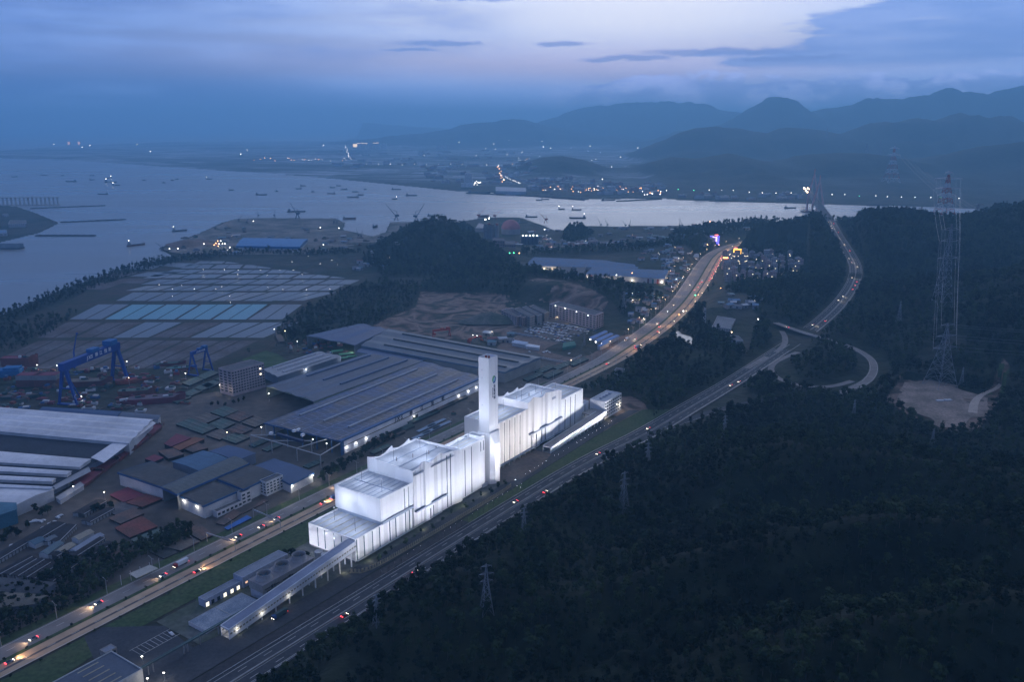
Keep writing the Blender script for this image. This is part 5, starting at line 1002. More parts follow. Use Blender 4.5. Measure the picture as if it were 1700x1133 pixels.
gantry('smaller blue gantry crane standing beyond the office tower', G(321, 625), G(346, 616), 31, 4, CRB, 16, [(-.3, 'JXS', 2.6), (.0, '南', 2.4), (.2, '江', 2.4), (.4, '船', 2.4), (.6, '舶', 2.4)], ladder=False)
gantry('bright red gantry crane at the foot of the quarry', G(719, 561), G(747, 558), 12, 3, CRR, 8, ladder=False)
gantry('small red gantry crane beside the lit red yard lamps', G(778, 570), G(800, 566), 7, 1.6, CRR, 6, ladder=False)
for s_, uv, ln_ in (('tall thin slewing crane jib behind the big blue gantry', (124, 612), 30),):
    x, y = G(*uv); r = thing('tower_crane', s_, 'crane', (x, y, 0)); m_ = MB(); m_.beam((0, 0, 0), (1.5, 0, 22), 1.2); m_.build('mast', CRB, r); j_ = MB(); j_.beam((1.5, 0, 22), (6, 4, 44), .9, 0, 4, .5); j_.ball(6.3, 4.2, 44.5, 1.6); j_.build('jib', CRB, r)
# crane yard frame in front of the open hall end
fr_ = thing('crane_frame', 'grey steel crane frame with a navy overhead crane before the great hall', 'crane', (*G(500, 745), 0), jf[2]); X0, Y0 = G(500, 745)
def fl_(u, v, z=0): x, y = G(u, v, z); c_, s_ = math.cos(-jf[2]), math.sin(-jf[2]); return ((x - X0) * c_ - (y - Y0) * s_, (x - X0) * s_ + (y - Y0) * c_)
for u, v in ((417, 743), (452, 753), (478, 743), (494, 766), (518, 753), (533, 778)):
    a = fl_(u, v); c = MB(); c.beam((*a, 0), (*a, 12.5), .55); c.build('column', STEEL, fr_)
bm = MB()
for (u, v), (u2, v2) in (((417, 743), (478, 743)), ((452, 753), (518, 753)), ((494, 766), (560, 745)), ((533, 778), (566, 757)), ((417, 743), (452, 753)), ((494, 766), (533, 778)), ((452, 753), (494, 766))): bm.beam((*fl_(u, v), 12.5), (*fl_(u2, v2), 12.5), .5)
bm.build('beams', STEEL, fr_)
oc = MB(); p, q = fl_(462, 744), fl_(505, 757); oc.beam((*p, 14), (*q, 14), 1.8); oc.build('overhead_girder', M('navy_steel', (.02, .03, .09), .5), fr_)
for u, v in ((452, 745), (490, 741), (504, 748), (497, 739)): a = fl_(u, v); c = MB(); c.box(a[0], a[1], 14.5, 3.4, 2.4, 2.2); c.build('crane_cabin', CRW, fr_)
# ---- steel stacks, hull blocks
RUST = M('rusty_plate', (.17, .105, .085), .85, col2=(.10, .085, .08), scale=.08, var=.3); RUSTR = M('red_primer', (.20, .06, .05), .8, col2=(.13, .06, .05), scale=.06, var=.3); GRN = M('green_primer', (.075, .125, .11), .75, col2=(.11, .12, .105), scale=.05, var=.25); TAN = M('tan_plate', (.17, .14, .115), .85, col2=(.12, .11, .10), scale=.06, var=.25); BLP = M('blue_plate', (.20, .28, .40), .6, var=.1); MAR = M('maroon_hull', (.19, .04, .06), .7, col2=(.14, .04, .055), scale=.05, var=.2); DKT = M('dark_teal_steel', (.025, .065, .07), .7, col2=(.05, .08, .075), scale=.1, var=.4)
def stack(label, px, z, mat, name='plate_stack', cat='steel stack', ribs=0, group=None):
    P4 = [G(u, v, z) for u, v in px]; cx = sum(p[0] for p in P4) / 4; cy = sum(p[1] for p in P4) / 4; an = math.atan2(P4[1][1] - P4[0][1], P4[1][0] - P4[0][0]); c_, s_ = math.cos(-an), math.sin(-an)
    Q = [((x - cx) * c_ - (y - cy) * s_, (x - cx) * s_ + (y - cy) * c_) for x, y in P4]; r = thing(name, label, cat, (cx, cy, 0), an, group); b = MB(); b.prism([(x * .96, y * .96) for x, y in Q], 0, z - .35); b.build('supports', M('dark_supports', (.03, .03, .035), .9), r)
    t = MB(); t.prism(Q, z - .35, z)
    def at(f, g): a = [Q[0][k] + (Q[1][k] - Q[0][k]) * f for k in (0, 1)]; b = [Q[3][k] + (Q[2][k] - Q[3][k]) * f for k in (0, 1)]; return (a[0] + (b[0] - a[0]) * g, a[1] + (b[1] - a[1]) * g)
    t.build('top_plates', mat, r)
    for k in range(ribs):
        p, q = at((k + .5) / ribs, .02), at((k + .5) / ribs, .98); m_ = MB(); m_.beam((*p, z + .15), (*q, z + .15), .22); m_.build('rib', mat, r)
    return r
def quadpx(u, v, w, h, sk=.45):   # a parallelogram aligned with the yards around (u,v): w along the road, h across
    return [(u - w * .5 - h * .5 + h * .0, v + w * .22 - h * .17), (u + w * .5 - h * .5, v - w * .22 - h * .17), (u + w * .5 + h * .5, v - w * .22 + h * .17), (u - w * .5 + h * .5, v + w * .22 + h * .17)][::-1]
ST_ = [('tan plate platform nearest the road sign gantry', [(268, 907), (300, 914.5), (332, 899), (297, 890)], 1.8, TAN), ('big brown plate platform beside the blue workshop wall', [(305, 881), (334, 897), (355, 888), (330, 869)], 1.8, RUST),
 ('green and red checkered plate stack by the tree belt', [(217, 896), (229, 905), (279, 885), (262, 878)], 2.2, GRN), ('red brown plate stack with a pale rail along it', [(190, 877), (215, 893), (262, 874), (235, 857)], 2.2, RUSTR), ('long rusty stack left of the pale-railed one', [(180, 861), (200, 870), (240, 852), (222, 842)], 2.0, RUST), ('grey steel section rows beside the sheds', [(172, 847), (196, 857), (231, 843), (205, 832)], 1.6, M('grey_sections', (.12, .12, .13), .7, col2=(.07, .07, .08), scale=.2, var=.4)),
 ('purple brown deck plates below the first workshop', [(182, 822), (205, 834), (240, 822), (212, 809)], 2.4, MAR), ('dark red deck plates below the first workshop', [(208, 835), (236, 842), (270, 828), (242, 820)], 2.4, RUSTR), ('orange brown plates on the dark ground by the tree belt', [(180, 922), (190, 930), (222, 915), (205, 911)], 1.4, RUST),
 ('grey green plate row nearest the road below the tan platform', [(245, 915), (272, 928), (296, 917), (268, 905)], 1.0, M('dull_rows', (.075, .08, .08), .8, col2=(.045, .05, .05), scale=.2, var=.4)),
 ('brown hull block beside the blue roofs', [(300, 743), (320, 751), (346, 744), (328, 734)], 3, RUST), ('orange hull block behind the maroon one', [(283, 741), (298, 748), (340, 729), (322, 726)], 4, M('orange_primer', (.24, .10, .06), .8, var=.2)), ('maroon hull block on the yard', [(272, 737), (284, 742), (318, 727), (293, 720)], 5, MAR),
 ('rust and maroon block by the pale pipe', [(262, 749), (280, 762), (306, 754), (288, 744)], 3.5, RUST), ('small maroon block in front of the pale pipe', [(240, 762), (256, 767), (272, 760), (256, 755)], 3, MAR),
 ('orange primer bay by the road below the white office', [(402, 853), (420, 844), (446, 831), (438, 829)], 1.2, RUST), ('rust red stack along the foot of the annex', [(358, 869), (372, 872), (402, 852), (388, 846)], 1.2, RUST), ('bright blue barrier panels beside the main road', [(372, 877), (378, 880), (418, 860), (410, 856)], 1.4, M('bright_blue_panel', (.03, .13, .42), .5))]
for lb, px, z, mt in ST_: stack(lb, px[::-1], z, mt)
# plate fields in the middle yard: rows of pale green and brown platforms
cells = [('first', 315, 703), ('second', 342, 694), ('third', 368, 704), ('fourth', 396, 714), ('fifth', 337, 711), ('sixth', 365, 721), ('seventh', 392, 727), ('eighth', 372, 683), ('ninth', 398, 691), ('tenth', 424, 700)]
for k, (w_, u, v) in enumerate(cells):
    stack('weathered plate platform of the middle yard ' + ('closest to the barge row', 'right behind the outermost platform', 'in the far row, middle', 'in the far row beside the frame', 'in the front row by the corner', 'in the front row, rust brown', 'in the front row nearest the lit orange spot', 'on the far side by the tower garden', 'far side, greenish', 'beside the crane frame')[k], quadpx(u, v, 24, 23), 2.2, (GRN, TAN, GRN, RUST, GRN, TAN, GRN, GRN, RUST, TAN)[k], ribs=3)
for k, (u, v) in enumerate(((320, 633), (338, 642), (318, 652), (352, 637), (300, 662), (372, 628), (345, 622))):
    stack('pale green deck panel ' + ('under the small gantry', 'between the small gantry and the office tower', 'in front of the tall yard lamp', 'nearest the office tower drive', 'beside the white pipe heap', 'behind the office tower', 'beneath the far legs of the small gantry')[k], quadpx(u, v, 24, 13), 2.0, GRN)
for k, (u, v, w_, h_) in enumerate(((640, 726, 56, 12), (668, 712, 34, 9), (700, 690, 50, 14), (730, 676, 44, 10), (632, 745, 30, 8), (757, 664, 34, 8))):
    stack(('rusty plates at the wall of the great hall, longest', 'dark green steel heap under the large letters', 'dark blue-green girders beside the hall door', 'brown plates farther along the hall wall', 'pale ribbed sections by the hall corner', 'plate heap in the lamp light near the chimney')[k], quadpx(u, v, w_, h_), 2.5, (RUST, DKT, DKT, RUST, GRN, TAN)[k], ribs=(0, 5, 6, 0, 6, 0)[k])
for k, (u, v) in enumerate(((700, 722), (716, 714), (733, 706), (708, 710), (724, 702))):
    stack('pale blue panel stack by the main road, ' + ('lowest', 'second from below', 'third from below', 'behind the lowest', 'uppermost')[k], quadpx(u, v, 30, 5), 1.2, BLP)
for k, (u, v) in enumerate(((905, 612), (935, 606), (960, 600), (918, 620), (885, 625))):
    stack('dark teal steel sections beyond the ribbed hall, ' + ('beside its gate', 'in the middle of the heap', 'by the lit wall corner', 'near the main road', 'in front of the hall lamps')[k], quadpx(u, v, 26, 10), 2.4, DKT, ribs=5)
for k, (u, v) in enumerate(((500, 795), (452, 742), (430, 735), (552, 705), (520, 770), (548, 752))[1:5]):
    stack('teal and grey plates under the crane frame, ' + ('left side', 'by the overhead crane', 'in the open hall mouth', 'front corner')[k], quadpx(u, v, 26, 10), 1.6, (GRN, DKT, GRN, DKT)[k], ribs=3)
# maroon barge sections in a row beside the works
def hull_mesh(L_, W_, h, mat_h, mat_d, r, name='hull', fine=.35, deck='deck'):
    n = 10; pts = []
    for k in range(n + 1):
        f = k / n; x = -L_ / 2 + L_ * f; w_ = W_ / 2 * (1 - fine * max(0, (f - .7) / .3) ** 2 * 2.2 if f > .7 else 1 - .25 * max(0, (.12 - f) / .12)); pts.append((x, max(w_, .3)))
    mb = MB(); poly = [(x, -w_) for x, w_ in pts] + [(x, w_) for x, w_ in reversed(pts)]
    m_ = len(poly); vs = [(x * .96, y * .8, -1.8) for x, y in poly] + [(x * 1.0, y, h + (.35 * h if x > L_ * .38 else 0)) for x, y in poly]
    mb.add(vs, [(i, (i + 1) % m_, m_ + (i + 1) % m_, m_ + i) for i in range(m_)] + [tuple(range(m_ - 1, -1, -1))]); mb.build(name, mat_h, r)
    d = MB(); d.add([(x * .99, y * .97, h * .96) for x, y in poly], [tuple(range(m_))]); d.build(deck, mat_d, r)
for k, (u, v) in enumerate(((148, 797), (176, 776), (203, 757), (229, 737), (253, 718))):
    x, y = G(u, v); x2, y2 = G(u + 13, v - 10); r = thing('barge_section', ('maroon barge section nearest the lamp, lowest in the row', 'maroon barge section second from below, beside the canopy', 'middle maroon barge section of the row', 'fourth maroon barge section, by the works corner', 'farthest maroon barge section with a pointed red end')[k], 'hull section', (x, y, 0), math.atan2(y2 - y, x2 - x), 'maroon barge sections in a row')
    hull_mesh(33, 13, 3.2, RUSTR, MAR, r, fine=.0 if k < 4 else .45)
    c = MB(); c.box(-14, 5, 3.2, 3, 2.4, 1.6); c.box(14, -5.5, 3.2, 2.4, 1.2, 1.4); c.build('deck_fitting', RUSTR, r)
# shipbuilding dock under the big gantry
for k, (u, v, L_, W_, h, an_, mt, lb) in enumerate(((52, 640, 26, 15, 14, .05, M('red_hull_paint', (.15, .05, .05), .7, col2=(.10, .045, .05), scale=.05), 'boxy red and grey hull block left of its twin in the dock'), (81, 640, 26, 15, 14, .05, MATS['red_hull_paint'], 'boxy red and grey hull block beside the big gantry'))):
    x, y = G(u, v); r = thing('hull_block', lb, 'hull block', (x, y, 0), an_); b = MB(); b.box(0, 0, 0, L_, W_, h * .6); b.build('lower_hull', mt, r); b = MB(); b.box(0, 0, h * .6, L_, W_, h * .4); b.build('upper_hull', M('grey_hull_paint', (.22, .22, .23), .7), r); b = MB(); b.box(0, 0, h, L_ * .96, W_ * .94, .4); b.build('deck', MAR, r)
for k, (u, v, L_, W_, h, an_, mh, md, lb) in enumerate(((150, 640, 52, 16, 7, .1, MATS['red_hull_paint'], TAN, 'open hull under construction between the legs of the big gantry'), (262, 668, 60, 17, 7, .25, MAR, M('mauve_deck', (.15, .11, .14), .8, var=.3, scale=.1), 'mauve ship hull with a raised bow on the slipway'), (228, 655, 40, 13, 6, .2, RUSTR, GRN, 'hull with green deck gear on the slipway'), (225, 635, 44, 10, 5, .35, RUSTR, MAR, 'narrow red hull beyond the big gantry foot'),
        (20, 660, 60, 16, 3, .05, DKT, DIRT, 'half-built dark barge at the left edge'), (35, 608, 46, 14, 12, .0, MATS['red_hull_paint'], MAR, 'red hull far left behind the blocks'), (300, 615, 34, 10, 4, .3, RUSTR, M('teal_deck', (.08, .20, .19), .7), 'teal decked barge beyond the slipway'), (282, 606, 40, 11, 3, .3, MAR, DKT, 'dark teal barge at the edge of the ponds'), (170, 615, 60, 12, 2.5, .15, DKT, RUST, 'flat rusty barge by the pond bank'))):
    x, y = G(u, v); r = thing('ship_under_construction', lb, 'ship', (x, y, 0), an_); hull_mesh(L_, W_, h, mh, md, r); rng_ = random.Random(k)
    for j in range(5): c = MB(); c.box(rng_.uniform(-.35, .35) * L_, rng_.uniform(-.25, .25) * W_, h, rng_.uniform(2, 6), rng_.uniform(2, 4), rng_.uniform(1, 3)); c.build('deck_gear', (RUSTR, TAN, GRN, W_WHITE, DKT)[j], r)
x, y = G(14, 625); r = thing('tarpaulin_shelter', 'bright blue covered shelter at the left edge of the dock', 'shelter', (x, y, 0), .1); b = MB(); b.prism([(-16, -7), (16, -7), (16, 7), (-16, 7)], 0, 9); b.build('cover', M('bright_tarp', (.02, .15, .36), .6), r); b = MB(); b.box(6, 0, 9, 18, 12, 3); b.build('cover_top', MATS['bright_tarp'], r)
# old sheds: long dark roofs with pale edges
SHD = M('old_tile_roof', (.035, .035, .042), .9, var=.35, scale=.3, stripe=(0, 1.2, .2)); SHW = M('old_shed_wall', (.34, .34, .35), .9, var=.2, brick=(3.2, 9, .5, .2))
def shed_cap(r, at_):
    m_ = MB(); a, b = at_(.01, .04), at_(.99, .04); m_.beam((*a, 3.35), (*b, 3.35), .28); m_.build('pale_eave', M('pale_eave_paint', (.42, .42, .44), .8, var=.3, scale=.3), r)
def shed(label, x0, y0, x1, y1, w, roof=SHD, z=3.0, wall=SHW, cat='shed', rise=1.1, group='old sheds in parallel rows'):
    a = G(x0, y0, z); b = G(x1, y1, z); d = Vector((b[0] - a[0], b[1] - a[1])); d.normalize(); n = (-d.y * w, d.x * w)
    h_ = hall('old_shed', label, cat, None, z, wall, roof, 1, rise, None, group, world=[a, b, (b[0] + n[0], b[1] + n[1]), (a[0] + n[0], a[1] + n[1])], eave=.3)
    if roof is SHD: shed_cap(h_[0], h_[1])
    return h_
base = [(0, 955, 55, 925), (16, 956, 62, 929), (30, 958, 75, 930), (45, 960, 85, 935), (58, 962, 95, 940), (72, 965, 106, 942), (88, 967, 142, 928)]
nm_ = ['outermost at the left edge', 'next to the outermost', 'third from the left', 'fourth from the left', 'fifth from the left', 'sixth from the left', 'longest, nearest the tree belt']
for k, (a, b, c, d) in enumerate(base): shed('long dark tiled shed with a pale wall line, ' + nm_[k], a, b, c, d, 5.6)
for k, (a, b, c, d, w_) in enumerate(((55, 903, 110, 870, 13), (100, 900, 128, 872, 12), (95, 925, 118, 912, 9), (128, 925, 175, 895, 10), (150, 925, 190, 903, 9), (140, 855, 178, 833, 11), (150, 868, 190, 846, 9), (0, 930, 50, 900, 9))):
    shed('dark old shed roof ' + ('along the lane with the parked cars', 'behind the beige roofed shed', 'between the grey-blue and beige roofs', 'right of the long bluish shed', 'nearest the orange plates', 'just below the lamp-lit trees', 'below the grey steel rows', 'at the left edge beside the lane')[k], a, b, c, d, w_)
for lb, a, b, c, d, w_, col in (('beige round-roofed shed', 131, 897, 156, 884, 7.5, (.30, .27, .22)), ('small beige round-roofed shed in front of the long bluish one', 105, 918, 126, 905, 7.5, (.30, .27, .22)), ('long bluish white shed', 128, 917, 173, 889, 7, (.24, .27, .34)), ('grey-blue roofed shed left of the small beige one', 79, 921, 106, 902, 7, (.11, .16, .19)), ('small blue-grey shed roof by the lane', 58, 905, 76, 897, 9, (.08, .14, .19)), ('tiny blue-grey roof above the lane shed', 82, 900, 96, 893, 7, (.14, .17, .20))):
    shed(lb + ' among the dark old roofs', a, b, c, d, w_, M('shed_roof_%d%d' % (int(a), int(c)), col, .7, var=.1, stripe=(0, 1.4, .08)), 3.6, W_WHITE, rise=1.6)
hall('workshop', 'large tan-roofed workshop at the lower left edge behind the trees', 'workshop', [(-60, 1015), (58, 1003), (77, 990), (-60, 976)], 6, W_BG, M('tan_roof', (.17, .155, .13), .8, var=.1, stripe=(0, 1.6, .06)), 1, 1.2, None)
hall('workshop', 'dark grey roof above the tan one at the lower left edge', 'workshop', [(-60, 984), (74, 985), (92, 968), (-60, 955)], 6, W_BG, M('dim_roof', (.07, .075, .085), .8, var=.3, scale=.1), 1, 1.0, None)
hall('bus_canopy', 'white canopy on posts beside the main road', 'canopy', [(227, 959.5), (260.5, 944.5), (248, 939.5), (216, 953)], 5.5, W_WHITE, M('canopy_white', (.42, .40, .36), .7), 1, .2, None, openside=[0, 1, 2, 3])
cn = bpy.data.objects.get('bus_canopy')
for f in (-14, -7, 0, 7, 14): c = MB(); c.cyl(f, 4, 0, .2, 7.6, 6); c.build('mast', W_WHITE, cn)
# sign gantries over the main road
for k, (a, b, lb) in enumerate((((421, 860), (466, 880), 'grey steel sign gantry spanning the left carriageway near the white plant'), ((344, 900), (391, 915), 'grey steel sign gantry over the main road by the brown platform'))):
    p, q = G(*a), G(*b); r = thing('sign_gantry', lb, 'sign gantry', ((p[0] + q[0]) / 2, (p[1] + q[1]) / 2, 0), math.atan2(q[1] - p[1], q[0] - p[0])); h_ = math.dist(p, q) / 2
    for sx in (-1, 1): c = MB(); c.cyl(sx * h_, 0, 0, .3, 7.2, 8); c.build('post', STEEL, r)
    t = MB(); t.box(0, 0, 6.6, 2 * h_, .5, .9); t.build('truss', STEEL, r); s_ = MB(); s_.box(h_ * .3, .35, 5.6, 6, .2, 2.6); s_.build('sign_panel', M('sign_back', (.25, .27, .3), .5), r)
# trees as single things
TREEPR = []
for k in range(3):
    m0 = crown_mesh('tree_shape', 80 + k, h=9, rad=3.4, n=220, cut=.3, narrow=1.0); r = thing('tree', 'round dark tree', 'tree'); v = [tuple(q.co) for q in m0.vertices]
    for nm, mi, mt in (('crown', 0, LEAF), ('trunk', 1, BARK)):
        fs = [tuple(p.vertices) for p in m0.polygons if p.material_index == mi]; ids = sorted({i for f in fs for i in f}); mp_ = {i: j for j, i in enumerate(ids)}; mb = MB(); mb.add([v[i] for i in ids], [tuple(mp_[i] for i in f) for f in fs]); mb.build(nm, mt, r)
    TREEPR.append(Proto(r))
tk = 0
def tree(u, v, label, s=1.0, group=None, st=None):
    global tk; x, y = XY(*st) if st else G(u, v); z = 0
    TREEPR[tk % 3].put((x, y, z), random.uniform(0, 6), label, group, s * random.uniform(.85, 1.2)); tk += 1
for k, (u, v) in enumerate(((536, 800), (545, 794), (553, 788), (572, 782), (580, 773), (588, 768), (598, 764), (606, 757), (612, 750), (620, 746), (636, 738), (643, 733), (655, 731), (560, 787), (568, 779), (625, 741))): tree(u, v, 'round dark street tree between the great hall and the main road', 1.0, 'trees between the great hall and the main road')
for k, (u, v) in enumerate(((388, 672), (396, 669), (405, 666), (352, 675), (362, 673), (374, 676))): tree(u, v, 'small round tree in the green island before the office tower', .55, 'trees before the office tower')
for k, (s, t) in enumerate(((366, -422), (362, -428), (358, -426), (364, -434), (360, -438))): tree(0, 0, 'leafy tree beside the water tanks of the plant', .8, 'trees by the water tanks', (s, t))
for k, s in enumerate((395, 404, 413, 424, 436, 446, 455, 470, 484, 497, 510, 524, 532, 545, 549, 553)): tree(0, 0, 'small garden tree inside the plant boundary wall', .36 + .2 * (k % 3 == 0), 'garden trees along the plant wall', (s, -380 - 2.2 * (k % 3)))
for k, (u, v) in enumerate(((156, 852), (163, 848), (171, 850), (185, 846), (60, 850), (70, 858), (80, 855), (12, 895), (5, 902), (20, 890), (46, 877), (30, 893))): tree(u, v, 'dark tree among the lanes of the lower left yard', .75, 'trees along the lower left lanes')
BUSH = Proto(TREEPR[0].r); BUSH.used = True
rs = resample(LM, 13); ns_ = normals(rs)
for k, (p, n) in enumerate(zip(rs[2:70], ns_[2:70])):
    if k % 5 == 2: continue
    copy_tree(TREEPR[k % 3].r, (p[0] + RNG.uniform(-.5, .5), p[1] + RNG.uniform(-2, 2), .1), RNG.uniform(0, 6), 'clipped bush on the median of the main road', 'bushes on the median of the main road', (.28, .28, .2))
for k in range(34):
    s = 150 + k * 17; q = XY(s, -463 - 7 * min(1, (s - 150) / 240) + RNG.uniform(-1, 1)); copy_tree(TREEPR[k % 3].r, (*q, 0), RNG.uniform(0, 6), 'low shrub on the green verge beside the plant fence', 'shrubs along the verge', (.3, .3, .16))
# street lamps
def make_lamp():
    r = thing('street_lamp', 'slim grey double-armed street lamp beside the main road', 'street lamp'); p = MB(); p.cyl(0, 0, 0, .22, 10.5, 8, 0, .14); p.build('post', STEEL, r); a = MB(); a.beam((0, 0, 10.3), (-2.4, 0, 11.2), .1); a.beam((0, 0, 9.6), (1.8, 0, 10.2), .1); a.build('arm', STEEL, r)
    h = MB(); h.box(-2.6, 0, 11.1, 1.1, .4, .22); h.build('lamp_head', STEEL, r); h = MB(); h.box(2.0, 0, 10.1, .9, .4, .2); h.build('lamp_head', STEEL, r); return r
LP_ = Proto(make_lamp()); rs = resample(LM, 34); ns_ = normals(rs)
for k, (p, n) in enumerate(zip(rs, ns_)):
    if 1 < k < 44:
        q = p[:2] - n * (p[3] / 2 + .3 if k % 1 == 0 else 0); LP_.put((q[0], q[1], 0), RZ, 'slim grey double-armed street lamp on the yard side of the main road', 'street lamps along the main road')
        if k > 22: q = p[:2] + n * (p[3] / 2 - .4); LP_.put((q[0], q[1], 0), RZ + math.pi, 'slim grey double-armed street lamp on the forest side of the main road', 'street lamps on the forest side')
# yard lamps with their light
def make_yl(col): 
    r = thing('yard_lamp', 'tall yard lamp', 'yard lamp'); p = MB(); p.cyl(0, 0, 0, .2, 9, 6); p.build('post', STEEL, r); h = MB(); h.ball(0, 0, 9.2, .42, 0, 8); h.build('lamp_head', col, r); return r
YL = [Proto(make_yl(GLOWC)), Proto(make_yl(GLOWW))]
YLP = [((137, 672), 'at the foot of the big gantry crane', 0, 900), ((212, 612), 'beside the far leg of the big gantry', 0, 1100), ((63, 618), 'behind the red and grey hull blocks', 0, 1800), ((96, 619), 'between the hull blocks and the gantry girder', 0, 2200), ((215, 640), 'beside the narrow red hull', 1, 500), ((309, 632), 'before the small gantry crane', 0, 1500), ((366, 652), 'at the left of the office tower', 0, 500), ((447, 667), 'by the lit front of the wavy-roofed hall', 0, 900), ((124, 825), 'by the white conveyor shed', 0, 600), ((175, 835), 'above the lamp-lit trees', 1, 1800), ((474, 560), 'by the quarry track', 1, 800), ((456, 557), 'on the pond-side track', 0, 400), ((494, 578), 'on the pale ground by the pipe racks', 0, 1200),
  ((835, 528), 'beside the grey mound of the quarry', 0, 1500), ((948, 610), 'by the corner of the cleared land', 1, 1500), ((858, 610), 'before the ribbed hall, nearer', 0, 1000), ((877, 602), 'before the ribbed hall, farther', 0, 1000), ((965, 503), 'on the sandy ground behind the dormitory', 1, 900), ((435, 724), 'in the middle yard by the crane frame', 0, 300), ((520, 745), 'under the crane frame', 0, 400), ((543, 752), 'beside the hall corner pier', 0, 400), ((378, 733), 'glowing orange beside the platforms', 1, 300), ((1108, 527), 'beside the elevated road, on the forest side', 0, 700), ((1118, 516), 'on the service lane of the main road', 1, 400), ((792, 568), 'by the small red gantry', 0, 400), ((785, 567), 'just left of the small red gantry lamp', 0, 400)]
for (u, v), lb, k, pw in YLP:
    x, y = G(u, v); YL[k].put((x, y, 0), 0, 'tall lit yard lamp ' + lb, None); lamp('yard_light', (x, y, 9.9), pw * 1.6, (1, .9, .75) if k == 0 else (1, .72, .42), .5)
lamp('yard_light', (*G(555, 792), 6), 700, (1, .9, .7), .5); lamp('yard_light', (*G(470, 838), 5), 600, (1, .95, .8), .5)

# loose steel in the dock area and on the quays
ck = random.Random(77); CM = [MATS['red_hull_paint'], RUSTR, RUST, DKT, GRN, TAN, MAR, BLUE, W_WHITE]
def clutter(lbl, n, ua, ub, va, vb, smax, grp, mats=CM, hmax=4, keep=None, z0=0):
    for k in range(n):
        u, v = ck.uniform(ua, ub), ck.uniform(va, vb)
        if keep and not keep(u, v): continue
        x, y = G(u, v); r = thing('steel_block', lbl, 'steel block', (x, y, z0), ck.uniform(-.3, .5), grp); L_, W_, h = ck.uniform(.3, 1) * smax, ck.uniform(.2, .6) * smax, ck.uniform(.6, hmax); b = MB(); b.box(0, 0, 0, L_, W_, h); b.build('lower_block', ck.choice(mats), r); b = MB(); b.box(ck.uniform(-.2, .2) * L_, 0, h, L_ * .5, W_ * .7, h * .6); b.build('upper_block', ck.choice(mats), r)
clutter('small red or rusty steel block lying about the shipbuilding dock', 165, 0, 310, 612, 684, 13, 'loose steel blocks about the dock', keep=lambda u, v: v > 606 + u * .02 and (u < 240 or v < 672))
clutter('small steel piece on the pale ground before the blue-roofed bay', 26, 480, 575, 566, 590, 10, 'loose steel before the lit bay')
clutter('small dark heap or machine on the near river wharf', 46, 300, 640, 378, 424, 20, 'heaps and machines on the wharf', mats=[DKT, RUST, TAN, MATS['wharf_earth'], W_BG], hmax=5, keep=lambda u, v: not inpoly(np.array([G(u, v)[0]]), np.array([G(u, v)[1]]), RIVER)[0] and not (385 < u < 515 and v > 392), z0=1.9)
clutter('small heap of material on the brown riverside yard', 34, 985, 1250, 379, 397, 22, 'heaps on the brown riverside yard', mats=[DKT, RUST, TAN, MATS['wharf_earth']], hmax=5, keep=lambda u, v: not inpoly(np.array([G(u, v)[0]]), np.array([G(u, v)[1]]), RIVER)[0], z0=1)
clutter('small girder heap under the trees of the yard road', 18, 600, 790, 652, 745, 9, 'girder heaps along the hall', mats=[DKT, RUST, GRN, TAN], hmax=2.5, keep=lambda u, v: v > 757 - (u - 563) * .46 + 4 and v < 757 - (u - 563) * .40 + 18)
# ------------------------------------------------------------------ middle distance: town, works, dormitories
R_LBLUE = M('light_blue_roof', (.11, .19, .32), .8, var=.08, spec=.08, col2=(.13, .17, .24), stripe=(1, 9, .5)); R_GREY = M('grey_metal_roof', (.22, .23, .26), .55, var=.1, scale=.02); BRICK = M('brick_pink_wall', (.42, .32, .31), .85, var=.1); GREYW = M('grey_render_wall', (.24, .25, .28), .85, var=.1); WARMW = M('warm_render_wall', (.32, .28, .26), .85, var=.1); PALEW = M('pale_render_wall', (.42, .42, .44), .8, var=.08); DKGL = M('dark_window_pane', (.05, .06, .08), .4)  # near-black glass for far windows and doors
bw1, at1, _ = hall('warehouse', 'farther of the two long blue-striped warehouses, with red and teal doors', 'warehouse', [(873, 441), (1058, 446), (1065, 435), (887, 427)], 14, PALEW, R_LBLUE, 1, 1.5, None)
bw2, at2, _ = hall('warehouse', 'nearer long blue-striped warehouse with three wall lamps', 'warehouse', [(973, 455), (1103, 463), (1110, 449), (985, 443.5)], 15, PALEW, R_LBLUE, 1, 1.5, None)
for r_, at_, fs in ((bw1, at1, ((.06, 'r'), (.09, 't'), (.125, 'm'))), (bw2, at2, ((.07, 'r'), (.12, 't'), (.16, 'm'), (.80, 'm'), (.86, 't'), (.92, 'r')))):
    Ld_, Wd_ = r_['_dim']
    for f, c in fs: p = at_(f, 0); m_ = MB(); m_.box(p[0], p[1] - .3, 1, Ld_ * .022, .6, 12); m_.build('door', M('door_' + c, {'r': (.30, .05, .04), 't': (.02, .13, .17), 'm': (.10, .03, .06)}[c], .6), r_)
for at_, r_, fs in ((at2, bw2, (.3, .45, .60, .97, .03)), (at1, bw1, (.03, .17, .24, .40))):
    for f in fs: p = at_(f, 0); l_ = MB(); l_.box(p[0], p[1] - 2, 8, 1.6, 1.2, 1); l_.build('wall_lamp', GLOWW if r_ is bw1 else GLOWC, r_); lamp('wall_light', (p[0], p[1] - 5, 8), 2600, (1, .85, .6), .5, parent=r_)
for k, (px, lb) in enumerate((([(926, 452), (944, 457), (950, 442), (936, 438)], 'left'), ([(951, 452), (968, 457), (974, 442), (958, 438)], 'right'))):
    block_px('warehouse_office', lb + ' of the two grey office wings in front of the farther striped warehouse', 'office building', px, 14, W_BG if k else GREYW, FLATR, 4, 5, 4, wm_=DKGL)
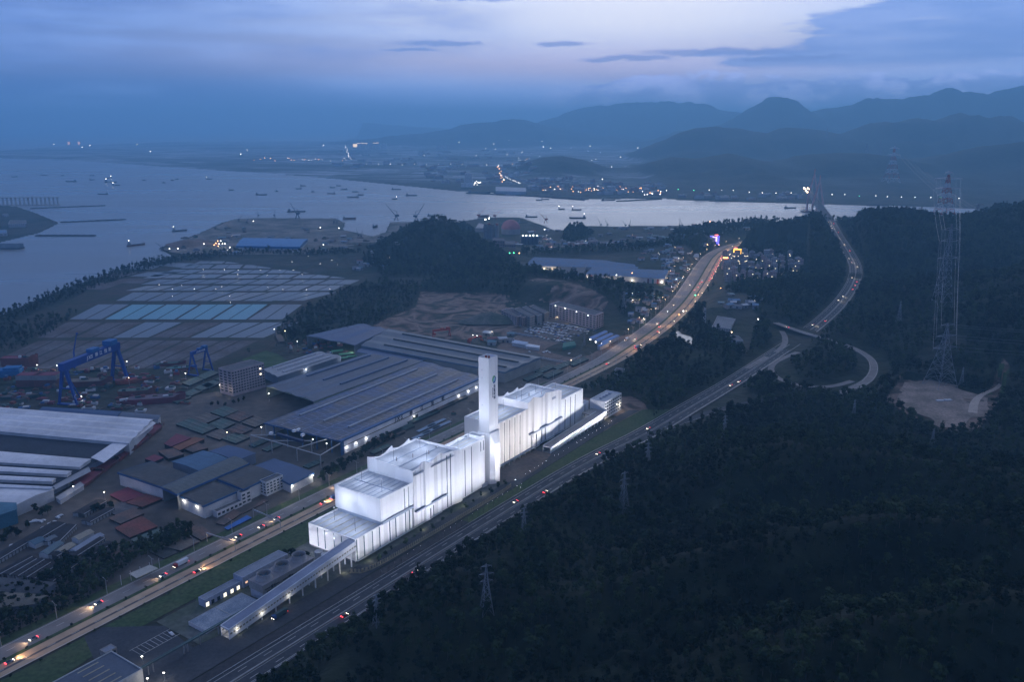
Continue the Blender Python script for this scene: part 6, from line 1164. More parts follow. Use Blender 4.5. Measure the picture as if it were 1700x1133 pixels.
# dormitories
block_px('dormitory', 'long pale dormitory block with a pink end wall and roof lamps', 'apartment block', [(990, 524), (1002, 519), (927, 500.5), (912, 505)][::1], 22, PINK, FLATR, 6, 3, 14, one=False)
for k in range(14):
    f = k / 13; u, v = 914 + (988 - 914) * f, 508 + (527 - 508) * f
for k, (u, v) in enumerate(((922, 509), (938, 513), (957, 519), (976, 525))): x, y = G(u, v, 23); r = thing('roof_lamp', 'bright lamp on the roof edge of the long dormitory, ' + ('leftmost', 'second from the left', 'third from the left', 'rightmost')[k], 'lamp', (x, y, 22)); b = MB(); b.cyl(0, 0, 0, .15, 1.6, 6); b.build('post', STEEL, r); b = MB(); b.ball(0, 0, 1.9, .6); b.build('lamp_head', GLOWC, r); lamp('roof_light', (x, y, 24.8), 1200, (1, .95, .85), .4)
for k in range(9): u, v = 915 + k * 8.7, 531 + k * 3.6; lamp('wall_light', (*G(u, v - 4), 3), 500, (1, .8, .5), .4) if k % 2 else None
for k, (px, z, mt) in enumerate((([(858, 527), (866, 524), (842, 512), (832, 515)], 14, BRICK), ([(868, 528), (876, 525), (850, 511), (842, 513)], 14, BRICK), ([(880, 527), (888, 524), (862, 510), (853, 513)], 16, WARMW), ([(892, 525), (900, 522), (874, 508), (866, 511)], 14, GREYW), ([(904, 521), (911, 518), (886, 506), (878, 509)], 14, WARMW))):
    block_px('dormitory', 'low dormitory wing of the dark cluster behind the car park, ' + ('leftmost', 'second from the left', 'lit by two wall lamps', 'fourth from the left', 'rightmost')[k], 'apartment block', px, z, mt, FLATR, 4, 3, 6, wm_=DKGL)
lamp('wall_light', (*G(884, 531), 8), 2200, (1, .9, .7), .5)
# apartment slabs with pink edges
for k, (u, v, w, h_) in enumerate(((1008, 404, 25, 9), (1035, 408, 25, 9), (1059, 408, 25, 11), (1084, 420, 15, 13), (962, 401, 14, 8), (984, 401, 16, 8), (940, 409, 16, 4))):
    block_px('apartment_block', 'pinkish apartment slab near the river works, ' + ('left one of the three long slabs', 'middle one of the three long slabs', 'right one of the three long slabs', 'square one standing alone to the right', 'smallest, half behind trees', 'beside the three long slabs on the left', 'low one by the cement works')[k], 'apartment block', [(u - w / 2, v + 1), (u + w / 2, v - 1.5), (u + w / 2 - 3, v - 4), (u - w / 2 + 2, v - 2)], h_ * 1.5 + 2, BRICK, FLATR, 6, 8, 0, wm_=DKGL, fw=.35, fh=.8)
for k, (a, b, c, d) in enumerate((((1002, 399), (1025, 402), (1017, 397), (1000, 396)), ((1034, 402), (1060, 403), (1048, 396.5), (1022, 396.5)), ((1068, 401), (1096, 401), (1085, 396.5), (1058, 396.5)), ((1105, 399), (1121, 399), (1118, 397), (1098, 397)))):
    mb = MB(); mb.add([(*G(*q), 2.1) for q in (a, b, c, d)], [(0, 1, 2, 3)]); o = mb.build('pond', POND); tag(o, 'pale basin near the river works', kind='structure')
# town beside the elevated road
trg = random.Random(5); town = []
for row, (vb, u0, u1, n, hh) in enumerate(((432, 1196, 1300, 7, 21), (441, 1205, 1330, 9, 26), (450, 1200, 1332, 10, 28), (459, 1200, 1330, 10, 27), (467, 1203, 1290, 7, 20))):
    for k in range(n):
        u = u0 + (u1 - u0) * (k + .5) / n + trg.uniform(-2, 2); w = trg.uniform(8, 11); h_ = hh * trg.uniform(.65, 1.15); town.append((row, k, u, vb + trg.uniform(-1.5, 1.5), w, h_))
walls = [GREYW, WARMW, PALEW, BRICK, GREYW, PINK]
rown = ['farthest town row', 'town row behind the middle', 'middle town row', 'town row before the middle', 'front town row']
ordn = ['first', 'second', 'third', 'fourth', 'fifth', 'sixth', 'seventh', 'eighth', 'ninth', 'tenth', 'eleventh']
for row, k, u, v, w, h_ in town:
    x, y = G(u, v); D = math.hypot(x, y); W_ = w * D / 1445; dp = W_ * trg.uniform(.8, 1.3); mt = walls[trg.randrange(6)]; r = thing('apartment_house', {id(GREYW): 'grey', id(WARMW): 'buff', id(PALEW): 'pale', id(BRICK): 'pink brick', id(PINK): 'rosy'}[id(mt)] + ' apartment house, ' + ordn[k] + ' from left, ' + rown[row], 'apartment block', (x, y, .5), -.28 + trg.uniform(-.06, .06), 'apartment houses of the town')
    b = MB(); b.box(0, 0, -1, W_, dp, h_ + 1); b.box(0, 0, h_, W_ * .4, dp * .4, 2.6); b.box(-W_ * .3, dp * .3, h_, 1.6, 1.6, 1.8); b.build('wall', mt, r)
    t = MB(); t.box(0, 0, h_ + .02, W_ * .94, dp * .94, .25); t.build('roof', FLATR if trg.random() < .7 else M('bluish_roof', (.16, .22, .30), .7), r)
    windows(r, (-W_ / 2, -dp / 2), (W_ / 2, -dp / 2), 1.5, h_ - .8, max(3, int(h_ / 3.2)), 4, DKGL, .5, .5, one=True); windows(r, (-W_ / 2, dp / 2), (-W_ / 2, -dp / 2), 1.5, h_ - .8, max(3, int(h_ / 3.2)), 3, DKGL, .4, .5, one=True, name='side_window')
    for q in range(trg.choice((1, 1, 2, 4))):
        lw = MB(); lw.box(trg.uniform(-.35, .35) * W_, -dp / 2 - .1, trg.uniform(2, h_ - 2), 1.4, .1, 1.3); lw.build('lit_window', LITWIN, r)
def neon(label, u, v, w, h_, mat, shape, cat='building', wall=GREYW, name='hotel'):
    x, y = G(u, v); D = math.hypot(x, y); W_ = w * D / 1445; r = thing(name, label, cat, (x, y, 0), -.15); b = MB(); b.box(0, 0, 0, W_, W_ * .7, h_); b.build('wall', wall, r); windows(r, (-W_ / 2, -W_ * .35), (W_ / 2, -W_ * .35), 1, h_ - 2, 6, 6, DKGL, .5, .5, one=True)
    for nm, mt, bx in shape: n_ = MB(); n_.box(bx[0] * W_, -W_ * .35 - .5, bx[1] * h_, bx[2] * W_, .6, bx[3] * h_); n_.build(nm, mt, r)
    return r
NB = M('neon_blue', emit=((.12, .12, 1), 6)); NPU = M('neon_violet', emit=((.5, .3, 1), 6)); NR = M('neon_red', emit=((1, .12, .1), 5)); NY = M('neon_yellow', emit=((1, .5, .05), 6)); NG = M('lamp_green', emit=((.1, 1, .4), 10)); NRD = M('tail_red', emit=((1, .04, .05), 9)); NO = M('orange_glow', emit=((1, .38, .1), 7)); NT = M('teal_glow', emit=((.1, .8, .7), 5))
neon('hotel outlined in blue neon with a red sign on its roof', 1185, 408, 15, 27, NB, [('neon_tube', NB, (-.28, .90, .35, .035)), ('neon_tube', NB, (.3, .05, .06, .9)), ('neon_tube', NB, (.47, .05, .04, .93)), ('sign_panel', NPU, (.0, .82, .4, .06)), ('sign_panel', NPU, (.2, .45, .1, .4)), ('roof_sign', NR, (.2, 1.0, .35, .09)), ('shop_front', NY, (.42, .0, .3, .16))])
neon('building with a glowing yellow neon arch on its front', 1223, 430, 13, 24, NY, [('neon_tube', NY, (-.45, .15, .07, .8)), ('neon_tube', NY, (.45, .08, .07, .86)), ('neon_tube', NY, (0, .93, .95, .06)), ('roof_sign', NR, (-.25, 1.02, .4, .1))], wall=WARMW)
neon('block with an orange lit sign at its roof edge', 1203, 447, 10, 24, NO, [('roof_sign', NO, (0, 1.0, .8, .1))], wall=BRICK, name='apartment_house')
neon('white block right of the yellow arch, with a pale roof band', 1272, 432, 9, 24, NO, [('roof_band', PALEW, (0, .93, 1, .07))], wall=PALEW, name='apartment_house')
# small roofs, low houses: market strip, lanes
lrg = random.Random(11); LOWM = [M('blue_sheet_roof', (.12, .22, .36), .6), M('white_sheet_roof', (.42, .43, .46), .6), M('grey_tile_roof', (.16, .16, .18), .8), M('red_tile_roof', (.22, .10, .09), .8), M('teal_sheet_roof', (.10, .20, .24), .6)]
zones = [('beside the elevated road near the striped warehouses', 1100, 1158, 444, 486, 46, 6, .7), ('in the lane village left of the main road bend', 1042, 1108, 494, 548, 44, 6.5, .7), ('in the hamlet at the foot of the wooded hill', 585, 680, 430, 452, 16, 7, .3), ('in the crossroads hamlet right of the main road', 1196, 1262, 492, 530, 14, 8, .3), ('by the river works below the far shore', 975, 1240, 382, 398, 34, 9, .25), ('between the pinkish slabs and the cement works', 880, 1185, 399, 420, 60, 9, .25), ('beside the dark blue silos', 850, 940, 385, 415, 18, 9, .3), ('on the wharf of the near bank', 320, 640, 380, 425, 26, 10, .2), ('around the car park edge', 800, 850, 556, 575, 8, 8, .3), ('behind the nearer striped warehouse', 1060, 1165, 430, 448, 22, 7, .5)]
hcount = 0
HP = {}
for zi, (zn, ua, ub, va, vb, n, sz, litp) in enumerate(zones):
    for k in range(n):
        for _ in range(20):
            u, v = lrg.uniform(ua, ub), lrg.uniform(va, vb); x, y = G(u, v)
            ok = not (inpoly(np.array([x]), np.array([y]), RIVER)[0]) and all(seg_field(np.array([x]), np.array([y]), L_)[0][0] > 9 for L_ in (MAIN, HWY))
            if zi == 0 and not (u < 1158 - (v - 444) * .75): ok = False
            if zi == 1 and not (u < 1112 - (v - 494) * .95 + 6): ok = False
            if ok: break
        if not ok: continue
        mt = lrg.choice(LOWM); w = lrg.uniform(7, 15) * sz / 7; d = lrg.uniform(7, 12) * sz / 7; h_ = lrg.uniform(3, 8); mi = LOWM.index(mt); key = (mi, k % 3)
        zg = float(terrain_h(np.array([x]), np.array([y]))[0])
        if key not in HP:
            r = thing('low_house', 'x', 'house'); b = MB(); b.box(0, 0, -1.5, 10, 8, 5.5); b.build('wall', (PALEW, GREYW, WARMW)[k % 3], r); t = MB(); t.add([(-5.4, -4.4, 3.9), (5.4, -4.4, 3.9), (5.4, 0, 5.3), (-5.4, 0, 5.3), (-5.4, 4.4, 3.9), (5.4, 4.4, 3.9)], [(0, 1, 2, 3), (3, 2, 5, 4)]); t.build('roof', mt, r); d_ = MB(); d_.box(0, -4.05, .2, 2.4, .1, 2.4); d_.build('door', DKGL, r); HP[key] = Proto(r)
        HP[key].put((x, y, zg), lrg.uniform(-.5, .5) + (0, -.6)[zi < 2], ('blue', 'white', 'grey tiled', 'red tiled', 'teal')[mi] + ' roofed low house ' + zn, 'low houses ' + zn, (w / 10, d / 8, h_ / 5))
        if lrg.random() < litp * .45:
            YL[lrg.random() < .6].put((x + 6, y - 7, zg), 0, 'lit lamp among the low houses ' + zn, 'lamps ' + zn, .75)
            if lrg.random() < .7: lamp('lane_light', (x + 6, y - 8, zg + 7.6), 1400, (1, .72, .42) if lrg.random() < .6 else (.9, .95, 1), .5)
# blue roofed site cabins, lit
for k, (u, v) in enumerate(((993, 556), (1002, 560), (1012, 563), (1002, 569), (987, 560))):
    if k == 4: continue
    r, at_, _ = hall('site_cabins', 'row of site cabins with a blue roof, ' + ('farthest, with lit ends', 'second, with lit ends', 'third row', 'lowest and shortest')[k], 'cabins', [(u - 15, v + 5), (u + 11, v - 7), (u + 16, v - 5), (u - 10, v + 7.5)] if k < 3 else [(u - 10, v + 5), (u + 5, v - 2), (u + 9, v), (u - 6, v + 7)], 5.5, PALEW, M('cobalt_roof', (.06, .17, .42), .6), 1, .8, None)
    if k < 3:
        for g_ in (.08, .5): p = at_(g_, -.1); lamp('cabin_light', (p[0], p[1] - 1, 3.5), 500, (.85, .95, 1), .3, parent=r)
        l_ = MB(); p = at_(0, .5); l_.box(p[0] - .3, p[1], 3.4, .3, 2, 1.2); l_.build('lit_window', GLOWC, r)
hall('marquee', 'white storage tent on the cleared ground, larger part', 'tent', [(850, 569), (873, 573), (877, 569), (856, 565.5)], 5, W_WHITE, M('tent_white', (.55, .6, .68), .5), 2, 1.5, None)
hall('marquee', 'narrow white tent extending the larger tent', 'tent', [(873, 575), (895, 578), (896, 574.5), (876, 571)], 4, W_WHITE, M('tent_white', (.55, .6, .68), .5), 1, 1.0, None)
hall('netting_shed', 'green netted scaffold on the cleared ground', 'scaffold', [(934, 577), (956, 573), (953, 567), (936, 569)], 5, M('green_net', (.05, .17, .13), .8), M('green_net', (.05, .17, .13), .8), 1, .4, None)
# boundary walls of the cleared ground
for k, (a, b, lb) in enumerate((((898, 596), (942, 604), 'pale boundary wall beyond the ribbed hall'), ((946, 602), (966, 592), 'short pale wall by the lit corner'), ((804, 566), (824, 570), 'white L-shaped wall by the red gantry'), ((845, 553), (885, 560), 'grey wall in front of the car park'))):
    p, q = G(*a), G(*b); m_ = MB(); L_ = math.dist(p, q); m_.box(0, 0, 0, L_, .5, 2.8); 
    for j in range(int(L_ / 8)): m_.box(-L_ / 2 + 4 + j * 8, 0, 2.8, .8, .7, .4)
    o = m_.build('boundary_wall', PALEW); o.location = ((p[0] + q[0]) / 2, (p[1] + q[1]) / 2, 0); o.rotation_euler = (0, 0, math.atan2(q[1] - p[1], q[0] - p[0])); tag(o, lb, 'wall')
# cars
CARC = [M('car_white', (.62, .63, .66), .3), M('car_silver', (.32, .34, .38), .3, .4), M('car_black', (.02, .02, .025), .3), M('car_blue', (.05, .11, .28), .35), M('car_red', (.30, .03, .03), .35)]
HEAD = M('headlamp_glow', emit=((1, .88, .66), 7)); TAIL = NRD; TYR = M('tyre_rubber', (.02, .02, .02), .9)
def make_car(mat, lights):
    r = thing('parked_car' if not lights else 'car', 'car', 'car'); b = MB(); prof = [(-2.2, .35), (-2.2, .95), (-1.5, 1.0), (1.2, .95), (2.2, .8), (2.25, .35)]
    for sx in (-1, 1): pass
    vs = [(x, y, z) for y in (-.9, .9) for x, z in prof]; n = len(prof); b.add([(y_, x_, z_) for x_, y_, z_ in vs], [tuple(range(n)), tuple(range(2 * n - 1, n - 1, -1))] + [((i + 1) % n, i, n + i, n + (i + 1) % n) for i in range(n)]); b.build('body', mat, r)
    c = MB(); c.add([(-.78, -1.7, .97), (.78, -1.7, .97), (.78, 1.0, .97), (-.78, 1.0, .97), (-.62, -1.2, 1.5), (.62, -1.2, 1.5), (.62, .35, 1.5), (-.62, .35, 1.5)], [(4, 5, 6, 7), (0, 1, 5, 4), (1, 2, 6, 5), (2, 3, 7, 6), (3, 0, 4, 7)]); c.build('cabin', WIN if lights else mat, r)
    for sx in (-.85, .85):
        for sy in (-1.35, 1.4): w_ = MB(); w_.beam((sx - .1, sy, .34), (sx + .1, sy, .34), .34, 0, 8); w_.build('wheel', TYR, r)
    if lights:
        for sx in (-.65, .65):
            h = MB(); h.box(sx, 2.3, .5, .5, .3, .4); h.build('headlight', HEAD, r); h = MB(); h.box(sx, -2.3, .6, .5, .3, .4); h.build('tail_light', TAIL, r)
    return r
PC = []
for m_ in CARC:    # parked: too small for parts beyond one body
    r = make_car(m_, False); PC.append(r)
crg = random.Random(3); ncar = 0; CPK = [G(u, v) for u, v in ((862, 537), (880, 529), (915, 525), (998, 552), (985, 565), (940, 571), (902, 565), (870, 551))]
xs_ = [p[0] for p in CPK]; ys_ = [p[1] for p in CPK]; an = math.atan2(G(985, 545)[1] - G(880, 528)[1], G(985, 545)[0] - G(880, 528)[0]); used = set()
def lean_car(src, loc, rz, label, group):
    c = copy_tree(src, loc, rz, label, group); return c
for row in range(30):
    for col in range(66):
        lx, ly = -150 + col * 3.6 + crg.uniform(-.3, .3), -75 + row * 7.0 + (3 if row % 2 else 0); cx_, cy_ = sum(xs_) / len(xs_), sum(ys_) / len(ys_)
        x = cx_ + lx * math.cos(an) - ly * math.sin(an); y = cy_ + lx * math.sin(an) + ly * math.cos(an)
        if not inpoly(np.array([x]), np.array([y]), CPK)[0]: continue
        if crg.random() < .16 or vnoise(np.array([x / 18.]), np.array([y / 18.]))[0] < .28 or ncar > 275: continue
        ci = crg.choices(range(5), (6, 3, 2, 1.4, .4))[0]; lean_car(PC[ci], (x, y, .06), an + crg.uniform(-.08, .08) + math.pi * crg.randrange(2) * 0, ('white', 'silver', 'black', 'blue', 'red')[ci] + ' car parked in the crowded earth car park', 'cars in the earth car park'); ncar += 1
for k, (u, v, ci) in enumerate(((54, 868, 0), (58, 866, 0), (62, 867, 0), (68, 868, 0), (71, 866, 0), (84, 871, 0), (89, 869, 0), (96, 861, 0), (100, 858, 0), (70, 880, 0), (73, 878, 0), (48, 897, 1), (38, 903, 0), (18, 908, 0), (22, 911, 0), (25, 908, 3), (20, 914, 0), (1, 926, 0))):
    lean_car(PC[ci], (*G(u, v), .06), crg.uniform(0, 3), ('white', 'silver', 'black', 'blue')[ci] + ' car parked along the lower left lane', 'cars along the lower left lane')
for k, (u, v) in enumerate(((902, 586), (905, 585), (908, 584), (912, 586), (879, 585), (945, 588))): lean_car(PC[0], (*G(u, v), .06), crg.uniform(0, 3), 'white car standing on the cleared red ground', 'cars on the cleared ground')
x, y = XY(259, -424); lean_car(PC[0], (x, y, .06), RZ + 1.4, 'white car alone in the parking bays before the plant', None)
for r in PC:
    for c in list(r.children_recursive): bpy.data.objects.remove(c)
    bpy.data.objects.remove(r)
# moving traffic, standing still
def make_truck(col, tail=False):
    r = thing('lorry', 'lorry', 'lorry'); b = MB(); b.box(0, -1.4, .9, 2.5, 8.6, 2.6); b.build('cargo_box', col, r); c = MB(); c.box(0, 4.3, .6, 2.4, 2.2, 2.4); c.build('cab', M('cab_red', (.35, .04, .04), .4) if col is CARC[0] else CARC[3], r); g_ = MB(); g_.box(0, 5.42, 1.8, 2.1, .06, .9); g_.build('windscreen', WIN, r)
    for sx in (-1, 1):
        for sy in (-4, -2.7, 4): w_ = MB(); w_.beam((sx * 1.0, sy, .5), (sx * 1.25, sy, .5), .5, 0, 8); w_.build('wheel', TYR, r)
        h = MB(); h.box(sx * .9, 5.45, .8, .5, .2, .4); h.build('headlight', HEAD, r); h = MB(); h.box(sx * .9, -5.75, .9, .5, .2, .5); h.build('tail_light', TAIL, r)
    return r
C2 = [Proto(make_car(m_, True)) if k != 3 else None for k, m_ in enumerate(CARC)]; T2 = [Proto(make_truck(CARC[0])), Proto(make_truck(CARC[3])), Proto(make_truck(M('green_truck', (.07, .11, .11), .5)))]
def on(line, s, off, kind, fwd, label, lightp=0):
    """place a vehicle on a road, off = fraction of half width to the right"""
    rs_ = resample(line, 2.0); i = min(int(s / 2), len(rs_) - 2); p = rs_[i]; q = rs_[i + 1]; d = q[:2] - p[:2]; n = np.array([d[1], -d[0]]) / (np.hypot(*d) + 1e-9); x, y = p[:2] + n * off * p[3] / 2; a = math.atan2(d[1], d[0]) - math.pi / 2
    a += 0 if fwd else math.pi; o = kind.put((x, y, p[2] + .12), a, label)
    if lightp:
        fx, fy = -math.sin(a), math.cos(a); dv = Vector((fx, fy, -.05)); lamp('headlight_beam', (x + fx * 3, y + fy * 3, p[2] + 2.0), lightp * .65, (1, .68, .40), .5, 120, dv.to_track_quat('-Z', 'Y').to_euler())
    return o
LMs = LM; S0 = 60
V = [(340, -.35, 0, C2[0], 'white car beside the median opposite the cooling towers', 2500), (325, -.3, 0, C2[1], 'silver car just behind the white one by the median', 0), (255, -.45, 0, T2[0], 'white lorry with a red cab passing the white canopy', 2500), (238, -.3, 0, C2[0], 'white car following the lorry by the canopy', 1500), (150, -.4, 0, C2[1], 'silver car on the near left stretch of the main road', 2500), (395, .35, 1, T2[1], 'dark blue lorry passing the near plant block', 0), (425, .4, 1, T2[0], 'long white lorry with a red cab beside the plant block', 1500), (448, .4, 1, C2[4], 'red car ahead of the long white lorry', 0),
     (880, .4, 1, C2[4], 'red car on the main road beyond the plant', 0), (985, .35, 1, C2[4], 'red car near the blue bus', 0), (975, .62, 1, T2[1], 'blue lorry on the right edge of the main road', 0), (1020, -.3, 0, C2[0], 'car with bright lights on the left carriageway by the site cabins', 4000), (1010, -.8, 0, T2[0], 'white lorry on the slip beside the site cabins', 4000), (1110, .2, 1, C2[4], 'red-lit car on the bend by the lake', 0), (1080, .5, 1, C2[2], 'dark car on the right lane by the lake', 0), (1130, -.2, 0, C2[0], 'white car facing us near the lane village', 2500), (1430, .2, 1, C2[2], 'dark car on the raised curve', 0), (1460, .3, 1, C2[4], 'red car on the raised curve', 0), (1500, .25, 1, C2[2], 'dark car beside the red one on the raised curve', 0), (1520, .35, 1, T2[0], 'lorry on the raised curve', 0), (1480, -.4, 0, C2[0], 'bright car on the far bend facing us', 4000)]
for k in range(24): V.append((1540 + k * 17, .8 + .1 * (k % 2), 1, (C2[4], C2[2], C2[0])[k % 3], ('red', 'dark', 'white')[k % 3] + ' car queuing beside the town, ' + ordn[k // 3] + ' of its colour', 0))
for k, s_ in enumerate(range(85, 640, 110)):  # extra cars on both carriageways, added so their beams warm the near road
    V.append((s_, -.42 - .2 * (k % 2), 0, C2[k % 3], ('white', 'silver', 'black')[k % 3] + ' car added for its beam, coming towards us, ' + ordn[k % 11] + (' along the near road' if k < 11 else ' of the far ones'), 5500))
for k, s_ in enumerate(range(130, 640, 125)): V.append((s_, .3 + .35 * (k % 2), 1, C2[(k + 1) % 3], ('silver', 'black', 'white')[k % 3] + ' car added for its beam, driving away, ' + ordn[k % 11] + ' along the near road', 5500))
for s, off, f, kd, lb, lp in V: on(LM, s, off, kd, f, lb, lp * 2.0)
D_ = G(1500, 212)
hw = [(180, .35, 1, C2[2], 'dark car on the near end of the expressway'), (272, .3, 1, C2[4], 'red-lit car on the expressway below the ramp'), (338, .35, 1, C2[1], 'silver car on the expressway beyond the ramp'), (470, -.35, 0, C2[0], 'white car on the expressway by the plant garden'), (500, .5, 1, C2[4], 'red car on the expressway opposite the chimney'), (600, -.4, 0, C2[1], 'silver car on the expressway beside the far block'), (690, -.4, 0, C2[1], 'silver car near the slip road junction'), (880, .3, 0, C2[0], 'white car below the interchange'), (900, .5, 0, C2[0], 'second white car below the interchange'), (1130, .2, 0, C2[1], 'silver car beside the inner loop')]
for s, off, f, kd, lb in hw: on(LH, s, off, kd, f, lb)
tot = len(resample(LH, 2.0)) * 2
for k, (fr_s, off, f) in enumerate(((.52, -.4, 0), (.535, .5, 1), (.60, -.4, 0), (.615, -.2, 0), (.645, .4, 1), (.66, .5, 1), (.675, .5, 1), (.69, -.4, 0), (.735, .3, 0), (.75, -.3, 0), (.765, -.5, 0), (.80, .3, 1), (.83, .1, 0), (.865, -.5, 0), (.90, .4, 1), (.93, -.4, 0), (.95, -.3, 0), (.97, .4, 1), (.985, -.4, 0))):
    on(LH, tot * fr_s, off, C2[0] if not f else C2[2], f, ('car facing us with bright headlights, ' if not f else 'car driving away with red tail lights, ') + ordn[k % 11] + (' along the climbing stretch' if k < 11 else ' along the bridge approach'), 0)
    if not f: rs_ = resample(LH, 2.0); p = rs_[int(tot * fr_s / 2)]; lamp('headlight_beam', (p[0], p[1] - 6, p[2] + 2), 900, (1, .85, .6), .6)
on(LL, 30, 0, C2[0], 0, 'car with warm headlights on the flyover', 1200); on(LL, 125, 0, C2[4], 1, 'red car leaving the flyover towards the loop')
x, y = XY(309, -385); T2[2].put((x, y, .06), RZ + math.pi, 'grey-green tanker lorry on the plant road below the ramp')
rs = resample(LM, 40)                                     # warm lamps along the far bend
for k, p in enumerate(rs):
    if k * 40 < 960: continue
    n = ns_[0]; 
    for sd_ in (-1, 1):
        i = min(k, len(rs) - 2); d = rs[i + 1][:2] - rs[i][:2] if k < len(rs) - 1 else rs[i][:2] - rs[i - 1][:2]; nn = np.array([d[1], -d[0]]) / (np.hypot(*d) + 1e-9); q = p[:2] + nn * sd_ * (p[3] / 2 + 3)
        if (k + sd_) % 2: YL[1].put((q[0], q[1], 0), 0, 'warm lit lamp beside the far bend of the main road', 'lamps along the far bend'); lamp('bend_light', (q[0] - nn[0] * sd_ * 6, q[1] - nn[1] * sd_ * 6, 11), 4800, (1, .66, .36), .5)
for k, (u, v, kk) in enumerate(((1154, 498, NG), (1159, 497.5, NO), (1206, 500, NG), (1210, 499.5, NG), (1215, 499, NR), (1189, 500, NO), (1208, 509, GLOWW), (1196, 486, NO), (1207, 490, NO), (1225, 496, GLOWC), (1245, 517, NR), (1200, 548, GLOWW), (1214, 561, GLOWW), (1258, 539, GLOWC), (1134, 525, GLOWC), (1127, 531, NO))):
    x, y = G(u, v); r = thing('lamp', 'coloured lamp in the crossroads hamlet, ' + ('green one at the roadside', 'yellow one at the roadside', 'left green one at the crossing', 'right green one at the crossing', 'red one at the crossing', 'orange one on the lane', 'brightest warm one below the crossing', 'left tall orange one', 'right tall orange one', 'tall white one', 'pink red one on a roof', 'warm one by the flat-roofed house', 'one on the white apartment block', 'white one right of the hamlet', 'white one by the main road', 'orange one by the main road')[k], 'lamp', (x, y, 0)); b = MB(); b.cyl(0, 0, 0, .2, 8, 6); b.build('post', STEEL, r); b = MB(); b.ball(0, 0, 8.4, .8); b.build('lamp_head', kk, r)
    if k in (6, 11, 3, 14, 5): lamp('hamlet_light', (x, y - 3, 8), 1800, (1, .8, .5), .5)
block_px('school_building', 'large flat-roofed grey building with a pale skylight among the trees', 'building', [(1182, 543), (1213, 546), (1221, 530), (1191, 525)], 10, PALEW, M('grey_terrace', (.20, .21, .23), .8), 3, 8, 4, wm_=DKGL)
block_px('apartment_block', 'white apartment block in the wood below the flat-roofed building', 'apartment block', [(1222, 566), (1234, 566), (1226, 558), (1206, 557)], 16, PALEW, FLATR, 5, 3, 5, wm_=DKGL)
block_px('water_tower', 'slim tower block rising from the trees by the main road', 'tower', [(1168.5, 514), (1172.5, 514), (1172.5, 512), (1168.5, 512)], 30, PALEW, FLATR, 6, 1, 0, wm_=DKGL)
block_px('small_house', 'small grey house under the trees beside the main road', 'house', [(1020, 615), (1035, 618), (1037, 613), (1023, 611)], 6, PALEW, FLATR, 1, 3, 1)
# ------------------------------------------------------------------ cement works and quays
def cyl_thing(name, label, cat, u, v, r_, h_, mat, top=None, dome=0, mt2=None, group=None):
    x, y = G(u, v); r = thing(name, label, cat, (x, y, 0), 0, group); b = MB(); b.cyl(0, 0, 0, r_, h_, 20); b.build('shell', mat, r)
    if dome: d = MB(); d.lathe(0, 0, [(r_ * math.cos(R(a)), h_ + r_ * dome * math.sin(R(a))) for a in range(0, 91, 15)][:-1] + [(.01, h_ + r_ * dome)], 24); d.build('dome', mt2 or mat, r)
    elif top: t = MB(); t.box(0, 0, h_, r_ * 1.3, r_ * 1.3, top); t.build('head_house', mt2 or mat, r)
    return r
SILO = M('silo_concrete', (.17, .175, .20), .8); PKD = M('pink_dome', (.36, .15, .16), .7); DKS = M('dark_silo', (.04, .055, .10), .6)
for k, u in enumerate((806, 812, 818, 825)): cyl_thing('silo', 'dark concrete silo of the cement works, ' + ordn[k] + ' from the left', 'silo', u, 398 + k * .6, 5.6, 38 + 3 * (k % 2), SILO, 5, mt2=M('red_headhouse', (.28, .09, .08), .7) if k % 2 else SILO)
cyl_thing('storage_dome', 'large pink dome of the cement works', 'dome', 848, 389, 27, 16, M('dome_wall', (.25, .24, .26), .8), dome=.95, mt2=PKD)
for k in range(5): cyl_thing('silo', 'dark blue silo with a lamp on top, ' + ordn[k] + ' of the row of five', 'silo', 868 + k * 5.8, 408, 4.6, 22, DKS, 2); x, y = G(868 + k * 5.8, 407.5); r = thing('lamp', 'bright lamp on the dark blue silo, ' + ordn[k] + ' of five', 'lamp', (x, y, 23)); b = MB(); b.ball(0, 0, 2.4, 1.3); b.build('lamp_head', GLOWC, r); b = MB(); b.cyl(0, 0, -1, .3, 3, 6); b.build('post', STEEL, r); lamp('silo_light', (x, y - 3, 27), 6000, (.9, 1, .9), .6)
for k, (u, v, h_) in enumerate(((806, 392, 46), (812, 391, 48))): x, y = G(u, v); r = thing('lamp', 'bright lamp above the concrete silos, ' + ('left', 'right')[k], 'lamp', (x, y, h_)); b = MB(); b.ball(0, 0, 0, 1.8); b.build('lamp_head', GLOWC, r); b = MB(); b.cyl(0, 0, -4, .3, 3, 6); b.build('post', STEEL, r); lamp('silo_light', (x, y - 8, h_ + 2), 9000, (1, .97, .8), .6)
block_px('kiln_house', 'tall pinkish process tower of the cement works with open floors', 'factory', [(818, 399), (838, 400), (836, 396), (818, 395)], 34, M('kiln_wall', (.22, .16, .18), .8), FLATR, 5, 5, 1, wm_=DKGL)
block_px('kiln_house', 'second process tower beside the pink dome', 'factory', [(838, 406), (856, 406), (854, 400), (838, 400)], 20, M('kiln_wall2', (.22, .19, .20), .8), FLATR, 3, 5, 1, wm_=DKGL)
block_px('shed', 'pale roofed store left of the concrete silos', 'shed', [(789, 379), (803, 379), (806, 373), (795, 370)], 12, GREYW, R_GREY)
hall('blue_warehouse', 'bright blue riverside warehouse on the wharf', 'warehouse', [(392, 408), (497, 410), (510, 397), (404, 395)], 13, M('pale_stripe_wall', (.34, .35, .37), .7), M('vivid_blue_roof', (.03, .17, .40), .5, stripe=(0, 6, .1)), 1, 2, M('blue_trim', (.02, .12, .32), .5), fh=5)
